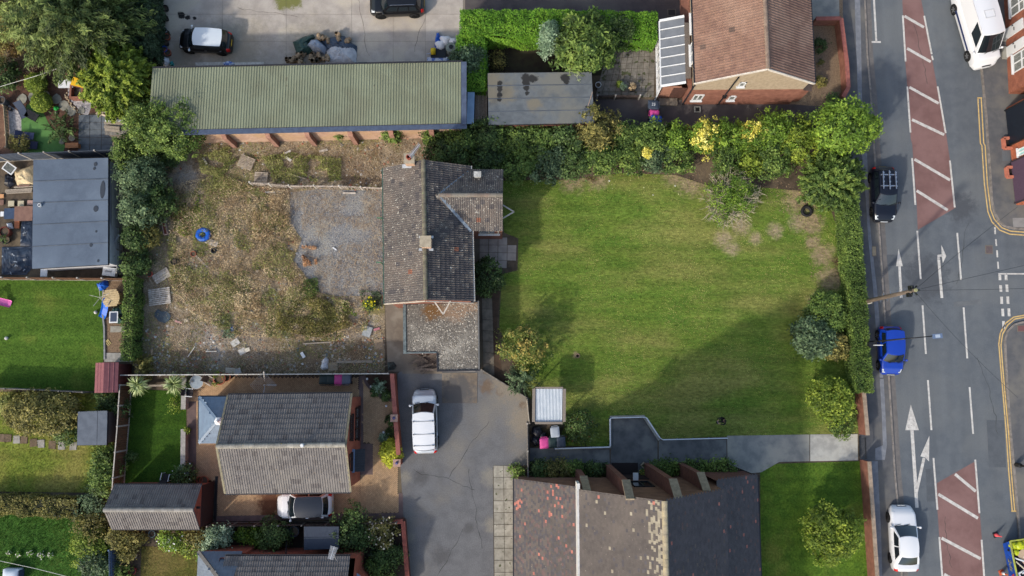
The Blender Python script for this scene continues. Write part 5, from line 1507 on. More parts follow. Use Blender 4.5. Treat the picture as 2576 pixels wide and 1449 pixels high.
def person(label,loc,rz,seated=False,coat=None,trousers=None,group=None):
    t=thing('person',label,'person',loc,rz,group)
    z0=.0
    # x forward, y left
    hip=.92 if not seated else .5
    V,E,R=[],[],[]
    def v(x,y,z,r):
        V.append((x,y,z));R.append(r);return len(V)-1
    pel=v(0,0,hip,(.15,.12));wa=v(.01,0,hip+.17,(.14,.105));ch=v(.0,0,hip+.38,(.165,.12));nk0=v(.0,0,hip+.53,(.085,.075));nk=v(.015,0,hip+.6,(.055,.058));hd=v(.03,0,hip+.7,(.075,.09));top=v(.03,0,hip+.81,(.06,.075))
    for i_,j_ in((pel,wa),(wa,ch),(ch,nk0),(nk0,nk),(nk,hd),(hd,top)):
        E.append((i_,j_))
    hands=[]
    for s_ in(1,-1):
        sh=v(0,s_*.2,hip+.48,.062);el=v(.08,s_*.27,hip+.24,.047);wr_=v(.32,s_*.12,hip+.2,.032)
        E+=[(nk0,sh),(sh,el),(el,wr_)]
        hands.append((wr_,s_))
        if not seated:
            th=v(0,s_*.1,hip-.08,.095);kn=v(.03*s_,s_*.11,.48,.062);an=v(-.03+.03*s_,s_*.12,.09,.042);toe=v(.16+.03*s_,s_*.14,.045,.04)
        else:
            th=v(.1,s_*.11,hip-.02,.095);kn=v(.48,s_*.14,hip+.02,.065);an=v(.55,s_*.14,.12,.045);toe=v(.7,s_*.15,.06,.04)
        E+=[(pel,th),(th,kn),(kn,an),(an,toe)]
    co,tr=coat or m_coat,trousers or m_trs
    def sel(c):
        if c.z>hip+.575 and abs(c.y)<.14:return 0
        if c.z<.1 and not seated:return 3
        if c.x>.285 and c.z>hip+.1 and abs(c.y)<.2 and not(seated and c.z<hip+.12):return 0
        if c.z<hip-.02 or(seated and c.z<hip+.1 and c.x>.12):return 2
        return 1
    body=skin_mesh('body',V,E,R,[m_skin,co,tr,m_shoe],t,2,0,sel)
    # hands: palm and five fingers closed on what is held
    for wr_,s_ in hands:
        w=Vector(V[wr_])
        HV,HE_,HR_=[tuple(w)],[],[.028]
        palm=w+Vector((.06,-s_*.03,.01));HV.append(tuple(palm));HR_.append((.036,.02));HE_.append((0,1))
        for f in range(4):
            ln=(.85,1.0,.93,.75)[f]
            b_=palm+Vector((.035,s_*(.027-.018*f),.004));m_=b_+Vector((.035*ln,-s_*.008,-.006));e_=m_+Vector((.014*ln,-s_*.022,-.024))
            i_=len(HV);HV+=[tuple(b_),tuple(m_),tuple(e_)];HR_+=[.0095,.0085,.0075];HE_+=[(1,i_),(i_,i_+1),(i_+1,i_+2)]
        b_=palm+Vector((-.01,-s_*.034,.01));e_=b_+Vector((.035,-s_*.02,.016));g_=e_+Vector((.024,-s_*.002,.004))
        i_=len(HV);HV+=[tuple(b_),tuple(e_),tuple(g_)];HR_+=[.012,.0105,.009];HE_+=[(1,i_),(i_,i_+1),(i_+1,i_+2)]
        skin_mesh('hand',HV,HE_,HR_,[m_skin],t,1,1)
    # face and hair
    hc=Vector((.03,0,hip+.73))
    mb=MB();mb.lathe([(0,.0),(.012,.006),(.016,.03),(.009,.05),(0,.055)],(hc.x+.09,0,hc.z-.03),8);mb.build('nose',m_skin,t,True,False)
    for s_ in(1,-1):
        mb=MB();mb.lathe([(0,-.011),(.011,0),(0,.011)],(hc.x+.082,s_*.032,hc.z+.02),8);mb.build('eye',m_black,t,True,False)
        mb=MB();mb.lathe([(0,-.03),(.014,-.015),(.016,.015),(0,.03)],(hc.x-.0,s_*.082,hc.z),8,sx=1.3,sy=.7);mb.build('ear',m_skin,t,True,False)
    mb=MB();mb.cbox((hc.x+.088,0,hc.z-.05),(.012,.045,.01));mb.build('mouth',M('lips',(150,90,84),fine=0),t,world=False)
    mb=MB();mb.grid(lambda a,b:Vector((hc.x-.012+.1*math.sin(b*1.75)*math.cos(a*2*math.pi)*(1 if math.cos(a*2*math.pi)<0 else .82),.092*math.sin(b*1.75)*math.sin(a*2*math.pi),hc.z+.02+.105*math.cos(b*1.75))),16,6);mb.build('hair',m_hair,t,True,False)
    return t
pl_=U(1809,1056,0)
pp=person('person standing on the shaded church lawn in dark clothes holding a small controller',(pl_.x,pl_.y,.005),math.radians(196))
R_=Matrix.Rotation(math.radians(196),4,'Z')
q=Vector((pl_.x,pl_.y,0))+R_@Vector((.43,0,1.135))
cnt=thing('remote_controller','small dark hand-held controller held by the person on the lawn','controller',q,math.radians(196))
mb=MB();mb.cbox((0,0,0),(.1,.19,.03));mb.build('case',M('controller_grey',(92,94,98),fine=0),cnt,world=False)
mb=MB();mb.cbox((.06,0,.02),(.09,.16,.01),tilt=(0,-.4));mb.build('screen',M('controller_screen',(20,24,30),rough=.1,fine=0),cnt,world=False)
vt=iv['t'];vr=vt.rotation_euler.z
Rv=Matrix.Rotation(vr,4,'Z')
q=Vector(vt.location)+Rv@Vector((iv['xb0']-1.05,-.45,.55))
# the van's front passengers are seen faintly through the windscreen
hv=M('hi_vis',(206,226,60),fine=0)
person('person in a yellow hi-vis top sitting behind the windscreen of the white van',q,vr,True,hv)

# ================================================================ STREET FURNITURE
m_pole=M('telegraph_wood',(120,106,94),(98,88,78),4,fine=.12,stretch=(1,1,.2))
pb,pt_=U(2140,760,0),U(2304,729,8.2)
pt_=U(2304,729.5,8.4)
pb.x,pb.y=pt_.x-.1,pt_.y-.1
t=thing('telegraph_pole','brown wooden telegraph pole rising from the clipped hedge with wires at its top','telegraph pole',(pb.x,pb.y,0))
mb=MB();mb.tube([pb,pb.lerp(pt_,.5),pt_],[.17,.145,.115],12);mb.build('pole',m_pole,t,smooth=True)
for k_ in range(9):
    f=.45+.055*k_
    mb=MB();c=pb.lerp(pt_,f);s_=1 if k_%2 else-1;mb.bar(c+Vector((0,s_*.12,0)),c+Vector((0,s_*.3,0)),.03,.03);mb.build('step',m_chrome,t)
mb=MB();c=pb.lerp(pt_,.965)
for k_ in range(6):
    a_=k_*math.pi/3;mb.bar(c,c+Vector((math.cos(a_)*.3,math.sin(a_)*.3,.05)),.05,.05);mb.lathe([(.05,0),(.06,.06),(.03,.14),(0,.15)],c+Vector((math.cos(a_)*.3,math.sin(a_)*.3,.05)),8)
mb.build('wire_head',M('insulator_dark',(44,50,46),fine=0),t)
for dz,s_ in((.93,1),(.9,-1)):
    mb=MB();mb.cbox(pb.lerp(pt_,dz)+Vector((0,s_*.22,0)),(.22,.25,.35));mb.build('junction_box',m_black,t)
mb=MB();mb.lathe([(.13,0),(.1,.06),(0,.07)],pt_,10);mb.build('cap',M('pole_cap',(150,150,110),fine=.1),t)
mb=MB();mb.bar(pb+Vector((0,-.2,.0)),pb.lerp(pt_,.3)+Vector((0,-.19,0)),.06,.05);mb.build('cable_guard',m_white_w,t)
tp=pt_+Vector((0,0,-.2))
def cable(label,b,sag=.5,r=.012,name='overhead_cable',a=None):
    a=a or tp
    mb=MB();pts=[Vector(a).lerp(Vector(b),i/10)-Vector((0,0,sag*4*(i/10)*(1-i/10)))for i in range(11)]
    mb.tube(pts,r,4);o=mb.build(name,M('cable_dark',(52,56,62),fine=0),None,world=False)
    prop(o,label,'cable')
cable('thin dark cable from the telegraph pole down the road towards the lower right',U(2560,1000,6.5),.4)
cable('thin dark cable from the telegraph pole straight across to the right edge',U(2700,722,6.5),.4)
cable('thin dark cable from the telegraph pole rising gently to the right over the side road',U(2700,640,6.5),.4)
cable('thin dark cable from the telegraph pole up to the corner shop',U(2560,520,4.4),.3)
lb=U(2172,863,0);lt=U(2335,847,8.0)
lb=Vector((lt.x-.75,lt.y+.02,0));lb=U(2166,862.5,0)
t=thing('street_lamp','slim black street lamp column whose head hangs over the road beside the blue hatchback','street lamp',(lb.x,lb.y,0))
ltop=U(2302,850.5,6.6);elb=Vector((lb.x,lb.y,6.4))
mb=MB();mb.tube([lb,lb+Vector((0,0,1.2)),lb+Vector((0,0,1.25)),elb],[.085,.085,.06,.05],10)
mb.build('column',m_black,t,smooth=True)
hd_=U(2358,845.5,6.75)
mb=MB();mb.tube([elb,elb.lerp(hd_,.25)+Vector((0,0,.25)),hd_+Vector((-.35,0,.0))],.035,8);mb.build('arm',m_black,t,smooth=True)
al_=math.atan2(hd_.y-lb.y,hd_.x-lb.x)
mb=MB();mb.cbox(hd_,(.62,.3,.1),al_);hh=mb.build('lamp_head',M('lamp_blue_grey',(104,124,156),fine=0),t)
mb=MB();mb.cbox(hd_+Vector((0,0,.055)),(.3,.2,.02),al_);mb.build('lid',M('lamp_pale',(176,190,208),fine=0),hh)
cs=lb+Vector((.35,-.35,3.0))
t=thing('road_sign','small white sign board with its two dark mounts on the lamp column by the pavement','sign',(lb.x,lb.y,2.9))
sgp=U(2209,868.5,3.0)
mb=MB();mb.cbox(sgp,(.55,.05,.28));mb.build('plate',m_white,t)
mb=MB();mb.bar((lb.x,lb.y,3.0),sgp,.04,.04);mb.build('bracket',m_black,t)
mb=MB();c=U(2190,866,2.0);mb.cbox(c,(.34,.3,.3));mb.cbox(c+Vector((.0,-.18,0)),(.16,.14,.24));mb.build('mount_box',m_black,t)

def text_mesh(cu):
    o=bpy.data.objects.new('text',cu);COL.objects.link(o)
    dg=bpy.context.evaluated_depsgraph_get();me=bpy.data.meshes.new_from_object(o.evaluated_get(dg))
    bpy.data.objects.remove(o);me.name=cu.name
    return me
def wheelie_bin(label,u,v,rz,body,lid,group=None,s=1.0,number=None):
    p=U(u,v,.9*s)
    t=thing('wheelie_bin',label,'bin',(p.x,p.y,.02),rz,group)
    w,d_,h=.29*s,.34*s,.98*s
    mb=MB();mb.add([(x*w*k_,y*d_*k_,z)for z,k_ in((.06,.8),(h,1))for x,y in((-1,-1),(1,-1),(1,1),(-1,1))],[(3,2,1,0),(4,5,6,7),(0,1,5,4),(1,2,6,5),(2,3,7,6),(3,0,4,7)]);mb.build('body',body,t,world=False)
    mb=MB();mb.grid(lambda a,b:Vector(((a*2-1)*(w+.03),(b*2-1)*(d_+.03),h+.02+.07*(1-(a*2-1)**4)*(1-(b*2-1)**4))),8,8);mb.box(-w-.03,-d_-.03,h-.03,w+.03,d_+.03,h+.02);l_=mb.build('lid',lid,t,world=False)
    mb=MB();mb.tube([(-w*.75,d_+.02,h-.04),(-w*.75,d_+.1,h),(w*.75,d_+.1,h),(w*.75,d_+.02,h-.04)],.02,6);mb.build('handle',lid,t,world=False)
    for s_ in(-1,1):
        mb=MB();mb.lathe([(0,-.03),(.11,-.03),(.11,.03),(0,.03)],(s_*w*.85,d_*.85,.11),12,axis='X');mb.build('wheel',m_tyre,t,world=False)
    if number:
        cu=bpy.data.curves.new('number','FONT');cu.body=number;cu.size=.3;cu.align_x=cu.align_y='CENTER';cu.extrude=.003
        o=link('number',text_mesh(cu),l_);o.location=(0,0,h+.1);o.rotation_euler=(0,0,math.pi/2);o.data.materials.append(m_white)
    return t
b_bk,b_pk,b_gn,b_gy=M('bin_black',(58,68,84),fine=.06,rough=.5),M('bin_pink',(226,84,160),(212,76,150),4,fine=.03,rough=.5),M('bin_green',(40,58,58),fine=.06,rough=.5),M('bin_grey',(104,112,128),fine=.06,rough=.5)
wheelie_bin('dark grey wheelie bin with a white painted number on its lid by the house step',1643,265,-1.6,b_bk,b_bk,s=1.08,number='23')
wheelie_bin('pink lidded bin standing between the numbered grey bin and the blue bin',1646,287,1.5,b_bk,b_pk,s=.9)
wheelie_bin('bright blue lidded bin half hidden by the shrub row',1650,303,1.4,b_bk,M('bin_blue',(30,78,178),(24,66,160),4,fine=.05,rough=.6),s=1.1)
wheelie_bin('dark green wheelie bin at the left end of the bungalow bin row',815,954,3.1,b_gn,b_gn)
wheelie_bin('dark green wheelie bin directly left of the pink bin behind the bungalow',833,954,3.15,b_gn,b_gn)
wheelie_bin('pink lidded bin in the row of four behind the bungalow',851.5,953.5,3.1,b_bk,b_pk)
wheelie_bin('grey blue wheelie bin at the right end of the bungalow bin row',871,953,3.15,b_gy,b_gy)
wheelie_bin('pink lidded bin on the path beside the church railings',1369,1115,.05,b_gn,b_pk)
wheelie_bin('dark green wheelie bin between a pink bin and a grey bin by the church railings',1390,1113,.05,b_gn,b_gn)
wheelie_bin('dark grey wheelie bin with a white sticker nearest the church railing',1411,1112,.05,b_bk,b_bk)
wheelie_bin('pale grey lidded bin standing alone behind the three church bins',1396,1087,.1,b_gy,M('bin_pale',(176,186,200),fine=.04))
p=U(1414,1112,1.1)
for u,v,r,lab in((1350,1085,.42,'big slumped black rubbish bag beside the metal shelter'),(1366,1096,.3,'small black rubbish bag in front of the bigger black bag'),(1347,1108,.36,'black rubbish bag against the low grey fence')):
    t=thing('rubbish_bag',lab,'rubbish bag',cen(u,v))
    c=U(u,v);ph=rnd.random()*6
    mb=MB();mb.grid(lambda a,b:c+Vector((math.cos(a*2*math.pi)*math.sin(b*math.pi)*r*(1+.15*math.sin(5*a*6.28+ph)),math.sin(a*2*math.pi)*math.sin(b*math.pi)*r*(1+.12*math.sin(3*a*6.28)),r*.55-math.cos(b*math.pi)*r*.6)),18,9);mb.build('bag',M('bag_black',(30,32,42),rough=.3,fine=0),t,smooth=True)
    mb=MB();mb.lathe([(.06,0),(.03,.06),(.1,.14),(0,.12)],c+Vector((0,0,r*1.1)),8);mb.build('knot',M('bag_black',(30,32,42)),t)

# ramp railings
def railing(label,pts,hts=(.9,.6),post=1.2):
    w=[U(u,v,0)for u,v in pts]
    c=w[0]
    t=thing('handrail',label,'handrail',(c.x,c.y,0))
    for h in hts:
        mb=MB();mb.tube([q+Vector((0,0,h))for q in w],.035 if h>.8 else .025,8);mb.build('rail',M('rail_white',(226,234,244),rough=.35,fine=0),t,smooth=False)
    for a_,b_ in zip(w,w[1:]):
        n=max(1,round((b_-a_).length/post))
        for i in range(n):
            q=a_.lerp(b_,i/n);mb=MB();mb.tube([q,q+Vector((0,0,.87))],.022,6);mb.build('post',M('rail_blue',(70,104,168),fine=0),t)
railing('white tubular handrail bending round the raised church ramp to the long path',[(1394,1126),(1530,1122),(1532,1118),(1531,1053),(1535,1050),(1616,1048),(1622,1050),(1655,1100),(1662,1104),(1822,1100)])
for pts in([(1534,1046),(1620,1044),(1660,1106),(1655,1108),(1617,1050),(1537,1052),(1537,1127),(1400,1131),(1400,1127),(1533,1123)],):
    mb=MB();mb.prism(P2(*pts),0,.16);structure('ramp_kerb',mb,m_conc)
t=thing('planter','small square diamond-turned planter at the church porch corner','planter',cen(1619,1170))
mb=MB();c=U(1619,1170)
for k_ in range(4):
    a_=math.pi/4+k_*math.pi/2;mb.cbox(c+Vector((math.cos(a_)*.15,math.sin(a_)*.15,.15)),(.05,.34,.3),a_)
mb.build('box',M('planter_stone',(176,164,140)),t);mb=MB();mb.cbox(c+Vector((0,0,.12)),(.26,.26,.2),math.pi/4);mb.build('earth',m_soil,t)

bp=U(2556,1169,0)
t=thing('post','thick black post on the pavement at the right edge opposite the red hatching','post',(bp.x,bp.y,0))
mb=MB();mb.tube([bp,bp+Vector((0,0,3.2))],.08,10);mb.build('shaft',m_black,t,smooth=True)
mb=MB();mb.lathe([(.16,0),(.16,.5),(.1,.6)],bp,10);mb.build('base',m_black,t);mb=MB();mb.lathe([(.1,0),(.12,.06),(0,.16)],bp+Vector((0,0,3.2)),10);mb.build('cap',m_black,t)
# ================================================================ FENCES AND WALLS
def fence(label,pts,h,post_m,board_m,name='fence',bw=.14,spacing=1.83,posth=.08,gravel=None,cap=None,gap=.012,thick=.03,rails=True,miss=0,group=None):
    w=[U(u,v,0)for u,v in pts]
    t=thing(name,label,'fence',(w[0].x,w[0].y,0),0,group)
    off=OFF[t.name]
    meshes={}
    for a_,b_ in zip(w,w[1:]):
        L=(b_-a_).length;n=max(1,round(L/spacing));d_=(b_-a_)/L;pl=L/n
        ang=math.atan2(d_.y,d_.x)
        nb=max(1,round((pl-.1)/bw));z0=.16 if gravel else .05
        bwid=(pl-.1)/nb
        key=round(bwid,3)
        if key not in meshes:
            mb=MB();mb.box(-bwid/2+gap,-thick/2,z0,bwid/2-gap,thick/2,h);meshes[key]=mb.mesh('board',board_m)
        for i in range(n+1):
            if i==n and(b_-w[-1]).length>.01:
                continue
            q=a_+d_*pl*i;mb=MB();mb.cbox(q+Vector((0,0,(h+posth)/2)),(.1,.1,h+posth),ang);mb.build('post',post_m,t)
        for i in range(n):
            if gravel:
                mb=MB();mb.bar(a_+d_*(pl*i+.06)+Vector((0,0,.08)),a_+d_*(pl*(i+1)-.06)+Vector((0,0,.08)),.05,.15);mb.build('gravel_board',gravel,t)
            if cap:
                mb=MB();mb.bar(a_+d_*(pl*i+.06)+Vector((0,0,h+.02)),a_+d_*(pl*(i+1)-.06)+Vector((0,0,h+.02)),.07,.04);mb.build('capping',cap,t)
            elif rails:
                mb=MB();mb.bar(a_+d_*(pl*i+.06)+Vector((0,0,h*.8)),a_+d_*(pl*(i+1)-.06)+Vector((0,0,h*.8)),.09,.07);mb.build('rail',board_m,t)
            for k_ in range(nb):
                if rnd.random()<miss:
                    continue
                q=a_+d_*(pl*i+.05+bwid*(k_+.5))-off
                o=link('board',meshes[key],t)
                o.location=(q.x,q.y,rnd.uniform(-.012,.0));o.rotation_euler=(0,0,ang+rnd.uniform(-.02,.02))
    return t
m_conp=M('concrete_post',(196,190,182),(170,164,156),4,fine=.08);m_bluef=M('slate_fence',(82,92,108),(70,80,96),4,fine=.08,vary=.1)
m_brf=M('brown_fence',(122,88,64),(100,72,54),5,fine=.12,vary=.14,stretch=(4,4,.5));m_dkf=M('dark_fence',(92,78,72),(76,64,60),5,fine=.12,vary=.14)
m_blf=M('blue_painted_fence',(96,118,150),(80,102,134),4,fine=.08,vary=.1);m_greyf=M('grey_fence',(150,144,136),(122,116,110),5,fine=.12,vary=.15)
fence('dark slate-coloured board fence with white concrete posts behind the blue-grey shed',[(-30,409),(84,402),(330,393)],1.75,m_conp,m_bluef,gravel=m_conp)
fence('brown board fence with white posts between the shed yard and the mown lawn',[(-30,703),(160,704.5),(340,706)],1.35,m_conp,m_brf,gravel=m_conp)
fence('thin weathered fence dividing the mown lawn from the rough lawn',[(-30,974),(120,980),(236,986)],1.5,m_greyf,m_greyf)
fence('tall brown board fence with grey posts along the bungalow garden',[(331,968),(325,1069),(314.5,1195),(313,1222)],1.7,m_conp,m_brf,gravel=m_conp,cap=m_conp)
fence('long fence with a white top between the overgrown plot and the bungalow',[(308,944),(640,942),(985,940)],1.6,m_conp,m_greyf,cap=m_white_w)
fence('dark slatted fence behind the shrubs along the bungalow drive',[(540,1315),(830,1312),(1003,1307)],1.4,m_greyf,m_dkf,bw=.12,gap=.03,gravel=m_greyf)
fence('faded blue board fence leaning over the lower flower beds',[(303,1372),(304,1470)],1.6,m_blf,m_blf,bw=.16)
fence('low dark picket fence with pale posts at the end of the slab patio',[(1500,251),(1545,250),(1606,250)],.9,m_conp,m_dkf,bw=.11,gap=.025)
fence('broken whitewashed pallet fence across the overgrown plot',[(638,466),(735,474),(860,475),(966,480)],.95,m_white_w,M('pallet_white',(206,196,184),(160,146,132),5,fine=.15,vary=.2),bw=.13,gap=.03,miss=.3)
fence('weathered cream rail fence beside the metal shelter',[(1325,1004),(1331,1062)],1.2,m_greyf,M('rail_cream',(206,196,180),(170,160,146),4,fine=.1,vary=.1),bw=.16)
fence('low grey panel fence between the tarmac drive and the church bins',[(1326,1064),(1328,1200)],1.0,m_conp,m_greyf,bw=.3)
fence('pale low fence along the boundary shrubs beside the blue-grey shed',[(309,520),(309,690)],.9,m_conp,M('pale_fence',(206,208,206),(180,182,180),4,fine=.06),bw=.3)
fence('pale timber retaining fence round the red bark garden',[(-8,252),(18,270),(24,345),(25,375)],.5,M('pale_timber',(206,186,156),(180,160,130),4,fine=.1),M('pale_timber',(206,186,156)),bw=.25)
mb=MB();mb.bar(U(1212,931,.25),U(1327,1002,.25),.07,.5)
t=thing('timber_edging','low diagonal timber edging between the tarmac drive and the shrub bed','edging',cen(1270,966));mb.build('board',m_greyf,t)
for f in(0,.33,.66,1):
    m2=MB();q=U(1212,931).lerp(U(1327,1002),f);m2.box(q.x-.05,q.y-.05,0,q.x+.05,q.y+.05,.62);m2.build('peg',m_greyf,t)

def wall(label,pts,h,brickm,capm,th=.22,capw=.3,piers=(),name='garden_wall',capstones=.6):
    w=[U(u,v,0)for u,v in pts]
    t=thing(name,label,'wall',(w[0].x,w[0].y,0))
    for k_,(a_,b_)in enumerate(zip(w,w[1:])):
        mb=MB();mb.bar(a_+Vector((0,0,h/2)),b_+Vector((0,0,h/2)),th,h);mb.build('brickwork',brickm,t)
        L=(b_-a_).length;n=max(1,round(L/capstones))
        m2=MB();l_=L/n-.008;m2.box(0,-capw/2,0,l_,capw/2,.09);me=m2.mesh('coping_stone',capm);d_=(b_-a_).normalized()
        for i in range(n):
            o=link('coping_stone',me,t);q=a_+d_*(L*i/n)-OFF[t.name];o.location=(q.x,q.y,h+.001+rnd.uniform(0,.004));o.rotation_euler=(0,0,math.atan2(d_.y,d_.x))
    for u,v,hh in piers:
        q=U(u,v,hh);mb=MB();mb.box(q.x-.2,q.y-.2,0,q.x+.2,q.y+.2,hh-.1);p_=mb.build('pier',brickm,t)
        m2=MB();m2.box(q.x-.26,q.y-.26,hh-.1,q.x+.26,q.y+.26,hh);m2.build('pier_cap',M('pier_cap',(196,160,144),(176,144,130),4),p_)
        m3=MB();m3.lathe([(.1,0),(.11,.06),(.05,.14),(0,.15)],q,10);m3.build('ball',M('pier_ball',(98,96,140),fine=0),p_)
    return t
m_cop_r=M('coping_red',(172,106,94),(154,94,86),4,fine=.08,vary=.1);m_cop_b=M('coping_buff',(178,158,138),(156,138,120),4,fine=.08,vary=.1)
wall('brick wall with red coping beside the bungalow drive ending in a capped pier',[(993,940),(1002,1060),(1009,1140)],1.25,m_brick_red,m_cop_r,piers=((991,1052,1.5),(998,1165,1.5)))
wall('low brick wall with red coping round the lower bungalow flower garden',[(990,1308),(1018,1306),(1031,1470)],.8,m_brick_dk,M('coping_brick',(150,84,72),(126,70,62),4,fine=.1,vary=.12))
wall('brick front wall with red coping round the gravelled front garden',[(2040,62),(2102,61),(2116,170),(2120,232),(2107,256)],.95,m_brick,m_cop_r)
wall('long brick wall with buff coping between the clipped hedge and the gate',[(2152,965),(2156,1000),(2164,1092)],1.15,m_brick,m_cop_b,capw=.26)
wall('long brick wall with buff coping from the gate to the lower edge',[(2166,1156),(2176,1300),(2188,1480)],1.25,m_brick,m_cop_b,capw=.26)
wall('pale block garden wall at the upper end of the bungalow lawn',[(472,950),(470,1029)],.55,M('block_pale',(176,172,166),(156,152,146),4,fine=.06),M('block_pale',(176,172,166)),th=.3,capw=.34)
wall('pale block garden wall at the lower end of the bungalow lawn',[(470,1078),(469,1168)],.55,M('block_pale',(176,172,166)),M('block_pale',(176,172,166)),th=.3,capw=.34)
wall('narrow red brick planter wall in front of the church aisle',[(1764,1204),(1852,1204)],.5,m_brick_dk,M('coping_maroon',(112,52,52)),th=.18,capw=.2)
# iron gate
t=thing('iron_gate','black iron gate across the pale concrete path between the brick walls','gate',cen(2160,1124))
g0,g1=U(2159,1097,0),U(2161,1150,0)
mb=MB()
for z_ in(.15,1.1):
    mb.bar(g0+Vector((0,0,z_)),g1+Vector((0,0,z_)),.05,.05)
mb.build('frame',m_black,t)
for i in range(15):
    q=g0.lerp(g1,i/14);mb=MB();mb.tube([q+Vector((0,0,.1)),q+Vector((0,0,1.3))],.014,5);mb.build('bar',m_black,t)
# skip and cones
t=thing('skip','blue rubbish skip heaped with yellow bags and white window frames beside the road','skip',cen(2570,1400))
s0,s1=U(2510,1352,ZR),U(2532,1462,ZR)
al=(s1-s0).normalized();nr_=Vector((-al.y,al.x,0))
if nr_.x<0:
    nr_=-nr_
S_W,S_L,S_H=1.8,3.6,1.25
def sk(x,y,z):
    return s0+al*x+nr_*y+Vector((0,0,z))
m_skip=M('skip_blue',(24,82,190),(20,66,160),3,fine=.06,rough=.5,c3=(120,110,110),scale3=2.5,lo3=.66,hi3=.75)
mb=MB()
bot=[sk(.45,.22,.08),sk(3.2,.22,.08),sk(3.2,1.6,.08),sk(.45,1.6,.08)];top=[sk(0,0.06,S_H),sk(3.6,.06,S_H),sk(3.6,1.8,S_H),sk(0,1.8,S_H)]
mb.add(bot+top,[(3,2,1,0),(0,1,5,4),(1,2,6,5),(2,3,7,6),(3,0,4,7)])
mb.build('body',m_skip,t)
m2=MB()
for i in range(4):
    m2.bar(top[i]+Vector((0,0,.03+.002*i)),top[(i+1)%4]+Vector((0,0,.03+.002*i)),.09,.08)
m2.build('rim',M('skip_rim',(178,186,76),(150,156,80),3,fine=.1),t)
for x_ in(.7,2.9):
    m2=MB();m2.lathe([(0,0),(.07,.0),(.07,.14),(0,.14)],sk(x_,.0,.9),10,axis='X');m2.build('lifting_lug',m_black,t)
m2=MB();m2.quad(sk(1.1,.165,.5),sk(2.35,.165,.5),sk(2.2,.085,1.0),sk(1.2,.085,1.0));m2.build('nameplate',M('skip_plate',(30,74,160),fine=.1),t)
cu=bpy.data.curves.new('lettering','FONT');cu.body='2ds';cu.size=.62;cu.align_x=cu.align_y='CENTER';cu.extrude=.004;cu.shear=.15
o=link('lettering',text_mesh(cu),t);o.data.materials.append(M('skip_gold',(168,160,96),(140,136,90),6,fine=.1))
nx_=(sk(2,.06,S_H)-sk(2,.22,.08)).normalized();out=al.cross(nx_)
if out.x>0:
    out=-out
Mx=Matrix((al,nx_,out)).transposed().to_4x4();Mx.translation=sk(1.75,.07,.76)+out*.02-OFF[t.name];o.matrix_basis=Mx
m2=MB();m2.add([sk(2.3,.1,.95)+out*.03,sk(2.55,.1,.6)+out*.05,sk(2.75,.07,.98)+out*.02],[(0,1,2)]);m2.build('red_flash',M('skip_red',(190,50,50),fine=0),t)
fl=MB();fl.quad(sk(.1,.15,.72),sk(.1,1.7,.72),sk(3.5,1.7,.72),sk(3.5,.15,.72));fl.build('contents_bed',M('skip_dark',(50,44,60),fine=.2),t)
for i,(x_,y_,r)in enumerate(((.35,.35,.28),(.45,.8,.33),(.4,1.3,.36),(.85,.45,.22),(3.1,.5,.34),(3.2,1.0,.3),(2.9,1.4,.33),(3.35,.3,.22))):
    b=thing('rubbish_bag',('bulging yellow waste bag at the upper end of the blue skip','bulging yellow waste bag at the lower end of the blue skip')[i>3],'rubbish bag',sk(x_,y_,.95),0,('yellow bags at the upper end of the skip','yellow bags at the lower end of the skip')[i>3])
    ph=rnd.random()*6
    mb=MB();mb.grid(lambda a,b_:Vector((math.cos(a*6.283)*math.sin(b_*math.pi)*r*(1.1+.15*math.sin(4*a*6.283+ph)),math.sin(a*6.283)*math.sin(b_*math.pi)*r*(1+.15*math.sin(3*a*6.283+ph)),.1-math.cos(b_*math.pi)*r*.7)),16,8);mb.build('bag',M('bag_yellow',(206,214,40),(170,186,30),6,fine=.06,rough=.45),b,smooth=True,world=False)
    mb=MB();mb.lathe([(.05,0),(.03,.05),(.08,.12),(0,.1)],(0,0,.08+r*.68),8);mb.build('knot',M('bag_yellow',(206,214,40)),b,world=False)
for lab,x_,y_,a_,w_,h_,ph in(('white window frame lying on top of the blue skip',2.55,.75,.3,.9,.7,1.12),('larger white window frame leaning over the rubbish in the skip',1.9,1.3,-.5,1.1,.8,1.15)):
    ft=thing('window_frame',lab,'window frame',sk(x_,y_,ph),math.atan2(al.y,al.x)+a_)
    for sx_,sy_,l_,ww in((0,h_/2,w_,.1),(0,-h_/2,w_,.1),(w_/2-.05,0,.1,h_-.1),(-w_/2+.05,0,.1,h_-.1)):
        mb=MB();mb.cbox((sx_,sy_,0),(l_,ww,.07));mb.build('side',m_white,ft,world=False)
for i,(x_,y_,a_,l_,w_)in enumerate(((1.2,.9,.5,.9,.6),(1.5,1.2,.2,.7,.5),(1.4,.6,1.1,.9,.09),(1.75,.5,.7,.8,.08),(2.1,.9,2.0,.9,.1))):
    bt=thing('board',('tan cardboard-like board on the skip heap','white board lying over the tan board in the skip','thin white batten sticking out of the skip heap','cream batten next to the thin white batten in the skip','white plank across the middle of the skip')[i],'board',sk(x_,y_,1.08+.03*i),math.atan2(al.y,al.x)+a_)
    mb=MB();mb.cbox((0,0,0),(l_,w_,.04),tilt=(.08,.06));mb.build('panel',(M('board_tan',(190,166,140)),m_white,m_white,M('batten',(206,196,170)),m_white)[i],bt,world=False)
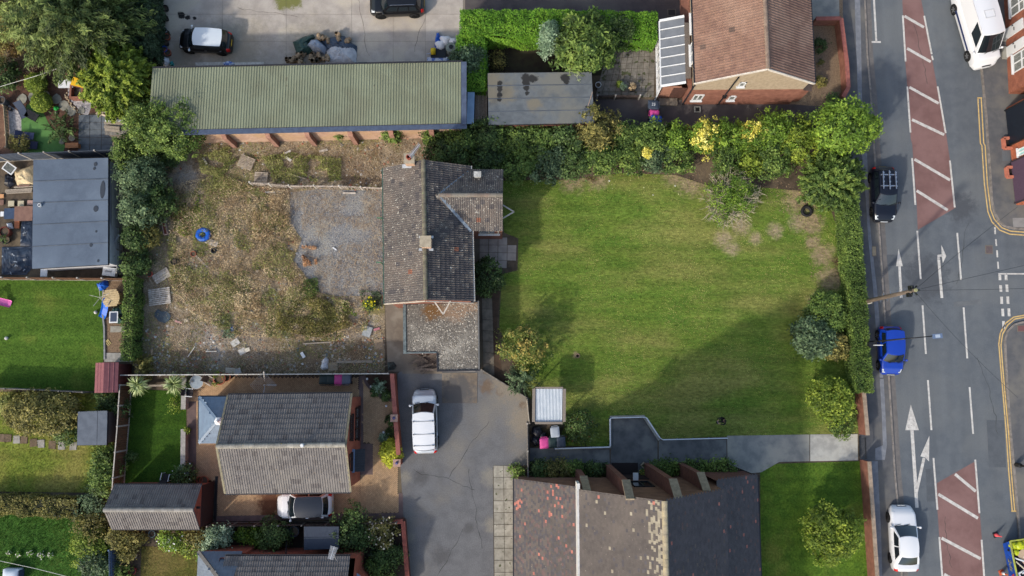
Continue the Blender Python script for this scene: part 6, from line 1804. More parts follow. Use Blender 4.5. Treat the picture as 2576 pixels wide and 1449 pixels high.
def cone(label,u,v,c1):
    q=U(u,v,ZR);t=thing('traffic_cone',label,'traffic cone',q)
    mb=MB();mb.cbox((0,0,.02),(.36,.36,.04),.3);mb.build('base',m_black if c1 else M('cone_orange',(206,96,60),fine=0),t,world=False)
    mb=MB();mb.lathe([(.14,.04),(.1,.25),(.1,.25),(.065,.45),(.03,.74),(0,.75)],(0,0,0),14);mb.build('cone',M('cone_pink',(224,88,96),fine=0)if c1 else M('cone_orange',(206,96,60)),t,True,False)
    if not c1:
        mb=MB();mb.lathe([(.118,.2),(.07,.46)],(0,0,0),14);mb.build('band',m_white,t,True,False)
cone('faded pink-red traffic cone standing at the upper corner of the blue skip',2504,1345,1)
cone('orange and white banded traffic cone at the lower corner of the blue skip',2519,1440,0)

# ================================================================ VEGETATION
L_DK=LEAF('leaf_dark',(46,60,36),(66,88,46),(98,120,64))
L_MID=LEAF('leaf_mid',(54,72,34),(84,108,48),(126,146,70))
L_BR=LEAF('leaf_bright',(66,90,32),(100,130,44),(142,168,62))
L_YG=LEAF('leaf_yellow_green',(70,88,30),(106,126,42),(146,160,60))
L_CON=LEAF('leaf_conifer',(58,70,40),(94,110,58),(134,148,82))
L_OLV=LEAF('leaf_olive',(78,76,42),(110,108,56),(150,140,78))
L_BLU=LEAF('leaf_blue_green',(48,64,46),(76,96,66),(116,136,98))
L_SIL=LEAF('leaf_silver',(84,106,84),(118,142,112),(160,180,150))
L_HED=LEAF('leaf_hedge',(66,102,28),(94,140,38),(132,172,56))
L_VAR=LEAF('leaf_golden',(164,156,58),(216,206,92),(240,230,136))
L_PALM=LEAF('leaf_palm',(86,104,54),(136,152,92),(190,200,148))
L_TAN=LEAF('weed_tan',(140,119,90),(182,159,122),(216,196,160),trans=.1,rough=.9)
L_WG=LEAF('weed_green',(100,110,58),(136,142,80),(170,170,108),rough=.8)
L_ORG=LEAF('leaf_orange',(76,92,44),(108,120,56),(164,146,80))
m_bark=M('bark',(104,88,72),(78,66,54),6,fine=.2)
m_twig=M('twig',(196,186,160),(168,158,132),6,fine=.1)

def leaves(C,Nn,size,aspect,r,droop=0.0,jit=.6,along=None):
    """rhombic leaves at C facing about Nn; returns (n,4,3)"""
    n=len(C)
    Nn=Nn+r.normal(0,jit,(n,3));Nn/=np.linalg.norm(Nn,axis=1,keepdims=True)+1e-9
    T=r.normal(0,1,(n,3))if along is None else along+r.normal(0,.35,(n,3))
    T-=Nn*(T*Nn).sum(1,keepdims=True);T/=np.linalg.norm(T,axis=1,keepdims=True)+1e-9
    Bn=np.cross(Nn,T)
    s=size*r.uniform(.6,1.4,(n,1))
    a=C-T*s;b=C+Bn*s*aspect-T*s*.1;c=C+T*s-np.array([0,0,droop])*s;d=C-Bn*s*aspect-T*s*.1
    return np.stack([a,b,c,d],1)
def crown_mesh(name,mat,c,rx,ry,rz,nclump,per,size,aspect,seed,zlow=-.35,lump=.25,rc=.3,spray=False,tint_amp=1.0,hollow=.45,lean=(0,0),droop=.2,mats2=None):
    r=np.random.RandomState(seed)
    d=r.normal(0,1,(nclump*3,3));d/=np.linalg.norm(d,axis=1,keepdims=True)
    d=d[d[:,2]>zlow][:nclump]
    n=len(d)
    lum=1+lump*(fnoise(d[:,0]*2.2+7,d[:,1]*2.2+3,seed)-.5)*2+lump*.8*(vnoise(d[:,0]*5+9,d[:,1]*5+d[:,2]*3+5,seed+3)-.5)
    rad=(hollow+(1-hollow)*r.uniform(0,1,n)**.5)*lum
    C=d*rad[:,None]*np.array([rx,ry,rz])+np.array(c)
    C[:,0]+=lean[0]*(C[:,2]-c[2]);C[:,1]+=lean[1]*(C[:,2]-c[2])
    t_cl=np.clip(.5+tint_amp*(r.uniform(-.38,.38,n)+.5*(fnoise(C[:,0]*.9,C[:,1]*.9,seed+5)-.5)),0,1)
    outw=d*np.array([1/rx,1/ry,1/rz]);outw/=np.linalg.norm(outw,axis=1,keepdims=True)
    m=n*per
    k=np.repeat(np.arange(n),per)
    rcl=rc*r.uniform(.6,1.35,n)
    off=r.normal(0,1,(m,3))*rcl[k][:,None]*.5
    if spray:  # needles drawn out along each branch tip
        s_=r.uniform(-1.2,1.0,m)
        off=outw[k]*(s_*rcl[k])[:,None]+r.normal(0,1,(m,3))*(rcl[k]*.22*(1.4-(s_+1.2)/2.2))[:,None]
    else:
        off-=outw[k]*(off*outw[k]).sum(1,keepdims=True)*.35
    Pn=C[k]+off
    N0=outw[k]*.7+np.array([0,0,.65])
    V=leaves(Pn,N0,size,aspect,r,droop,.55,along=outw[k]if spray else None)
    tint=np.clip(t_cl[k]+r.uniform(-.12,.12,m),0,1)
    V[:,:,2]=np.maximum(V[:,:,2],.02)
    return V,tint,C
def add_leaves(name,V,tint,mat,parent):
    off=OFF.get(parent.name)
    if off is not None:
        V=V-np.array(off)
    return link(name,quads_mesh(name,V,[mat],tint=tint),parent)
def trunk(t,b,c,h,r0,ends,seed,mat=None,name='trunk'):
    r=random.Random(seed)
    mb=MB();b=Vector(b);top=Vector((c[0],c[1],h))
    mb.tube([b,b.lerp(top,.5)+Vector((r.uniform(-.1,.1),r.uniform(-.1,.1),0)),top],[r0,r0*.75,r0*.45],8)
    for e in ends:
        s_=b.lerp(top,r.uniform(.35,.95));e=Vector(e)
        mb.tube([s_,s_.lerp(e,.5)+Vector((0,0,r.uniform(0,.25))),e],[r0*.4,r0*.25,r0*.08],5)
    return mb.build(name,mat or m_bark,t,smooth=True)
SEED=[100]
def tree(name,label,cat,u,v,rad,h,mat,ry=None,zc=None,rz=None,size=.1,aspect=.5,dens=1.0,rc=.33,group=None,spray=False,lump=.25,zlow=-.35,lean=(0,0),hollow=.45,limbs=7,tint=1.0,per=26,flowers=None,base_px=None,trunk_r=None):
    """u, v: picture point of the crown's middle at its mid height; rad in metres"""
    SEED[0]+=7;sd=SEED[0]
    ry=ry or rad;rz=rz or h*.5;zc=zc if zc is not None else h-rz
    c=U(u,v,zc)
    b=U(*base_px,0)if base_px else Vector((c.x,c.y,0))
    t=thing(name,label,cat,(b.x,b.y,0),0,group)
    area=2*math.pi*((rad*ry+rad*rz+ry*rz)/3)
    ncl=int(max(14,area/(rc*rc*1.1)*1.5*dens))
    V,tn,C=crown_mesh('crown',mat,(c.x,c.y,zc),rad,ry,rz,ncl,per,size,aspect,sd,zlow,lump,rc,spray,tint,hollow,lean)
    add_leaves('crown',V,tn,mat,t)
    r=np.random.RandomState(sd)
    ends=[tuple(C[i])for i in r.choice(len(C),min(limbs,len(C)),False)]
    trunk(t,b,(c.x,c.y),max(.25,zc+rz*.2),trunk_r or max(.035,rad*.05),ends,sd)
    if flowers:
        fm,n_,s_=flowers
        i_=r.choice(len(V),n_)
        Cc=V[i_].mean(1)+np.array([0,0,.04])
        Vf=leaves(Cc,np.tile(np.array([[0,0,1.0]]),(n_,1)),s_,.8,r,0,.3)
        link('blossom',quads_mesh('blossom',Vf-np.array(OFF[t.name]),[fm]),t)
    return t
def hedge(label,pts,w,h,mat,size=.07,dens=420,aspect=.45,name='hedge',rough=.12,seed=5,core=True,group=None,tint=1.0,spray=False,ragged=.1):
    """clipped hedge along a ground polyline: leaves on top and sides, twiggy core inside"""
    P_=[U(u,v,0)for u,v in pts]
    t=thing(name,label,'hedge',(P_[0].x,P_[0].y,0),0,group)
    r=np.random.RandomState(seed)
    Vs,Ts=[],[]
    cm=MB()
    for a_,b_ in zip(P_,P_[1:]):
        d_=(b_-a_);L=d_.length;d_/=L;nn=Vector((-d_.y,d_.x,0))
        if core:
            cm.bar(a_+Vector((0,0,h*.44)),b_+Vector((0,0,h*.44)),w*.72,h*.86)
        for face,area in(('t',L*w),('l',L*h),('r',L*h),('e',w*h),('s',w*h)):
            n=int(area*dens*(1 if face=='t' else .7))
            s_=r.uniform(-.02,1.02,n);q=r.uniform(-.5,.5,n);z=r.uniform(.05,1,n)**.8
            if face=='t':
                X=np.array(a_)[None]+np.outer(s_*L,np.array(d_))+np.outer(q*w,np.array(nn));X[:,2]=h;N0=np.tile([[0,0,1.0]],(n,1))
            elif face in 'lr':
                sg=1 if face=='l' else-1
                X=np.array(a_)[None]+np.outer(s_*L,np.array(d_))+np.outer(np.full(n,sg*w/2),np.array(nn));X[:,2]=z*h;N0=np.tile(np.array(nn)*sg,(n,1))+np.array([0,0,.5])
            else:
                e_=b_ if face=='e' else a_;sg=1 if face=='e' else-1
                X=np.array(e_)[None]+np.outer(q*w,np.array(nn));X[:,2]=z*h;N0=np.tile(np.array(d_)*sg,(n,1))+np.array([0,0,.5])
            bump=(fnoise(X[:,0]*1.6+X[:,2],X[:,1]*1.6+X[:,2]*.7,seed)-.5)*2
            Nu=N0/np.linalg.norm(N0,axis=1,keepdims=True)
            X=X+Nu*(bump*rough*1.5+r.normal(0,ragged*.5,n)-.02)[:,None]
            Vs.append(leaves(X,N0,size,aspect,r,.2,.6,along=(N0 if spray else None)))
            tt=.5+tint*(.55*(fnoise(X[:,0]*1.3+X[:,2],X[:,1]*1.3,seed+4)-.5)*1.6+r.uniform(-.25,.25,n))
            Ts.append(np.clip(tt,0,1))
    if core:
        cm.build('stems',M('hedge_core',(38,46,26),(30,34,20),4,fine=.3),t)
    add_leaves('foliage',np.concatenate(Vs),np.concatenate(Ts),mat,t)
    return t
def scatter_leaves(name,poly,dens,mat,seed,hmax=.35,size=.07,aspect=.3,mask=None,up=.35,clump=.8,parent=None,lift=0.0):
    """low growth over a patch of ground: one object"""
    x,y=sample_poly(poly,dens,seed)
    r=np.random.RandomState(seed)
    m=fnoise(x*clump,y*clump,seed+1)
    k=np.ones(len(x),bool)if mask is None else mask(x,y,m)
    x,y,m=x[k],y[k],m[k]
    z=r.uniform(.02,1,len(x))**1.5*hmax*np.clip(.35+1.3*(m-.3),.15,1.3)+lift
    C=np.stack([x,y,z],1)
    V=leaves(C,np.tile([[0,0,up]],(len(x),1)),size,aspect,r,.1,.7)
    V[:,:,2]=np.maximum(V[:,:,2],.012)
    t=np.clip(.5+.9*(vnoise(x*1.7,y*1.7,seed+9)-.5)+r.uniform(-.3,.3,len(x)),0,1)
    o=link(name,quads_mesh(name,V,[mat],tint=t),parent)
    o['kind']='stuff'
    return o
def grass(name,poly,dens,seed,mat,h=.05,w=.012,hvar=.5):
    x,y=sample_poly(poly,dens,seed)
    r=np.random.RandomState(seed)
    a=r.uniform(0,6.28,len(x));hh=h*r.uniform(1-hvar,1+hvar,len(x));ln=hh*r.uniform(.3,1.3,len(x));b=r.uniform(0,6.28,len(x))
    z=np.full(len(x),.004)
    p0=np.stack([x-np.cos(a)*w,y-np.sin(a)*w,z],1);p1=np.stack([x+np.cos(a)*w,y+np.sin(a)*w,z],1)
    p2=np.stack([x+np.cos(b)*ln,y+np.sin(b)*ln,z+hh],1)
    t=np.clip(.5+1.1*(fnoise(x*.5,y*.5,seed+2)-.5)+r.uniform(-.3,.3,len(x)),0,1)
    o=link(name,quads_mesh(name,np.stack([p0,p1,p2],1),[mat],tint=t));o['kind']='stuff'

# ---- lawns' blades
g_main=LEAF('blade_main',(74,98,34),(122,136,60),(172,166,104),rough=.8,vary=.15)
g_green=LEAF('blade_green',(62,98,30),(88,124,42),(120,146,60),rough=.8,vary=.15)
g_deep=LEAF('blade_deep',(44,74,26),(66,98,36),(96,118,52),rough=.8,vary=.15)
grass('grass',LAWN,230,31,g_main,.05,.02)
grass('grass',P2((1912,1168),(2164,1160),(2178,1300),(2190,1470),(1915,1470)),210,32,g_green,.06)
grass('grass',P2((-20,700),(262,702),(264,800),(263,895),(240,984),(-20,976)),170,33,g_green,.05)
grass('grass',P2((-20,985),(296,990),(285,1240),(-20,1236)),170,34,LEAF('blade_rough',(84,94,36),(118,122,52),(156,144,84),rough=.8,vary=.15),.1)
grass('grass',P2((-20,1280),(262,1280),(276,1380),(275,1470),(-20,1470)),260,35,g_deep,.16,.014)
grass('grass',P2((322,978),(468,985),(470,1216),(312,1218)),210,36,g_green,.05)
grass('grass',P2((356,1374),(500,1380),(500,1470),(350,1470)),170,37,g_main,.06)

# ---- the overgrown plot: dead stalks, brown docks, green weeds
WEEDS=P2((436,470),(560,440),(640,470),(728,478),(735,560),(757,605),(738,655),(775,702),(800,737),(880,760),(930,770),(925,830),(840,860),(700,850),(600,845),(500,800),(440,760),(425,640))
scatter_leaves('dead_weeds',WEEDS,620,L_TAN,41,.6,.048,.36,lambda x,y,m:m>.36,clump=.9)
scatter_leaves('weeds',WEEDS,620,L_WG,42,.55,.05,.42,lambda x,y,m:m>.48,clump=.7)
scatter_leaves('dead_weeds',PLOT,140,L_TAN,43,.22,.06,.16,lambda x,y,m:(m>.42)&~inpoly(x,y,GRAVEL),clump=.6)
scatter_leaves('weeds',PLOT,160,L_WG,44,.25,.05,.4,lambda x,y,m:(m>.53)&~inpoly(x,y,GRAVEL),clump=.45)
for i,(poly,mt,d_,h_)in enumerate(((P2((500,395),(590,365),(600,400),(560,450),(510,440)),L_WG,420,.7),(P2((660,395),(740,385),(860,400),(860,455),(760,466),(690,460)),L_WG,420,.55),(P2((700,770),(790,745),(880,770),(890,820),(800,850),(700,830)),L_OLV,520,.8),(P2((765,705),(800,700),(805,740),(770,760)),L_MID,500,.6),
                                        (P2((640,500),(720,490),(730,560),(700,610),(640,600)),L_TAN,380,.7),(P2((590,740),(660,735),(660,800),(600,800)),L_TAN,480,.7),(P2((760,620),(797,620),(800,665),(765,672)),LEAF('dock_red',(120,84,56),(160,116,82),(190,150,112),trans=.1),600,.7),
                                        (P2((440,490),(500,480),(510,560),(470,600),(440,580)),L_YG,240,.4),(P2((905,730),(960,735),(960,775),(915,785)),L_BLU,420,.5),(P2((855,750),(880,748),(900,790),(880,820)),L_BR,300,.4),(P2((565,830),(595,825),(590,850),(560,850)),L_SIL,420,.3))):
    scatter_leaves('weed_patch',poly,d_*1.7,mt,50+i,h_,.055,.45,lambda x,y,m:m>.38,clump=1.2,lift=.05)
t=tree('flowering_plant','clump of leafy weeds with bright yellow flowers at the cottage corner','plant',930,762,.45,.6,L_MID,size=.06,flowers=(M('flower_yellow',(250,236,40),fine=0),60,.05))
r_=np.random.RandomState(3)
# straw and twigs lying about
x,y=sample_poly(PLOT,60,61);k=fnoise(x*.5,y*.5,62)>.4;x,y=x[k],y[k];n=len(x)
a=r_.uniform(0,3.14,n);L_=r_.uniform(.1,.4,n);dx,dy,w_=np.cos(a)*L_,np.sin(a)*L_,.012
z=r_.uniform(.02,.12,n)
V=np.stack([np.stack([x-dx,y-dy,z],1),np.stack([x-dx-dy/L_*w_,y-dy+dx/L_*w_,z],1),np.stack([x+dx-dy/L_*w_,y+dy+dx/L_*w_,z+.05],1),np.stack([x+dx,y+dy,z+.05],1)],1)
o=link('straw',quads_mesh('straw',V,[M('straw_pale',(196,180,156),vary=.2),M('straw_brown',(140,116,92),vary=.2)],midx=r_.randint(0,2,n)));o['kind']='stuff'
# rubble and litter too small to pick apart
for poly,d_,seed,mts in((PLOT,7,71,((206,204,198),(150,148,146),(176,112,90),(120,116,112))),(P2((345,800),(960,850),(965,940),(345,940)),14,72,((196,192,186),(150,148,146),(186,130,106),(236,236,236),(110,130,140)))):
    x,y=sample_poly(poly,d_,seed);k=(fnoise(x*.7,y*.7,seed)>.45)&~inpoly(x,y,GRAVEL)
    stones('rubble',x[k],y[k],.01,.1,[M('rubble_%d_%d'%(seed,i),c,vary=.15)for i,c in enumerate(mts)],seed,flat_=.45)

LOWP=P2((345,780),(500,800),(700,850),(850,860),(965,830),(965,940),(345,942))
scatter_leaves('dead_weeds',LOWP,240,L_TAN,141,.28,.055,.22,lambda x,y,m:m>.4,clump=.7)
scatter_leaves('weeds',LOWP,150,L_WG,142,.25,.05,.4,lambda x,y,m:m>.55,clump=.6)
scatter_leaves('dead_weeds',P2((500,365),(960,365),(960,465),(640,465),(500,460)),260,L_TAN,143,.3,.055,.2,lambda x,y,m:m>.4,clump=.7)
# ---- trees and shrubs; u, v, radius m, height m
tree('conifer','huge feathery dark conifer filling the upper corner above the red bark garden','tree',190,64,4.3,8.5,L_CON,ry=3.45,rz=4.2,zc=4.3,size=.17,aspect=.24,spray=True,rc=.85,per=95,dens=2.0,lump=.4,zlow=-.2,limbs=14,trunk_r=.28,hollow=.3)
tree('conifer','feathery brownish conifer at the very corner beyond the garden','tree',45,45,2.8,5.5,L_OLV,size=.14,aspect=.25,spray=True,rc=.6,per=70,dens=1.5,lump=.35,trunk_r=.16,hollow=.3)
tree('conifer','smaller dark conifer between the huge feathery one and the ivy-clad hedge','tree',300,40,2.0,5.5,L_DK,ry=2.4,size=.13,aspect=.26,spray=True,rc=.6,per=70,dens=1.5,lump=.3,trunk_r=.14,hollow=.3)
tree('golden_conifer','bright lime green conifer overhanging the end of the olive workshop roof','tree',300,200,2.3,5.6,L_YG,ry=2.2,zc=3.0,rz=2.6,size=.13,aspect=.42,spray=True,rc=.42,per=80,dens=3.0,lump=.28,trunk_r=.16,hollow=.5)
hedge('tall dark ivy covered hedge along the side of the concrete yard',[(392,-70),(394,60),(388,172)],1.5,3.2,LEAF('leaf_ivy_dark',(36,50,34),(52,70,48),(76,94,66)),.1,260,.6,rough=.25,seed=81)
tree('round_bush','clipped golden round bush nearer the conifer on the red bark','bush',92,210,.72,1.1,L_YG,size=.06,aspect=.5,dens=4,rc=.16,lump=.06,hollow=.85,zlow=-.1)
tree('round_bush','clipped golden round bush beside the folded loungers','bush',105,257,.68,1.05,L_YG,size=.06,aspect=.5,dens=4,rc=.16,lump=.06,hollow=.85,zlow=-.1)
tree('fern_shrub','dark arching shrub spreading over the artificial grass','shrub',155,322,1.2,1.2,L_DK,ry=1.0,size=.14,aspect=.22,spray=True,rc=.4,per=26,dens=.7,lump=.4,hollow=.3)
tree('shrub','dry brown shrub at the corner of the loungers and pale retaining fence','shrub',50,360,.8,.7,L_OLV,size=.06,dens=.9,rc=.25)
tree('shrub','dark green shrub at the left edge above the red bark garden','shrub',8,190,1.3,1.8,L_DK,size=.09)
tree('shrub','low purple-brown shrub under the conifer above the round bushes','shrub',70,165,1.3,.8,LEAF('leaf_brown',(70,58,46),(98,82,66),(130,112,90)),ry=.9,size=.06,dens=.8)
tree('shrub','brown leaved shrub at the left edge beneath the corner conifer','shrub',14,105,1.1,1.6,LEAF('leaf_rust',(92,74,44),(126,104,60),(156,130,80)),size=.08)
EDGE='boundary shrubs at the left of the overgrown plot'
for i,(u,v,r,h,mt,lab)in enumerate((
    (365,295,1.4,3.9,L_MID,'leafy shrub at the hidden corner of the olive workshop roof'),(445,325,2.1,4.6,L_MID,'wide green bramble bush spilling past the workshop corner'),(395,335,1.8,4.6,L_MID,'round bush between the lean-to and the wide bramble bush'),(336,385,1.4,2.6,L_MID,'green bush at the end of the slate-coloured fence'),(425,395,1.3,1.6,L_DK,'dark bush below the wide bramble bush'),
    (366,452,1.9,3.4,L_BLU,'tall blue-green bush behind the shed, upper one'),(385,510,1.7,2.4,L_DK,'dark green bush on the overgrown side of the boundary'),(356,530,1.3,3.2,L_BLU,'blue-green bush against the middle of the shed'),(344,600,1.0,2.4,L_DK,'narrow dark bush beside the white fence by the shed'),(374,590,1.0,1.6,L_OLV,'brown patched bush between dark boundary bushes'),(340,665,.9,2.2,L_DK,'dark bush at the lower corner of the shed'),(358,655,.9,1.5,L_DK,'low dark bush beside the white slatted panel'))):
    tree('bush',lab,'bush',u-4,v,r*.93,h,mt,size=.09,rc=.33,dens=1.15,group=EDGE,lump=.6,hollow=.35)
hedge('narrow green conifer hedge beside the bark chippings and the climbing frame',[(352,705),(350,800),(346,905)],.8,1.7,L_MID,.08,330,.35,rough=.2,seed=83,spray=True)
tree('shrub','yellowish conifer tip at the corner of the overgrown plot','shrub',362,925,.6,1.3,L_OLV,ry=1.0,size=.08,spray=True)
# hedges
hedge('clipped bright green conifer hedge with a flat top below the dark driveway',[(1166,90),(1420,94),(1636,99)],2.15,2.3,L_HED,.075,560,.32,rough=.2,seed=84,spray=True)
hedge('clipped green conifer hedge running down beside the workshop roof',[(1190,120),(1191,180),(1190,254)],2.0,2.2,L_HED,.075,560,.32,rough=.2,seed=85,spray=True)
hedge('long clipped privet hedge between the church lawn and the pavement',[(2112,500),(2122,620),(2133,760),(2140,880),(2148,985)],1.15,1.9,L_MID,.06,560,.5,rough=.12,seed=86)
tree('shrub','dusty blue-green shrub growing through the hedge by the workshop','shrub',1180,160,1.25,3.0,L_SIL if False else L_BLU,size=.09,dens=1.4)
tree('shrub','small yellow-green shrub in the dark soil garden','shrub',1255,150,.75,1.1,L_OLV,size=.06,dens=.7)
tree('eucalyptus','slim silver-blue tree leaning over the flat topped hedge','tree',1383,103,.75,4.2,L_SIL,ry=1.1,size=.08,dens=.9,rc=.28,lump=.4)
tree('fruit_tree','broad tree with drooping pale green leaves above the dark soil garden','tree',1470,118,2.1,4.6,L_MID,ry=2.3,size=.15,aspect=.4,rc=.42,dens=1.3,lump=.4,hollow=.4)
tree('shrub','dark leafy shrub growing out of the flat topped hedge','shrub',1560,80,1.2,3.0,L_DK,size=.08,dens=1.0)
tree('pampas_tuft','pale tuft of strappy leaves at the edge of the felt roof','plant',1450,183,.45,2.7,L_PALM,size=.14,aspect=.12,spray=True,rc=.3,rz=.4)
ROW='mixed shrubs along the top of the church lawn'
row=[(1085,340,.8,2.0,L_MID,'bushy climber on the workshop wall beside the hedge row'),(1120,380,1.6,2.2,L_DK,'dark ivy mass beside the cottage chimney'),(1160,345,1.3,2.2,L_MID,'mid green bush at the end of the workshop'),(1230,345,1.5,2.4,L_DK,'dark bush under the corner of the felt roof'),(1225,405,1.4,2.0,L_DK,'dark bush near the cottage wing gable'),(1290,350,1.5,2.4,L_MID,'bush below the middle of the felt roof'),(1300,410,1.6,2.0,L_MID,'spreading bush above the start of the lawn'),(1360,350,1.4,2.4,L_MID,'bush below the right end of the felt roof'),
       (1375,410,1.6,2.0,L_BLU,'blue-green bush at the lawn edge'),(1425,350,1.3,2.5,L_DK,'dark bush next to the twiggy tall bush'),(1440,410,1.4,2.0,L_DK,'dark rounded bush beside a pale twiggy one'),(1500,330,1.6,3.0,L_OLV,'tall twiggy olive bush by the drive'),(1510,395,1.5,2.3,L_MID,'bush below the twiggy olive bush'),(1580,345,1.4,2.4,L_MID,'bush beside the blue lidded bin'),(1580,395,1.3,1.8,L_MID,'bush edging the lawn below the bins'),(1640,350,1.3,2.2,L_MID,'bush directly below the blue bin'),(1645,395,1.2,1.6,L_BLU,'greyish bush at the lawn edge with a yellow sprig'),
       (1700,350,1.2,2.2,L_BR,'bright green bush before the golden one'),(1705,400,1.2,1.6,L_MID,'low bush at the bend of the lawn edge'),(1840,350,1.4,2.3,L_BR,'bright bush between two golden bushes'),(1830,400,1.3,1.9,L_MID,'green bush under the golden bushes'),(1950,335,1.6,2.6,L_BR,'bright green bush right of the golden patch'),(1890,405,1.2,1.8,L_YG,'yellow-flecked bush above the bare-twigged bush'),(1945,405,1.6,2.0,L_MID,'glossy green bush beside the brown litter'),(2010,355,1.5,2.6,L_YG,'yellowish bush below the big roadside tree')]
for u,v,r,h,mt,lab in row:
    tree('bush',lab,'bush',u,v,r,h,mt,size=.09,rc=.33,dens=1.05,group=ROW,lump=.6,hollow=.3)
tree('golden_bush','golden variegated bush nearer the bins in the shrub row','bush',1768,343,1.15,2.6,L_VAR,ry=1.3,size=.08,dens=.55,rc=.28,lump=.8,hollow=.2)
tree('bush','green bush through which the golden leaves nearer the bins grow','bush',1775,350,1.2,2.5,L_BR,size=.09,rc=.33,dens=.8,lump=.5)
tree('golden_bush','golden variegated bush nearer the road in the shrub row','bush',1888,336,1.0,2.7,L_VAR,ry=.75,size=.08,dens=.6,rc=.28,lump=.8,hollow=.2)
tree('bush','green bush through which the golden leaves nearer the road grow','bush',1893,345,1.1,2.4,L_BR,size=.09,rc=.33,dens=.8,lump=.5)
tree('golden_sprig','small golden sprig at the lawn edge of the shrub row','plant',1628,385,.35,2.0,L_VAR,size=.06,rc=.15,rz=.3)
tree('roadside_tree','big bright green tree overhanging the pavement at the end of the shrub row','tree',2118,325,2.35,4.8,L_BR,ry=2.1,size=.11,rc=.42,dens=1.3,lump=.35,trunk_r=.16)
tree('large_shrub','dense dark arching shrub at the corner of the lawn behind the black car','shrub',2092,455,2.3,3.0,L_MID,ry=2.1,size=.11,aspect=.4,rc=.4,dens=2.2,spray=True,per=50)
tree('ivy_clump','ivy clump hanging over the brick front wall by the drive','plant',2095,262,.6,1.2,L_DK,ry=.8,size=.07)
# bare-twigged bush
def bare_bush(label,u,v,r,h,n,mat,seed,green=None):
    c=U(u,v,0);t=thing('bare_bush',label,'bush',(c.x,c.y,0));rr=random.Random(seed);mb=MB()
    for i in range(n):
        a=rr.uniform(0,6.28);e=rr.uniform(.3,1.0);end=c+Vector((math.cos(a)*r*e,math.sin(a)*r*e,h*math.sqrt(max(.05,1-e*e*.85))*rr.uniform(.7,1)))
        mid=c.lerp(end,.5)+Vector((rr.uniform(-.2,.2),rr.uniform(-.2,.2),.25))
        mb.tube([c+Vector((rr.uniform(-.15,.15),rr.uniform(-.15,.15),0)),mid,end],[.035,.026,.012],4,cap=False)
        for k_ in range(5):
            s_=mid.lerp(end,rr.uniform(0,.9));q=s_+Vector((rr.uniform(-.5,.5),rr.uniform(-.5,.5),rr.uniform(0,.4)))
            mb.tube([s_,q],[.02,.009],3,cap=False)
    mb.build('branches',mat,t)
    if green:
        V,tn,_=crown_mesh('leaves',green,(c.x,c.y,h*.5),r*.68,r*.68,h*.55,300,26,.06,.5,seed,rc=.3,hollow=.2,lump=.5);add_leaves('leaves',V,tn,green,t)
    return t
bare_bush('half dead bush with pale bare twigs on the lawn beside the worn grass',1826,508,2.6,2.3,170,m_twig,5,L_BR)
bare_bush('tangle of bare pale branches against the workshop gutter',965,318,1.1,2.2,34,m_twig,6)
tree('ivy_clump','ivy growing up the workshop wall below the bare branches','plant',988,336,.9,2.1,L_MID,ry=.6,size=.08)
tree('ivy_clump','small ivy tuft hanging over a workshop wall pier','plant',855,335,.4,1.8,L_MID,size=.07)
# lawn's right side
tree('bush','green bush against the clipped hedge, upper one beside the telegraph pole','bush',2085,785,1.6,2.2,L_MID,size=.09,dens=1.2)
tree('bush','dark blue-green bush with a ruffled crown by the clipped hedge','bush',2050,850,1.6,2.4,L_BLU,size=.11,dens=1.3)
tree('bush','yellowish bush tucked between the blue-green bush and the clipped hedge','bush',2098,872,1.1,1.9,L_OLV,size=.09,dens=1.2)
tree('bush','round yellow-green bush at the end of the clipped hedge','bush',2092,1005,1.65,2.3,L_YG,size=.09,dens=1.3)
tree('bush','low green shrub spreading below the round yellow-green bush','bush',2115,1062,1.1,1.0,L_MID,size=.08)
tree('lawn_tree','small bright yellow-green tree standing on the lower church lawn','tree',2088,1338,2.0,3.6,L_YG,ry=1.9,size=.1,rc=.36,dens=1.35,lump=.5,trunk_r=.09)
tree('apple_tree','small tree with orange tinted leaves beside the cottage side path','tree',1318,872,1.6,3.2,L_ORG,size=.09,rc=.36,dens=.9,lump=.65,hollow=.3,trunk_r=.07)
tree('bush','grey-green shrub at the point of the diagonal timber edging','bush',1312,953,1.0,1.8,L_BLU,size=.09,aspect=.3,spray=True,dens=1.1)
tree('bush','dark shrub against the cottage front by the patio slabs','bush',1224,697,1.15,1.8,L_DK,ry=1.4,size=.09,dens=1.2)
tree('bush','shrub with dull red berries beside the metal shelter','bush',1457,1075,1.2,1.3,L_DK,size=.07,dens=1.0,flowers=(M('berry_red',(150,70,60),fine=0),40,.04))
CH='shrubs along the church wall'
for u,v,r,h,mt,lab in((1362,1182,.9,1.3,L_DK,'dark shrub at the church corner by the low grey fence'),(1405,1182,1.0,1.4,L_OLV,'yellow-green shrub by the church wall beside the first buttress'),(1440,1178,.8,1.2,L_MID,'green shrub touching the first buttress'),(1498,1183,.9,1.3,L_DK,'dark shrub between the first two buttresses'),(1672,1178,1.1,1.2,L_MID,'shrub between the third and fourth buttress'),(1752,1180,.9,.8,L_MID,'low green shrub right of the fourth buttress'),(1812,1178,1.1,.8,L_MID,'low shrub near the end of the church aisle'),(1298,1185,.6,.8,L_MID,'weedy shrub at the end of the slab path')):
    tree('bush',lab,'bush',u,v,r,h,mt,ry=r*.75,size=.075,dens=1.2,group=CH)
for u,v in((1482,1192),(1622,1192)):
    tree('flower_clump','clump of yellow-orange flowers at the foot of the %s'%('first church buttress' if u<1500 else 'third church buttress'),'flowers',u,v,.35,.4,L_MID,size=.05,rc=.15,flowers=(M('flower_orange',(236,200,90),fine=0),50,.05))
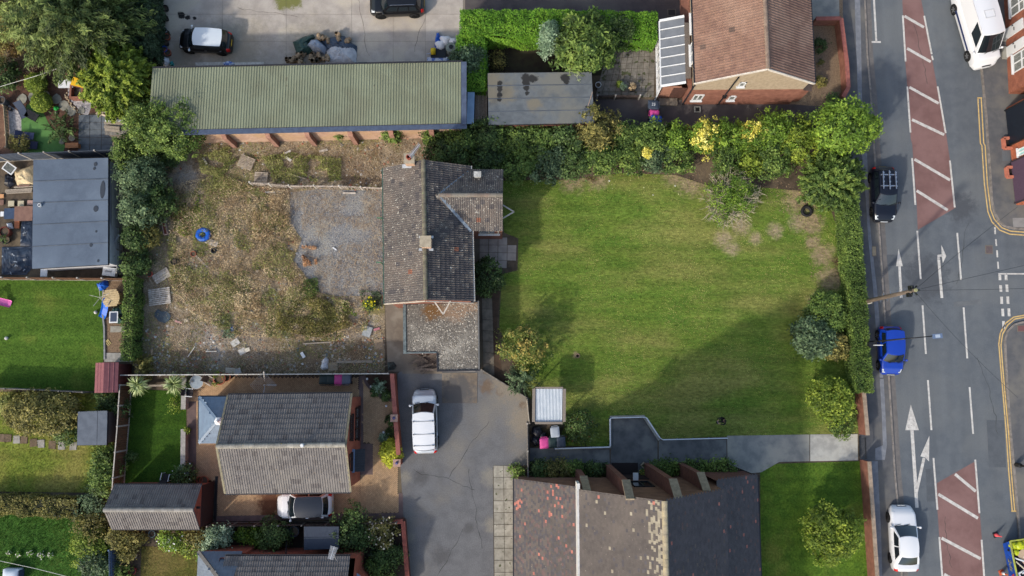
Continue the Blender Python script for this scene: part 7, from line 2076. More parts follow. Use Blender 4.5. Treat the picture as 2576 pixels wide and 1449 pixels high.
# cordylines
for u,v,lab in((347,968,'spiky palm-like plant at the fence corner of the bungalow garden'),(437,966,'spiky palm-like plant nearer the round glass table')):
    c=U(u,v,1.5);t=thing('cordyline',lab,'palm',(c.x,c.y,0));r=np.random.RandomState(int(u))
    n=150;a=r.uniform(0,6.28,n);el=r.uniform(-.25,1.3,n);Ls=r.uniform(.65,.95,n)
    Vv=[]
    d=np.stack([np.cos(a)*np.cos(el),np.sin(a)*np.cos(el),np.sin(el)],1);s_=np.stack([-np.sin(a),np.cos(a),np.zeros(n)],1)*.03
    p0=np.tile(np.array([[c.x,c.y,1.5]]),(n,1));p1=p0+d*(Ls*.55)[:,None];p2=p0+d*Ls[:,None]-np.array([0,0,.22])
    V=np.concatenate([np.stack([p0-s_*.5,p0+s_*.5,p1+s_,p1-s_],1),np.stack([p1-s_,p1+s_,p2+s_*.15,p2-s_*.15],1)])
    add_leaves('leaves',V,np.concatenate([r.uniform(0,1,n)]*2),L_PALM,t)
    mb=MB();mb.tube([(c.x,c.y,0),(c.x,c.y,1.5)],[.09,.07],8);mb.build('trunk',m_bark,t)
# bungalow gardens
tree('round_bush','golden yellow bush beside the bungalow drive wall','bush',984,1140,.78,1.1,LEAF('leaf_gold',(136,142,40),(186,190,60),(222,222,90)),ry=.9,size=.075,dens=1.6,rc=.22,hollow=.7)
tree('blue_spruce','small spiky blue conifer in the curved flower bed','plant',957,970,.48,.8,L_SIL,size=.09,aspect=.2,spray=True,rc=.25)
for u,v,lab in((945,985,'low green cushion beside the small blue conifer'),(970,995,'low dark cushion at the point of the curved flower bed'),(985,1090,'narrow dark plant in the strip along the drive wall'),(966,1102,'grey-green tuft on the edge of the block paving'),(983,1058,'small dark plant beside the wall pier')):
    tree('border_plant',lab,'plant',u,v,.38,.4,L_DK if u!=966 else L_SIL,size=.05,rc=.16)
for i,(u,v)in enumerate(((925,953),(935,972),(953,988),(974,994),(973,1021),(979,1092),(966,1087))):
    q=U(u,v);t=thing('garden_light','small round white solar light along the edge of the curved flower bed and wall','garden light',q,0,'solar lights round the flower bed')
    mb=MB();mb.tube([(0,0,0),(0,0,.22)],.012,5);mb.build('stake',m_chrome,t,world=False);mb=MB();mb.lathe([(.03,.2),(.08,.22),(.085,.25),(.05,.28),(0,.285)],(0,0,0),12);mb.build('cap',m_white,t,world=False)
LOW='shrubs between the bungalow garage and the lower bungalow'
for u,v,r,h,mt,lab,fl in((430,1352,.95,1.5,L_BR,'lime green shrub with white blossom under the garage gutter',(m_white,90,.05)),(470,1370,.8,1.3,L_YG,'yellow-green shrub next to the white blossomed one',None),(500,1355,.9,1.6,L_OLV,'golden-green shrub in the middle of the flower bed',None),(545,1355,1.25,1.9,L_SIL,'large silvery shrub overhanging the slate hip',None),(520,1385,.9,1.3,L_BR,'bright leafy shrub at the hip corner',None),(612,1347,.55,.8,L_BR,'bright round shrub by the trellis fence',None),(645,1350,.7,1.0,L_BR,'pair of bright green plants beyond the trellis fence',None),(690,1348,1.2,1.9,L_DK,'dark shrub in front of the water butts',None),(880,1335,1.5,2.2,L_DK,'dark spreading shrub between the lean-to and the hydrangea',None),
                                (955,1340,1.15,1.3,L_OLV,'cream flowered hydrangea by the low brick wall',(M('hydrangea',(232,218,190),fine=0),190,.07)),(965,1400,1.0,1.0,L_DK,'dark groundcover shrub below the hydrangea',None),(950,1440,1.1,1.2,L_MID,'green shrub at the lower edge by the brick wall',None),(1000,1400,.6,.8,L_DK,'small dark shrub beside the low brick wall',None)):
    tree('bush',lab,'bush',u,v,r,h,mt,size=.08,dens=1.1,group=LOW,flowers=fl,lump=.55,hollow=.3)
FL='rough shrubs left of the blue painted fence'
for u,v,r,h,mt,lab in((262,1140,.8,1.2,L_MID,'shrub at the small shed corner'),(262,1180,1.1,1.6,L_MID,'shrub along the tall brown fence, upper one'),(258,1215,1.0,1.6,L_MID,'shrub along the tall brown fence, lower one'),(236,1265,1.0,1.4,L_BLU,'grey-green shrub at the garage gable'),(230,1320,1.2,1.5,L_OLV,'olive shrub below the garage corner'),(225,1370,1.2,1.5,L_YG,'yellowish shrub beside the blue painted fence'),(240,1420,1.2,1.5,L_BLU,'blue-grey shrub at the blue painted fence'),(300,1345,.9,2.0,L_OLV,'gnarled shrub at the garage gutter'),(345,1350,.8,1.4,L_OLV,'leafy pale shrub under the garage roof'),(300,1455,.9,1.2,L_MID,'shrub at the lower edge in front of the blue fence'),(318,1390,.7,1.4,L_OLV,'pale shrub overhanging the blue fence'),(310,1030,.6,1.4,L_DK,'creeper over the tall brown fence'),(270,1000,.9,1.2,L_DK,'dark shrub behind the maroon roofed shed'),(330,1150,.35,.6,L_DK,'small plant at the foot of the tall brown fence')):
    tree('bush',lab,'bush',u,v,r,h,mt,size=.08,dens=1.05,group=FL,lump=.7,hollow=.25)
tree('big_bush','big brownish-green rounded bush on the rough lawn','bush',108,1040,2.6,2.4,L_OLV,ry=1.6,size=.09,rc=.36,dens=1.5,hollow=.55)
tree('shrub','dark shrub beside the big rounded bush, lower edge','shrub',165,1085,1.0,1.2,L_DK,size=.08)
tree('shrub','pale shrub next to the grassy edge of the big bush','shrub',25,1020,.9,1.0,L_WG,size=.08)
hedge('low trimmed mixed hedge between the two left-hand lawns',[(-30,1262),(100,1266),(215,1272)],1.3,1.2,L_OLV,.07,380,.5,rough=.2,seed=88)
tree('shrub','garden rose shrub with yellow leaves on the small lawn','plant',440,1018,.5,.5,L_YG,size=.05,dens=.6)
tree('shrub','leafy pot shrub at the garage corner by the round barbecue','plant',465,1198,.9,1.1,L_DK,size=.07,flowers=(m_white,12,.05))
tree('fern','pale feathery grass clump by the round glass table','plant',468,958,.55,.7,L_PALM,size=.08,aspect=.2,spray=True)

# ================================================================ SMALLER THINGS
def put(name,label,cat,u,v,z=0.0,rz=0.0,group=None):
    q=U(u,v,z)
    return thing(name,label,cat,(q.x,q.y,z),rz,group)
def slab_thing(name,label,cat,u,v,sx,sy,h,rz,mat,z=.02,part='panel',group=None,tilt=(0,0)):
    t=put(name,label,cat,u,v,z,rz,group)
    mb=MB();mb.cbox((0,0,h/2),(sx,sy,h),tilt=tilt);mb.build(part,mat,t,world=False)
    return t
def heap_sheet(name,label,cat,pts,h,mat,seed,z=.02,group=None,fold=.12,smooth=False,edge=.02):
    """a crumpled sheet: polygon outline (picture points) lifted into folds over what lies beneath"""
    w=[U(u,v,0)for u,v in pts]
    c=sum(w,Vector())/len(w)
    t=thing(name,label,cat,(c.x,c.y,z),0,group)
    n,R=len(w),9
    rr=random.Random(seed)
    mb=MB();vs=[(0,0,h)];fs=[]
    m=n*5
    ring=[]
    for i in range(m):
        f=i/5;a_,b_=w[int(f)%n],w[(int(f)+1)%n];q=a_.lerp(b_,f-int(f))-c;ring.append(q)
    sn=np.array([[ring[i].x*k/R,ring[i].y*k/R]for k in range(1,R+1)for i in range(m)])
    nz=fnoise(sn[:,0]*2.3+20,sn[:,1]*2.3+20,seed)-.5+.5*(np.abs(vnoise(sn[:,0]*3.5+9,sn[:,1]*3.5+3,seed+2)-.5)-.2)
    for k in range(1,R+1):
        for i in range(m):
            q=ring[i]*(k/R);f=k/R
            zz=h*.8*(1-f**3)+fold*3.2*nz[(k-1)*m+i]*(1-.6*f)+edge
            vs.append((q.x,q.y,max(.008,zz)))
    for i in range(m):
        fs.append((0,1+i,1+(i+1)%m))
        for k in range(R-1):
            a_,b_=1+k*m+i,1+k*m+(i+1)%m
            fs.append((a_,a_+m,b_+m,b_))
    mb.add(vs,fs);o=mb.build('sheet',mat,t,smooth,world=False)
    return t
def pot(label,u,v,r,h,mat,plant=None,name='plant_pot',cat='plant pot',z=.02,group=None):
    t=put(name,label,cat,u,v,z,0,group)
    mb=MB();mb.lathe([(r*.7,0),(r*.95,h*.85),(r*1.05,h*.85),(r*1.05,h),(r*.9,h),(r*.86,h*.75),(0,h*.75)],(0,0,0),14);mb.build('body',mat,t,world=False)
    mb=MB();mb.lathe([(r*.86,h*.78),(0,h*.8)],(0,0,0),12);mb.build('earth',m_soil,t,world=False)
    if plant:
        q=OFF[t.name];V,tn,_=crown_mesh('leaves',plant,(q.x,q.y,h+r),r*1.1,r*1.1,r*.9,16,20,.05,.4,int(u),rc=.12);add_leaves('leaves',V,tn,plant,t)
    return t
m_terra=M('terracotta',(184,106,80),(164,92,70),4,fine=.06);m_tarp_b=M('tarp_blue',(30,104,212),(22,86,186),5,rough=.4,fine=0);m_tarp_g=M('tarp_green',(56,86,80),(44,72,68),4,rough=.45,fine=.06)
m_tarp_n=M('tarp_dark_blue',(72,88,108),(58,72,92),4,rough=.45,fine=.05);m_tarp_w=M('tarp_pale',(214,214,216),(196,196,200),3,rough=.6,fine=.03);m_blk_sheet=M('black_sheet',(52,66,86),(38,48,66),3,rough=.35,fine=.08,spots=[((150,160,172),3,.66)])
m_wd=M('cut_wood',(222,190,142),(200,168,124),8,fine=.1,vary=.15);m_log=M('log_bark',(176,152,122),(148,124,98),6,fine=.2,vary=.2)
m_tim=M('grey_plank',(176,164,148),(146,134,120),6,fine=.12,vary=.12,stretch=(2,2,2));m_bb=M('bag_white',(240,240,244),rough=.5,fine=0);m_brn=M('brown_board',(140,108,96),(126,96,86),3,fine=.06)

# ---- concrete yard
LG='cut logs heaped by the workshop roof'
for i in range(58):
    if i<36:
        u,v=rnd.uniform(722,826),rnd.uniform(135,160)
        if u<745 and v<143:v=150
    else:
        u,v=rnd.uniform(795,880),rnd.uniform(86,106)
    z=.12+rnd.choice((0,0,.2,.32));r=rnd.uniform(.1,.17);L_=rnd.uniform(.28,.5);a_=rnd.uniform(0,3.14)
    t=put('log','short cut log in the heap below the tarpaulins' if i<36 else 'short cut log at the far side of the tarpaulins','log',u,v,z,a_,LG+(', near side' if i<36 else ', far side'))
    st=rnd.random()<.3
    mb=MB();mb.lathe([(r,-L_/2),(r*1.04,0),(r*.97,L_/2)],(0,0,.05),10,axis='Z' if st else 'X');mb.build('bark',m_log,t,world=False)
    mb=MB();mb.lathe([(0,L_/2+.003),(r*.9,L_/2+.003)],(0,0,.05),10,axis='Z' if st else 'X');mb.lathe([(0,-L_/2-.003),(r*.9,-L_/2-.003)],(0,0,.05),10,axis='Z' if st else 'X');mb.build('cut_face',m_wd,t,world=False)
heap_sheet('tarpaulin','crumpled dark green tarpaulin over the logs, leftmost of the covers','tarpaulin',[(737,107),(765,92),(788,87),(793,95),(780,110),(790,132),(770,140),(757,152),(748,140)],.75,m_tarp_g,3,smooth=False)
heap_sheet('tarpaulin','dark blue-grey tarpaulin showing round the pale cover','tarpaulin',[(803,103),(826,96),(856,90),(868,92),(884,108),(899,117),(897,150),(880,140),(850,135),(822,130),(815,115)],.65,m_tarp_n,4)
heap_sheet('tarpaulin','small blue-grey sheet lying between the green and pale covers','tarpaulin',[(768,122),(783,103),(803,101),(826,123),(817,138),(793,134)],.9,M('tarp_mid',(170,178,192),(156,164,178),3,fine=.03),5,fold=.07)
heap_sheet('tarpaulin','large pale grey cover draped over the log heap down to the workshop roof','tarpaulin',[(821,106),(850,108),(862,106),(895,115),(898,140),(896,162),(860,163),(818,163),(822,140)],.6,m_tarp_w,6,fold=.12)
heap_sheet('tarpaulin','crumpled bright blue tarpaulin beside the white bags','tarpaulin',[(1098,84),(1104,82),(1108,93),(1121,92),(1112,108),(1100,125),(1093,118),(1095,100)],.45,m_tarp_b,7,fold=.16)
for i,(u,v,r,lab)in enumerate(((1110,118,.42,'white rubble sack nearest the yellow reel'),(1122,107,.45,'middle white rubble sack beside the blue tarpaulin'),(1140,110,.4,'white rubble sack against the clipped hedge'))):
    t=put('rubble_sack',lab,'sack',u,v,.02)
    mb=MB();mb.grid(lambda a,b_:Vector((math.cos(a*6.283)*math.sin(b_*3.14)*r*(1+.2*math.sin(5*a*6.283+i)),math.sin(a*6.283)*math.sin(b_*3.14)*r*(.85+.2*math.sin(3*a*6.283)),r*.8-math.cos(b_*3.14)*r*.85)),18,9);mb.build('sack',m_bb,t,world=False)
    mb=MB();mb.lathe([(r*.4,r*1.45),(r*.3,r*1.3),(0,r*1.25)],(0,0,0),10);mb.build('opening',M('rubble_fill',(150,130,100),fine=.2),t,world=False)
t=put('trailer_mower','small black machine with a yellow reel parked by the workshop roof','mower',1104,140,.02)
mb=MB();mb.cbox((.0,0,.3),(1.15,.7,.25));mb.build('deck',m_black,t,world=False)
mb=MB();mb.lathe([(0,-.18),(.26,-.18),(.26,.18),(0,.18)],(-.38,.12,.5),16,axis='X');mb.build('reel',M('reel_yellow',(232,196,40),fine=0),t,True,False)
for x_,y_ in((-.42,-.38),(.42,-.38),(-.42,.38),(.42,.38)):
    mb=MB();mb.lathe([(0,-.06),(.17,-.06),(.17,.06),(0,.06)],(x_,y_,.17),12,axis='Y');mb.build('wheel',m_tyre,t,world=False)
mb=MB();mb.tube([(-.5,0,.4),(-.95,0,.3)],.03);mb.build('tow_bar',m_chrome,t,world=False)
t=put('water_tank','grey-green plastic tank half under the shrub by the workshop','tank',1137,132,.02)
mb=MB();mb.lathe([(.4,0),(.42,.9),(.36,1.0),(0,1.02)],(0,0,0),16);mb.build('body',M('tank_grey',(150,158,150),(136,144,136),4,fine=.05),t,world=False);mb=MB();mb.lathe([(.16,1.0),(.16,1.07),(0,1.08)],(0,0,0),12);mb.build('lid',m_black,t,world=False)
for lab,u0,v0,u1,v1,w_,mt,z in(('long white and blue board lying along the workshop roof edge by the mower',1075,150,1129,149,.34,M('board_sign',(226,230,240),(120,140,200),2.5,fine=0,lo=.5,hi=.55),.4),('long white board along the workshop roof edge below the small hatchback',492,162,565,161,.3,m_white_w,.5),
                                     ('second long white board along the workshop roof edge, nearer the log heap',590,161,663,160,.24,m_white_w,.5),('thin teal board along the workshop roof edge beside the pale cover',892,159,923,158,.14,M('teal_board',(70,110,112)),.5),('thin white board along the workshop roof edge between the covers and the mower',978,158,996,158,.12,m_white_w,.5),('short pale batten along the workshop roof edge',1032,157,1050,157,.1,m_tim,.5)):
    a_,b_=U(u0,v0,z),U(u1,v1,z);t=thing('board',lab,'board',(a_+b_)/2)
    mb=MB();mb.bar(a_,b_,w_,.05);mb.build('plank',mt,t)
t=put('carrier_bag','crumpled blue and white bag on the workshop roof edge','bag',575,162,.6)
mb=MB();mb.grid(lambda a,b_:Vector((math.cos(a*6.28)*math.sin(b_*3.14)*.42*(1+.25*math.sin(5*a*6.28)),math.sin(a*6.28)*math.sin(b_*3.14)*.25,-math.cos(b_*3.14)*.18)),14,7);mb.build('bag',M('bag_blue_white',(206,216,236),(90,120,190),6,fine=0,lo=.45,hi=.55),t,world=False)
for u,v,r,mt,lab in((417.5,128,.24,m_tarp_b,'blue bucket by the dark hedge at the yard edge'),(424,97,.25,m_terra,'terracotta pot on the yard edge, the upper one'),(426,136,.26,m_terra,'terracotta pot below the blue bucket'),(421,112,.22,m_black,'black pot between the blue bucket and the upper terracotta pot'),(419,80,.2,M('pot_grey',(150,156,160)),'pale grey pot on the yard edge'),(424,88,.22,M('pot_dkgreen',(52,60,50)),'dark green pot on the yard edge'),(420,25,.24,m_black,'black tub at the top of the yard edge'),(421,50,.2,m_black,'small dark tub on the yard edge below the top one')):
    pot(lab,u,v,r,.35,mt)
heap_sheet('sack','grey-white sack slumped at the corner of the workshop roof','sack',[(406,150),(415,144),(425,146),(428,160),(418,168),(407,162)],.4,m_bb,11)
heap_sheet('sheet','teal plastic sheet next to the grey-white sack','sheet',[(427,157),(435,154),(440,166),(430,168)],.25,M('teal_sheet',(52,148,150),fine=0),12)
# between workshop and felt shed
slab_thing('corrugated_strip','narrow pale blue corrugated roof strip between the workshop and the felt roof','roof sheet',1184,272,.52,2.4,.04,-.02,M('pale_blue_sheet',(176,206,234),(160,190,220),2,fine=.03,rough=.4),z=2.0)
t=OFF and bpy.data.objects['corrugated_strip']
for k in range(7):
    mb=MB();mb.cbox((-.22+k*.073,0,.055),(.03,2.38,.03));mb.build('rib',M('pale_blue_sheet',(176,206,234)),t,world=False)
t=put('timber_stack','stack of rotting grey battens between the pale blue strip and the felt roof','timber',1210,262,1.2)
for k in range(9):
    mb=MB();mb.cbox((-.4+k*.1,rnd.uniform(-.1,.1),rnd.uniform(0,.08)),(.07,rnd.uniform(2.4,3.1),.06),rnd.uniform(-.02,.02));mb.build('batten',m_tim,t,world=False)
# garden by the tall house
for u,v,r,lab,pl in((1504,217,.22,'white bucket-like pot beside the felt roof shed',None),(1556,217,.22,'pot with yellow flowers on the slab patio',L_YG),(1565,224,.25,'dark pot with leafy plant on the slab patio',L_SIL),(1590,226,.26,'pot of pale straggling flowers by the picket fence',L_TAN)):
    pot(lab,u,v,r,.35,m_white if pl is None else m_black,pl)
pot('rectangular white planter with dark foliage by the lean-to conservatory',1625,118,.32,.4,m_white,L_DK)
t=put('garden_brush','long handled brush lying on the felt roof','brush',1484,252,2.42,math.radians(72))
mb=MB();mb.tube([(-.55,0,.02),(.65,0,.02)],.018);mb.build('handle',M('brush_handle',(210,180,160)),t,world=False);mb=MB();mb.cbox((-.58,0,.03),(.08,.34,.06));mb.build('head',m_black,t,world=False)
t=put('drain_box','small square drain surround by the brick gable','drain',1754,276,.02);mb=MB()
for dx,dy,sx_,sy_ in((.2,0,.06,.46),(-.2,0,.06,.46),(0,.2,.34,.06),(0,-.2,.34,.06)):
    mb.cbox((dx,dy,.05),(sx_,sy_,.1))
mb.build('surround',m_conc,t,world=False);mb=MB();mb.cbox((0,0,.02),(.34,.34,.03));mb.build('grate',m_black,t,world=False)
pot('round stone pot in the gravelled front garden',2059,162,.2,.3,M('stone_pot',(170,160,140)),L_OLV)
for u,v,r,lab in((2062,115,.55,'dark low shrub in the gravelled front garden'),(2066,206,.4,'thin yellowish plant in the gravelled front garden')):
    tree('shrub',lab,'shrub',u,v,r,.5,L_DK if r>.5 else L_OLV,size=.06,dens=.8,rc=.2)

# ---- red bark garden (points of the enlarged crop)
G=lambda x,y:(.1422*x,180.3+.1422*y)
slab_thing('board','white board lying under the conifer next to the yellow one','board',*G(1170,215),1.1,.65,.05,.02,m_white,z=.5)
t=put('table_top','bright yellow sloping board beside the fire pit','board',*G(1385,190),.75,-.25)
mb=MB();mb.cbox((0,0,0),(1.05,.62,.05),tilt=(.08,0));mb.build('panel',M('yellow_board',(236,186,30),fine=.02),t,world=False)
t=put('fire_pit','square brick fire pit with a dark sooty opening beside the lime conifer','fire pit',*G(1430,395),0)
mb=MB()
for dx,dy,sx_,sy_ in((-.46,0,.14,1.1),(.42,0,.12,1.1),(0,.48,.78,.14),(0,-.48,.78,.14)):
    mb.cbox((dx,dy,.3),(sx_,sy_,.6))
mb.build('brickwork',m_brick,t,world=False);mb=MB();mb.cbox((0,0,.12),(.76,.82,.2));mb.build('ash_bed',M('ash',(120,112,100),(40,36,34),2,fine=.2),t,world=False)
for i,(x_,y_,r,lab)in enumerate(((400,485,.42,'pale stepping stone nearest the retaining fence'),(590,450,.4,'pale stepping stone behind the lower golden bush'),(805,430,.4,'pale stepping stone between the two golden bushes'),(1000,490,.4,'dull grey stepping stone below the white board'),(1130,600,.42,'grey stepping stone beside the curved stone edging'),(1265,690,.42,'grey stepping stone nearest the slate paving'),(1440,690,.3,'stepping stone set in the white chippings'),(1275,1175,.26,'small stone by the wooden bench'),(1100,1235,.24,'small stone at the corner of the artificial grass'))):
    t=put('stepping_stone',lab,'stepping stone',*G(x_,y_),0)
    mb=MB();n_=8;mb.prism([(math.cos(k*6.283/n_)*r*rnd.uniform(.8,1.08),math.sin(k*6.283/n_)*r*rnd.uniform(.9,1.15))for k in range(n_)],0,.05);mb.build('stone',M('step_stone',(168,166,154),(148,146,134),3,vary=.1),t,world=False)
for k in range(16):
    f=k/15;x_,y_=(1170+40*f*2,380+300*f)if f<.4 else(1205+(f-.4)*330,500+(f-.4)*420)
    t=put('edging_stone','rounded cream edging stone round the white chippings','stone',*G(x_+rnd.uniform(-22,22),y_+rnd.uniform(-10,10)),.02,rnd.random()*3,'stones edging the white chippings')
    mb=MB();mb.lathe([(.0,0),(.07,.02),(.075,.05),(.04,.09),(0,.1)],(0,0,0),7,sx=1.2);mb.build('stone',M('cream_stone',(200,180,150),(170,152,126),5,vary=.15),t,True,False)
def lounger(label,x_,y_,a_,c,name='sun_lounger',L_=1.35,back=.6,px=None):
    t=put(name,label,'lounger',*(px or G(x_,y_)),0,a_)
    mb=MB();mb.cbox((-.1,0,.33),(L_*.62,.55,.04));mb.build('seat',c,t,world=False)
    mb=MB();mb.cbox((L_*.36,0,.5),(.6,.55,.04),tilt=(0,-back));mb.build('backrest',c,t,world=False)
    for s_ in(-.29,.29):
        mb=MB();mb.tube([(-L_/2,s_,0),(-L_/2,s_,.34),(L_*.2,s_,.35),(L_*.6,s_,.72)],.016,6);mb.tube([(L_*.1,s_,.35),(L_*.35,s_,0)],.016,6);mb.build('frame_side',m_black if c is not m_gchair else m_white,t,world=False)
m_gchair=M('chair_charcoal',(52,48,52),fine=.06)
m_lng,m_lngb=M('lounger_grey_blue',(70,80,100),fine=.06),M('lounger_black',(30,32,38),fine=.05)
lounger('grey-blue folding lounger, topmost of the four on the artificial grass',450,730,math.radians(115),m_lng)
lounger('black tilted lounger overlapping the topmost grey-blue one',610,800,math.radians(-28),m_lngb)
lounger('navy lounger in the middle of the artificial grass',525,1160,math.radians(175),M('lounger_navy',(40,52,88),fine=.05))
lounger('dark navy lounger by the slate-coloured fence',590,1320,math.radians(175),M('lounger_navy2',(34,42,70),fine=.05))
t=slab_thing('bench','small orange-brown slatted bench beside the slate paving','bench',*G(1275,1307),.98,.08,.04,.02,m_tim,z=.4)
for k in range(4):
    mb=MB();mb.cbox((0,-.15+k*.1,.05),(.98,.085,.03));mb.build('slat',M('bench_orange',(206,146,102),(190,130,90),5),t,world=False)
for x_ in(-.42,.42):
    mb=MB();mb.cbox((x_,0,-.2),(.06,.34,.4));mb.build('leg',M('bench_orange',(206,146,102)),t,world=False)
pot('dark hollow chimney-like pot at the retaining fence',*G(125,560),.3,.7,M('pot_charcoal',(90,92,96)))
pot('small dark pot on the white gravel strip',*G(205,680),.14,.3,m_black)
t=put('garden_ornament','small bright green garden ornament on the red bark','ornament',*G(1005,655),0,.3)
mb=MB();mb.lathe([(.16,0),(.2,.1),(.12,.25),(.0,.3)],(0,0,0),10);mb.build('body',M('ornament_green',(40,160,70),fine=0),t,True,False);mb=MB();mb.lathe([(0,0),(.1,.08),(.0,.2)],(.2,-.05,.08),10);mb.build('head',M('ornament_green',(40,160,70)),t,True,False);mb=MB();mb.lathe([(0,0),(.06,.05),(.0,.1)],(-.08,.1,.25),8);mb.build('crest',M('ornament_yellow',(230,220,70),fine=0),t,True,False)
for x_,y_,lab in((1000,740,'small white stone ornament above the arching shrub'),(1100,1010,'white pebble beside the arching shrub, upper'),(1105,1045,'white pebble beside the arching shrub, lower')):
    t=put('pebble',lab,'pebble',*G(x_,y_),.02);mb=MB();mb.lathe([(0,0),(.12,.03),(.1,.1),(0,.14)],(0,0,0),9,sy=1.4);mb.build('stone',m_white_w,t,True,False)
for lab,x_,y_,l_,w_,a_,mt in(('bright white plank on the corrugated lean-to',2035,865,1.45,.2,-.02,m_white),('longest grey plank across the corrugated lean-to',2095,912,2.1,.2,-.03,m_tim),('upper of two short grey planks at the lean-to edge',1980,985,1.15,.2,-.1,m_tim),('lower of two short grey planks at the lean-to edge',1985,1035,1.1,.18,-.12,m_tim),('grey flat sheet lying at the top of the corrugated lean-to',1955,670,.75,.62,-.2,M('sheet_grey',(176,180,186),(156,160,168),3))):
    u,v=G(x_,y_);t=put('plank',lab,'plank',u,v,1.97,a_);mb=MB();mb.cbox((0,0,0),(l_,w_,.05));mb.build('board',mt,t,world=False)
for lab,x_,y_,l_,w_,a_ in(('cream board leaning at the lean-to corner, biggest one',1770,730,.5,.38,.9),('cream board above the biggest one at the lean-to corner',1825,670,.4,.25,.6),('thin white board at the lean-to corner',1835,770,.4,.12,-.4)):
    u,v=G(x_,y_);t=put('board',lab,'board',u,v,.3,a_);mb=MB();mb.cbox((0,0,0),(l_,w_,.04),tilt=(.3,.2));mb.build('panel',M('board_cream',(226,208,182),fine=.03),t,world=False)
heap_sheet('sheet','orange and cream boards heaped behind the boundary bush','sheet',[G(1995,1205),G(2230,1200),G(2200,1380),G(2000,1390)],.4,M('board_cream2',(226,190,148),(236,206,170),2),15)
for lab,(a_,za),(b_,zb)in(('pale cord stretched over the red bark garden to the conifer',((0,218),2.2),((180,160),3.2)),('pale cord crossing the lower left lawn',((0,1411),2.4),((175,1452),2.4))):
    mb=MB();mb.tube([U(*a_,za),(U(*a_,za)+U(*b_,zb))/2-Vector((0,0,.12)),U(*b_,zb)],.018,5);prop(mb.build('washing_line',M('cord',(214,214,206),fine=0)),lab,'washing line')

# ---- shed yard
Y=lambda x,y:(.2222*x,386.4+.2222*y)
heap_sheet('sand_heap','pale heap of builders sand beside the blue-grey shed','sand',[Y(170,200),Y(385,130),Y(385,350),Y(200,360),Y(165,300)],.35,M('sand',(226,206,166),(206,184,146),5,fine=.15),21,fold=.12)
heap_sheet('sheet','black plastic bag of sheeting left of the sand heap','sheet',[Y(60,240),Y(120,210),Y(180,270),Y(185,350),Y(120,395),Y(55,360)],.4,M('bag_black',(30,32,42)),22)
heap_sheet('sheet','crumpled blue-black plastic sheet on the shed yard, lower one','sheet',[Y(25,1060),Y(370,1050),Y(370,1290),Y(300,1375),Y(20,1370)],.12,m_blk_sheet,23,fold=.1)
heap_sheet('sheet','crumpled blue-black plastic sheet on the shed yard, upper one','sheet',[Y(250,770),Y(372,765),Y(372,1050),Y(235,1045),Y(240,900)],.12,m_blk_sheet,24,fold=.1)
for lab,x_,y_,sx_,sy_,mt,z in(('reddish brown board lying against the blue-grey shed',270,680,1.35,1.1,m_brn,.35),('dark blue board beside the reddish brown board',112,680,.8,.82,M('board_navy',(62,82,112),(54,72,100),3),.2),('small orange-brown board below the reddish brown one',195,805,.36,.55,M('board_orange',(184,112,76)),.1),('cream paving slab, left of the pair on the shed yard',130,567,.45,.42,M('slab_cream',(196,186,160)),.1),('cream paving slab, right of the pair on the shed yard',240,567,.45,.42,M('slab_cream',(196,186,160)),.1),('pinkish slab partly under the shed roof edge',345,558,.4,.36,M('slab_pink',(184,150,138)),.1),('orange slab at the left edge of the shed yard',20,483,.35,.3,M('slab_orange',(214,160,112)),.05),('brown slab at the left edge below the orange slab',15,555,.4,.4,m_brn,.05),('white box beside the dark blue board',28,685,.25,.36,m_white,.1)):
    slab_thing('board' if 'board' in lab else 'box' if 'box' in lab else 'slab',lab,'board' if 'board' in lab else 'box' if 'box' in lab else 'slab',*Y(x_,y_),sx_,sy_,.06,.03,mt,z=z)
for i,(y_,l_,x_)in enumerate(((378,1.4,270),(408,2.0,220),(425,2.0,215),(443,1.9,220),(365,.9,270))):
    slab_thing('timber',('pale timber lying under the sand heap, second from the top','pale timber lying under the sand heap, third from the top','pale timber lying under the sand heap, second from the bottom','pale timber lying under the sand heap, bottom one','reddish timber at the top of the stack under the sand heap')[i],'timber',*Y(x_,y_),l_,.1,.08,.06,m_tim if i<4 else m_brn,z=.05+.01*i)
heap_sheet('carrier_bag','white carrier bag beside the brown barrel','bag',[Y(80,790),Y(140,785),Y(160,850),Y(100,860)],.3,m_bb,25)
pot('brown barrel on the shed yard below the white carrier bag',*Y(105,900),.38,.6,M('barrel_brown',(116,60,50),(98,52,44),4),cat='barrel',name='barrel')
heap_sheet('carrier_bag','purple and white bag at the left edge by the brown barrel','bag',[Y(5,860),Y(40,840),Y(78,880),Y(60,920),Y(10,925)],.35,M('bag_purple',(200,196,226),(120,110,190),6,fine=0,lo=.45,hi=.55),26)
pot('pot of dark leafy plant on the shed yard',*Y(95,985),.3,.3,m_black,L_DK)
slab_thing('cabinet_lid','white panel standing between the shed and the brown fence, left one','panel',*Y(500,1345),.5,.62,.05,.02,m_white,z=.5)
t=slab_thing('cabinet_lid','white cabinet lid with a grey handle beside the brown fence','panel',*Y(1265,1345),.95,.62,.4,-.12,m_white,z=.2)
mb=MB();mb.cbox((-.05,.02,.42),(.5,.09,.03));mb.build('handle',M('grey_handle',(150,152,156)),t,world=False)
t=put('glazed_door','white framed glazed door lying at the left end of the slate-coloured fence','door',*Y(105,165),.5,-.6)
for dx,dy,sx_,sy_ in((0,.3,.9,.08),(0,-.3,.9,.08),(.42,0,.08,.52),(-.42,0,.08,.52)):
    mb=MB();mb.cbox((dx,dy,0),(sx_,sy_,.06));mb.build('side',m_white,t,world=False)
mb=MB();mb.cbox((0,0,0),(.76,.52,.02));mb.build('pane',M('grey_glass',(92,96,92)),t,world=False)
xa,xb_=U(*Y(1265,1050),1.2),U(*Y(1350,925),1.2)
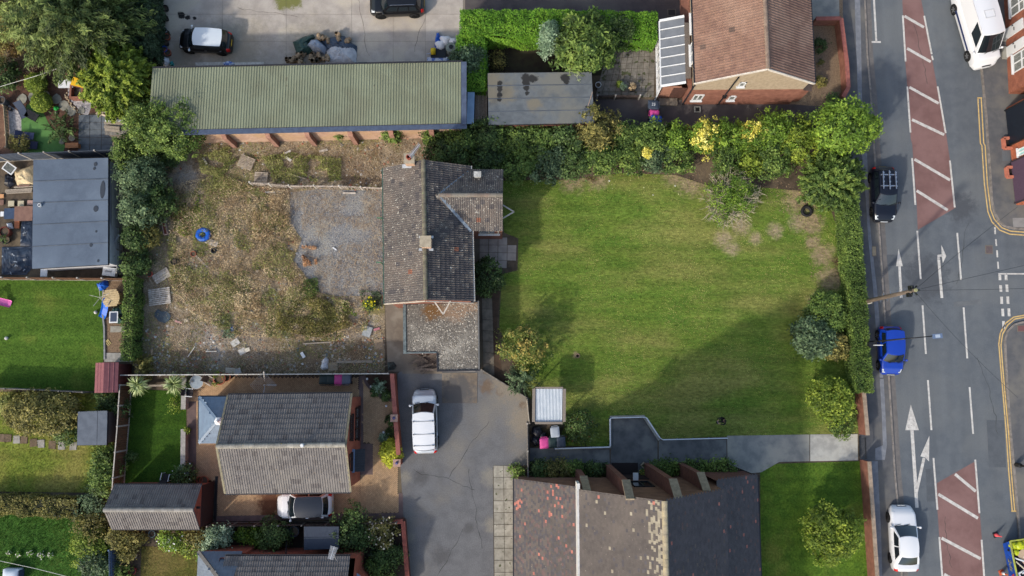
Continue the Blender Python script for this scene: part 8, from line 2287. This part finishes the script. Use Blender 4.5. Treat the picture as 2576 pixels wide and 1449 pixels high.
prop(aerial(None,U(*Y(1262,1048),1.3),U(*Y(1352,922),1.3),m_alu,13,.2,name='old_aerial'),'old aerial hung on the dark end of the shed wall','aerial')

# ---- lawn toys
def ball(label,u,v,r=.13,z=0,mat=None):
    t=put('ball',label,'ball',u,v,z)
    mb=MB();mb.lathe([(r*math.sin(a),r-r*math.cos(a))for a in np.linspace(0,math.pi,10)],(0,0,0),16);mb.build('skin',mat or M('ball_white',(226,224,220),(196,194,190),14,fine=0),t,True,False)
ball('white football on the mown lawn near the bark chippings',243,786);ball('white football at the left part of the mown lawn',19,851);ball('orange ball beside the blue toy by the hedge',330,796,.15,0,M('ball_orange',(226,96,60),fine=0))
ball('small silver ball by the narrow conifer hedge',332,779,.13,0,M('ball_grey',(150,150,156),fine=0))
def slide(label,u,v,rz,mat,L_=1.5):
    t=put('slide',label,'slide',u,v,0,rz)
    prof=[(-L_/2,.1),(-L_/2+.25,.12),(0,.4),(L_/2-.3,.75),(L_/2,.78)]
    mb=MB();n_=len(prof)
    mb.add([(x_,y_,z_+(.12 if abs(y_)>.2 else 0))for x_,z_ in prof for y_ in(-.27,-.19,.19,.27)],[(i*4+j,(i+1)*4+j,(i+1)*4+j+1,i*4+j+1)for i in range(n_-1)for j in range(3)]);mb.build('chute',mat,t,world=False)
    for s_ in(-.2,.2):
        mb=MB();mb.bar((L_/2-.05,s_,0),(L_/2-.05,s_,.76),.05,.05);mb.build('leg',mat,t,world=False)
slide('blue plastic toy slide lying beside the wooden hut',272,778,math.radians(62),M('slide_blue',(36,116,226),(30,100,206),4,rough=.35,fine=0));slide('pink plastic toy slide at the left edge of the mown lawn',6,759,math.radians(165),M('slide_pink',(236,120,190),fine=0,rough=.35))
heap_sheet('tarpaulin','crumpled bright blue tarpaulin at the corner of the mown lawn','tarpaulin',[(244,714),(262,705),(273,703),(274,720),(262,731),(250,731)],.35,m_tarp_b,31,fold=.16)
t=put('wooden_hut','small pale wooden six-sided hut on the bark chippings','hut',293,752,0,.1)
hx=[(math.cos(k*math.pi/3+.35)*.62,math.sin(k*math.pi/3+.35)*.58)for k in range(6)]
mb=MB();mb.prism(hx,0,.75);mb.build('wall',M('hut_wood',(206,180,138),(186,160,120),5,stretch=(6,6,1)),t,world=False)
for k in range(8):
    y_=-.55+k*.155;w_=1.25*math.sqrt(max(.12,1-(y_/.75)**2));mb=MB();mb.cbox((0,y_,.8),(w_,.145,.03),tilt=(0,.0));mb.build('roof_board',M('hut_board',(216,192,148),(196,172,130),5,vary=.1),t,world=False)
t=put('rotary_airer','bare white rotary airer frame leaning beside the wooden hut','airer',270,752,0)
for k in range(5):
    a_=k*6.283/5+.4;mb=MB();mb.tube([(0,0,1.0),(math.cos(a_)*.75,math.sin(a_)*.75,1.15)],.015,5);mb.build('arm',m_white_w,t,world=False)
mb=MB();mb.tube([(0,0,0),(0,0,1.1)],.025,6);mb.build('mast',m_white_w,t,world=False)
heap_sheet('garden_cover','dark green cover draped over garden furniture behind the solar panel','cover',[(284,800),(284,778),(292,768),(310,766),(327,776),(328,785),(316,795),(315,812),(300,815),(287,812)],.9,m_tarp_g,33,fold=.14)
t=put('solar_panel','white framed solar panel in front of the dark green cover','solar panel',286,798,1.15,.03)
mb=MB();mb.cbox((0,0,0),(.62,.82,.05));mb.build('frame',m_white,t,world=False);mb=MB();mb.cbox((0,0,.03),(.46,.66,.02));mb.build('cells',M('solar_cells',(70,80,98),fine=.05,rough=.2),t,world=False);mb=MB();mb.tube([(0,0,-.02),(0,0,-1.1)],.03);mb.build('post',m_white,t,world=False)
t=put('toy_barrow','bright blue toy with a long handle beside the orange ball','toy',322,796,.02,.1)
mb=MB();mb.lathe([(.22,.08),(.3,.3),(.26,.3),(.18,.1),(0,.1)],(0,0,0),12,sx=1.1);mb.build('tub',M('toy_blue',(40,70,190),fine=0),t,world=False);mb=MB();mb.tube([(-.25,0,.3),(-1.0,.05,.75)],.025);mb.build('handle',M('slide_blue',(36,116,226)),t,world=False);mb=MB();mb.lathe([(0,-.04),(.1,-.04),(.1,.04),(0,.04)],(.2,0,.1),10,axis='Y');mb.build('wheel',m_tyre,t,world=False)
slab_thing('paving_slab_pair','pale slabs under the garden cover on the bark chippings','paving',304,828,1.5,.45,.04,.02,m_slab,z=.0)
slab_thing('concrete_pad','bare concrete pad between the bark chippings and the maroon shed','pad',300,899,2.1,.65,.05,0,M('pad_concrete',(176,174,168),(146,144,138),2,fine=.1),z=0)
t=put('toy_ladder','tiny pale yellow slatted toy ladder on the bark chippings','toy',272,862,.03,.7)
for k in range(3):
    mb=MB();mb.cbox((-.12+k*.12,0,0),(.05,.42,.03));mb.build('slat',M('pale_yellow',(226,206,140),fine=0),t,world=False)
mb=MB();mb.cbox((0,.16,.03),(.34,.05,.03));mb.build('rail',M('pale_yellow',(226,206,140)),t,world=False)
w_=[U(*p,.05)for p in((262,706),(260,740),(259,790),(263,825),(264,905))]
t=thing('lawn_edging','grey concrete edging between the mown lawn and the bark chippings','edging',w_[0])
for a_,b_ in zip(w_,w_[1:]):
    L_=(b_-a_).length;n_=max(1,round(L_/.9))
    for k in range(n_):
        mb=MB();mb.bar(a_.lerp(b_,k/n_),a_.lerp(b_,(k+1)/n_-.01),.12,.14);mb.build('edging_block',M('edge_block',(156,158,160),(136,138,142),4,vary=.08),t)
for k,(u,v,a_,c)in enumerate(((5,1102,0,0),(21,1102,0,0),(42,1105,.05,1),(61,1106,0,0),(85,1114,.1,0),(104,1116,.1,1),(132,1119,0,0),(156,1121,.05,1),(185,1122,0,1))):
    t=put('stepping_slab',('brown-grey slab in the stepping path across the rough lawn','paler slab in the stepping path across the rough lawn')[c],'stepping stone',u,v,.0,a_,('darker stepping slabs on the rough lawn','paler stepping slabs on the rough lawn')[c])
    mb=MB();mb.prism([(x_*rnd.uniform(.85,1.05),y_*rnd.uniform(.85,1.05))for x_,y_ in((-.26,-.3),(.26,-.3),(.27,.28),(-.26,.3))],0,.05);mb.build('slab',M('step_pale',(172,168,160),(150,146,138),3)if c else M('step_brown',(126,106,86),(102,86,70),4),t,world=False)
t=put('storage_box','pale rounded plastic box at the lower left edge of the picture','storage box',40,1445,0)
mb=MB();mb.grid(lambda a,b:Vector(((a*2-1)*.55,(b*2-1)*.5,.62+.18*(1-(a*2-1)**4)*(1-(b*2-1)**4))),10,10);mb.box(-.55,-.5,.02,.55,.5,.6);mb.build('lid',M('box_pale',(214,224,236),fine=0,rough=.4),t,True,False);mb=MB();mb.box(.56,-.45,.05,.62,.4,.7);mb.build('hinge_side',M('box_navy',(60,74,104),fine=0),t,world=False)
for i,(u,v)in enumerate(((24,1391),(48,1394),(76,1392),(103,1396),(127,1397))):
    tree('daisy_clump',('pale flower clump in the long grass, first from the edge','second pale flower clump from the edge in the long grass','middle pale flower clump in the long grass','brightest white flower clump in the long grass','flower clump nearest the dry strip in the long grass')[i],'flowers',u,v,.17,.3,L_HED,size=.04,rc=.1,per=14,flowers=(m_white_w,26 if i!=3 else 45,.05))
t=put('bird_bath','pale bird bath with a bowl beside the trimmed mixed hedge','bird bath',163,1287,0);mb=MB();mb.lathe([(.14,0),(.07,.1),(.06,.7),(.25,.8),(.28,.88),(.22,.84),(0,.82)],(0,0,0),14);mb.build('bowl',M('bath_blue',(150,166,190),fine=.05),t,True,False);mb=MB();mb.lathe([(.2,.85),(0,.85)],(0,0,0),12);mb.build('water',M('bath_water',(60,70,84),rough=.05,fine=0),t,world=False)
t=put('garden_lamp','little bright white lamp next to the bird bath','lamp',181,1285,0);mb=MB();mb.tube([(0,0,0),(0,0,.6)],.02);mb.build('stake',m_black,t,world=False);mb=MB();mb.lathe([(.05,.6),(.11,.68),(.05,.78),(0,.8)],(0,0,0),12);mb.build('globe',m_white,t,True,False)

# ---- bungalow garden things
t=put('garden_table','round glass topped garden table by the pale block wall','table',504,961,0)
mb=MB();mb.lathe([(0,.7),(.48,.7),(.48,.715),(0,.715)],(0,0,0),28);mb.build('table_top',M('table_glass',(168,180,188),(150,162,172),4,rough=.15,fine=0),t,world=False)
mb=MB();mb.lathe([(.47,.69),(.5,.69),(.5,.725),(.47,.725),(.47,.69)],(0,0,0),28);mb.build('rim',m_white_w,t,world=False)
for k in range(4):
    a_=k*1.57+.4;mb=MB();mb.tube([(math.cos(a_)*.42,math.sin(a_)*.42,.69),(math.cos(a_)*.5,math.sin(a_)*.5,0)],.018,6);mb.build('leg',m_white_w,t,world=False)
mb=MB();mb.lathe([(.05,.715),(.07,.78),(.05,.8),(0,.79)],(-.28,.05,0),12);mb.build('ashtray',M('tray',(120,122,126),fine=0),t,world=False)
def chair(label,u,v,a_,seat,frame):
    t=put('garden_chair',label,'chair',u,v,0,a_)
    mb=MB();mb.cbox((0,0,.42),(.5,.5,.04));mb.build('seat',seat,t,world=False)
    mb=MB();mb.cbox((-.3,0,.72),(.05,.5,.6),tilt=(0,-.35));mb.build('backrest',seat,t,world=False)
    for s_ in(-.28,.28):
        mb=MB();mb.bar((-.22,s_,.64),(.3,s_,.62),.05,.04);mb.build('armrest',frame,t,world=False)
        for x_ in(-.2,.25):
            mb=MB();mb.tube([(x_,s_,0),(x_,s_,.63)],.016,6);mb.build('leg',frame,t,world=False)
chair('brown garden chair turned towards the round glass table',534,957,math.radians(-30),M('chair_brown',(104,90,82),fine=.06),m_white_w)
chair('charcoal garden chair with white arms below the round glass table',483,987,math.radians(-5),m_gchair,m_white)
chair('charcoal garden chair with white arms on the shaded small lawn',424,1199,math.radians(80),m_gchair,m_white)
pot('large terracotta pot of leafy plant on the rear patio',558,952,.45,.5,m_terra,L_YG);pot('smaller terracotta pot of bare earth on the rear patio',574,949,.3,.4,m_terra)
pot('plant pot with a red flower beside the block wall',482,970,.26,.3,m_terra,L_DK)
pot('yellow leaved plant in a pot at the lower block wall',476,1082,.22,.3,m_black,L_YG)
pot('terracotta pot nearest the garage by the round barbecue',517,1207,.3,.35,m_terra);pot('terracotta pot left of the one nearest the garage',506,1206,.22,.3,m_terra);pot('terracotta pot with white flowers on the end of the block wall',463,1178,.2,.3,m_terra,L_SIL)
t=put('barbecue','round black kettle barbecue near the garage corner','barbecue',484,1191,0);mb=MB();mb.lathe([(0,.55),(.22,.6),(.3,.75),(.22,.92),(0,.98)],(0,0,0),18);mb.build('kettle',M('enamel_black',(22,22,26),rough=.12,fine=0),t,True,False)
for k in range(3):
    a_=k*2.09;mb=MB();mb.tube([(math.cos(a_)*.18,math.sin(a_)*.18,.62),(math.cos(a_)*.32,math.sin(a_)*.32,0)],.015,5);mb.build('leg',m_chrome,t,world=False)
t=put('garden_beam','pale timber beam between the two spiky palm-like plants','beam',397,970,.35,.02);mb=MB();mb.cbox((0,0,0),(1.9,.14,.1));mb.build('beam',m_tim,t,world=False)
for x_ in(-.9,.9):
    mb=MB();mb.lathe([(.07,-.35),(.08,.1),(.05,.12),(0,.12)],(x_,0,0),10);mb.build('post',m_white_w,t,world=False)
t=put('rotary_airer','square rotary washing line standing behind the bungalow','airer',682,968,0)
mb=MB();mb.tube([(0,0,0),(0,0,1.75)],.025,6);mb.build('mast',m_chrome,t,world=False)
for k in range(4):
    a_=k*1.5708;mb=MB();mb.tube([(0,0,1.45),(math.cos(a_)*.95,math.sin(a_)*.95,1.8)],.015,5);mb.build('arm',m_chrome,t,world=False)
mb=MB()
for j in range(6):
    r=.3+j*.125
    for k in range(4):
        a0,a1=k*1.5708,(k+1)*1.5708;z_=1.45+.35*r/.95
        mb.tube([(math.cos(a0)*r,math.sin(a0)*r,z_),(math.cos(a1)*r,math.sin(a1)*r,z_)],.007,3)
mb.build('line',M('line_grey',(190,190,190),fine=0),t,world=False)
for u,v,lab in((730,1331,'dark water butt, the smaller one by the lean-to'),(748,1331,'dark water butt, the larger one nearest the lean-to')):
    pot(lab,u,v,.28 if u<740 else .36,.95,M('butt_dark',(52,60,72),fine=.05),cat='water butt',name='water_butt')
for u,v,r,mt,lab in((698,1367,.2,m_black,'empty dark pot by the lower bungalow wall'),(728,1365,.22,m_black,'second empty dark pot by the lower bungalow wall'),(340,1396,.24,M('pot_white',(220,214,206)),'white pot beside a red one in the dark flower bed'),(330,1396,.24,M('pot_red',(150,62,60)),'red pot beside the white one in the dark flower bed'),(338,1434,.26,M('pot_red',(150,62,60)),'red pot at the lower end of the dark flower bed'),(387,1341,.24,M('pot_teal',(120,150,156)),'teal rimmed tub under the garage gutter'),(312,1407,.14,M('pot_pale',(206,206,214)),'little pale pot next to the blue painted fence')):
    pot(lab,u,v,r,.35,mt)
for i,(v,r)in enumerate(((1381,.12),(1390,.13),(1401,.22),(1416,.16),(1433,.1))):
    t=put('white_stone',('small white stone at the top of the row by the lower bungalow','second white stone in the row by the lower bungalow','largest white stone in the row by the lower bungalow','rough white stone below the largest one','smallest white stone at the bottom of the row')[i],'stone',908.5,v,0,rnd.random()*3);mb=MB();mb.lathe([(0,0),(r,.04),(r*.9,.12),(0,.18)],(0,0,0),9,sy=1.3);mb.build('stone',m_white_w,t,True,False)

# ---- rubbish of the overgrown plot
def slatted(label,u,v,sx_,sy_,a_,n_,mat,z=.1,name='pallet',cat='pallet',tilt=0.0):
    t=put(name,label,cat,u,v,z,a_)
    for k in range(n_):
        y_=-sy_/2+(k+.5)*sy_/n_
        mb=MB();mb.cbox((0,y_,.06+math.sin(tilt)*y_),(sx_,sy_/n_*.68,.025));mb.build('slat',mat,t,world=False)
    for x_ in(-sx_*.42,0,sx_*.42):
        mb=MB();mb.cbox((x_,0,.02),(.09,sy_,.06),tilt=(tilt,0));mb.build('bearer',mat,t,world=False)
m_pal=M('pallet_wood',(196,182,164),(160,146,130),6,fine=.15,vary=.15);m_palw=M('pallet_pale',(214,206,196),(180,170,158),5,fine=.12,vary=.12)
slatted('tilted slatted pallet in the weeds near the workshop wall',620,409,1.15,.95,math.radians(-22),8,m_pal,.15)
slatted('weathered pallet leaning on the broken pallet fence',657,447,1.0,.85,math.radians(-3),7,m_pal,.2)
slatted('white slatted panel lying by the boundary bushes',407,694,1.25,.75,math.radians(32),9,m_palw,.1)
slatted('white framed pallet, largest pale panel at the left of the plot',402,746,1.6,1.25,math.radians(8),9,m_palw,.12)
slatted('small white lattice panel beside the blue ring',533,610,.95,.42,math.radians(-20),4,m_palw,.15,name='lattice',cat='lattice')
t=put('paddling_pool','bright blue inflatable ring with a dark middle in the dry weeds','inflatable',511,590,.25)
mb=MB();R_,r_t=.38,.19;mb.grid(lambda a,b:Vector(((R_+r_t*math.cos(b*6.283)*(1+.12*math.sin(a*50)))*math.cos(a*6.283),(R_+r_t*math.cos(b*6.283))*math.sin(a*6.283)*.95,r_t*.8*math.sin(b*6.283))),36,10,flip=False);mb.build('ring',m_tarp_b,t,True,False)
mb=MB();mb.lathe([(.3,0.0),(0,-.03)],(0,0,0),6);mb.build('floor',M('pool_floor',(60,70,66),fine=.1),t,world=False)
t=put('trough','long reddish planter trough beside the boundary bushes','planter',417,576,.05,math.radians(104))
mb=MB()
for dx,dy,sx_,sy_ in((0,.13,.95,.04),(0,-.13,.95,.04),(.46,0,.04,.22),(-.46,0,.04,.22)):
    mb.cbox((dx,dy,.12),(sx_,sy_,.24))
mb.build('sides',M('trough_pale',(206,176,164),fine=.06),t,world=False);mb=MB();mb.cbox((0,0,.08),(.88,.22,.1));mb.build('earth',M('trough_red',(150,84,70),fine=.1),t,world=False)
pot('white bucket lying beside the reddish trough',416,555,.24,.35,m_white_w,name='bucket',cat='bucket');pot('terracotta pot on a plank below the blue ring',490,640,.2,.3,m_terra);pot('broken red pot beside the white slatted panel',380,690,.22,.3,M('pot_coral',(214,100,84),fine=.05));pot('black bucket in the dry weeds',441,660,.22,.32,m_black,name='bucket',cat='bucket')
t=put('pool_cover','dark grey-blue rigid cover with cut corners lying on the plot','cover',409,795,.08,-.2)
mb=MB();mb.prism([(-.62,.1),(-.45,.42),(-.1,.3),(.2,.42),(.62,.15),(.58,-.2),(.3,-.48),(-.15,-.42),(-.55,-.12)],0,.07);mb.build('panel',M('cover_slate',(70,86,98),(60,74,86),4,fine=.06,rough=.5),t,world=False)
heap_sheet('rubble_sack','big torn white sack at the lower edge of the overgrown plot','sack',[(806,925),(812,905),(820,898),(828,905),(826,928),(812,932)],.45,m_bb,41,fold=.2)
for i,(lab,u,v,sx_,sy_,a_,mt,z)in enumerate((
    ('beige paving slab beside the torn white sack',838,922,.7,.6,.1,M('slab_beige',(176,158,134),fine=.08),.06),('long grey timber along the lower edge of the overgrown plot',888,910,2.4,.17,0.02,m_tim,.08),('short thick timber end beside the long grey timber',930,910,.45,.22,-.1,m_tim,.1),('pale grey board near the cottage garage path',924,834,.62,.75,-.3,M('board_grey',(186,190,190),(160,166,168),4,fine=.08),.1),('tan slab of carpet by the cottage garage path',954,866,.62,.7,.1,M('carpet_tan',(168,148,124),fine=.2),.05),
    ('long plank with a pot at its end below the blue ring',505,655,1.5,.14,-.75,m_tim,.1),('bent white board in the upper weeds',516,405,.6,.14,-1.0,m_white_w,.15),('short white block in the weeds near the gravel',726,400,.5,.2,-.6,m_white_w,.12),('pale plank near the workshop wall, longer one',814,379,.65,.16,.2,m_palw,.1),('white scrap plank beside the workshop pier',724,383,.5,.14,.5,m_white_w,.1),('thin pale stick across the green weeds',748,444,1.4,.06,-.3,m_tim,.2),('white plank fallen in front of the broken pallet fence',680,484,.75,.12,.0,m_white_w,.08),('second white plank in front of the broken pallet fence',879,486,.95,.12,.0,m_palw,.08),('white chunk on the gravel patch',842,626,.34,.1,-.6,m_white,.05),
    ('big flat white tile among the rubble, left of a smaller one',610,884,.5,.42,.5,m_white_w,.08),('smaller flat tile among the rubble',623,880,.34,.28,.3,M('tile_cream',(226,216,196)),.08),('white sheet near the blue litter in the rubble',592,862,.6,.45,.6,m_white_w,.1),('pale block at the lower edge of the rubble',580,932,.7,.4,-.05,M('block_cream',(206,196,178),fine=.08),.1),('grey broken slab next to the pale block',598,934,.5,.4,.3,M('slab_broken',(196,192,186),fine=.08),.08),('white rod among the rubble, left one',482,885,.9,.06,1.0,m_white_w,.1),('white rod among the rubble, flat one',532,884,.8,.06,0,m_white_w,.1),('white folded card in the dry weeds by the rubble',762,893,.45,.22,-1.0,m_white,.12),('old grey timber crossing the dry weeds',798,863,2.1,.1,.06,m_tim,.15),('thin bleached branch by the old grey timber',842,850,.9,.06,1.4,m_tim,.15),('small pink-red scrap near the pale grey board',948,828,.45,.16,.3,M('scrap_pink',(196,130,138)),.06),('terracotta brick fragment in the weeds by the pool cover',449,810,.5,.12,-.3,M('scrap_rose',(210,160,154)),.06),('cream brick near the lower left of the plot',383,886,.16,.42,.2,M('brick_cream',(206,176,146)),.06),('small cream block in the upper rubble',468,806,.3,.25,.3,M('slab_cream2',(206,190,166)),.06))):
    slab_thing('plank' if 'plank' in lab or 'timber' in lab or 'stick' in lab or 'rod' in lab or 'branch' in lab else 'slab',lab,'plank' if 'plank' in lab or 'timber' in lab or 'stick' in lab or 'rod' in lab or 'branch' in lab else 'scrap',u,v,sx_,sy_,.06,a_,mt,z=z,tilt=(rnd.uniform(-.06,.06),rnd.uniform(-.06,.06)))
slab_thing('slab','bright blue scrap of plastic in the rubble','scrap',584,828,.2,.3,.04,.4,m_tarp_b,z=.12)
for u,v,r,lab in((538,631,.2,'dark hollow tyre-like ring in the dry weeds'),):
    t=put('old_ring',lab,'ring',u,v,.12);mb=MB();mb.lathe([(.12,0),(.2,.0),(.2,.1),(.12,.1),(.12,0)],(0,0,0),16);mb.build('ring',m_black,t,world=False)
OD='rotting doors and planks leaning behind the garage'
t=put('boarded_door','rotting grey boarded door lying in the garage corner','door',1078,914,.15,.45)
for k in range(6):
    mb=MB();mb.cbox((0,-.45+k*.18,0),(1.6,.165,.035),rnd.uniform(-.02,.02));mb.build('board',M('rotten_wood',(124,112,102),(92,84,78),6,fine=.2,vary=.2),t,world=False)
for i,(u,v,a_,l_)in enumerate(((1050,905,.5,1.5),(1056,898,-.55,1.3),(1085,930,-.05,2.2),(1065,922,.25,1.5))):
    slab_thing('plank',('rotten plank sticking out towards the path from the old door','rotten plank crossing above the old door','long rotten plank along the front of the old door','rotten plank lying over the old door')[i],'plank',u,v,l_,.16,.05,a_,M('rotten_wood',(124,112,102)),z=.25+.03*i)
heap_sheet('leaf_pile','patch of dark leafy litter at the fence corner by the garage path','litter',[(975,912),(990,910),(998,920),(992,930),(976,932)],.2,M('leaf_litter',(84,92,88),(60,60,56),8,fine=.3),43,fold=.15)
# ---- lawn things
t=put('tyre','old black tyre lying at the right side of the church lawn','tyre',2028,533,.02)
mb=MB();mb.grid(lambda a,b:Vector(((.33+.12*math.cos(b*6.283))*math.cos(a*6.283),(.33+.12*math.cos(b*6.283))*math.sin(a*6.283)*(1+.1*math.sin(a*6.283)),.11+.11*math.sin(b*6.283))),30,10,flip=False);mb.build('rubber',m_tyre,t,True,False)
t=put('drain_ring','small round clay drain collar in the middle of the lawn','drain',1453,895,.01);mb=MB();mb.lathe([(.1,0),(.17,0),(.17,.06),(.11,.06),(.1,0)],(0,0,0),18);mb.build('collar',M('clay_ring',(170,146,124),(140,118,100),5),t,world=False);mb=MB();mb.lathe([(.1,.01),(0,.01)],(0,0,0),14);mb.build('hole',M('hole_dark',(30,26,24)),t,world=False)
for i,(u,v,c)in enumerate(((2252/4+2,0,0),)):
    pass
x,y=sample_poly(P2((1450,440),(1720,445),(1720,500),(1450,480)),1.2,91)
stones('fallen_fruit',x,y,.03,.06,[M('fruit_pale',(214,214,150)),M('fruit_white',(226,226,206))],91)
# litter under the shrub row
x,y=sample_poly(P2((1420,420),(1850,425),(2010,470),(2150,560),(2130,720),(2050,760),(2020,560),(1850,480),(1560,445),(1430,465)),30,93);k=fnoise(x*.8,y*.8,94)>.5
r_=np.random.RandomState(94);x,y=x[k],y[k]
V=leaves(np.stack([x,y,np.full(len(x),.03)],1),np.tile([[0,0,1.0]],(len(x),1)),.07,.25,r_,0,.4)
o=link('leaf_litter',quads_mesh('leaf_litter',V,[M('litter_tan',(176,152,122),vary=.25),M('litter_brown',(130,106,84),vary=.25)],midx=r_.randint(0,2,len(x))));o['kind']='stuff'
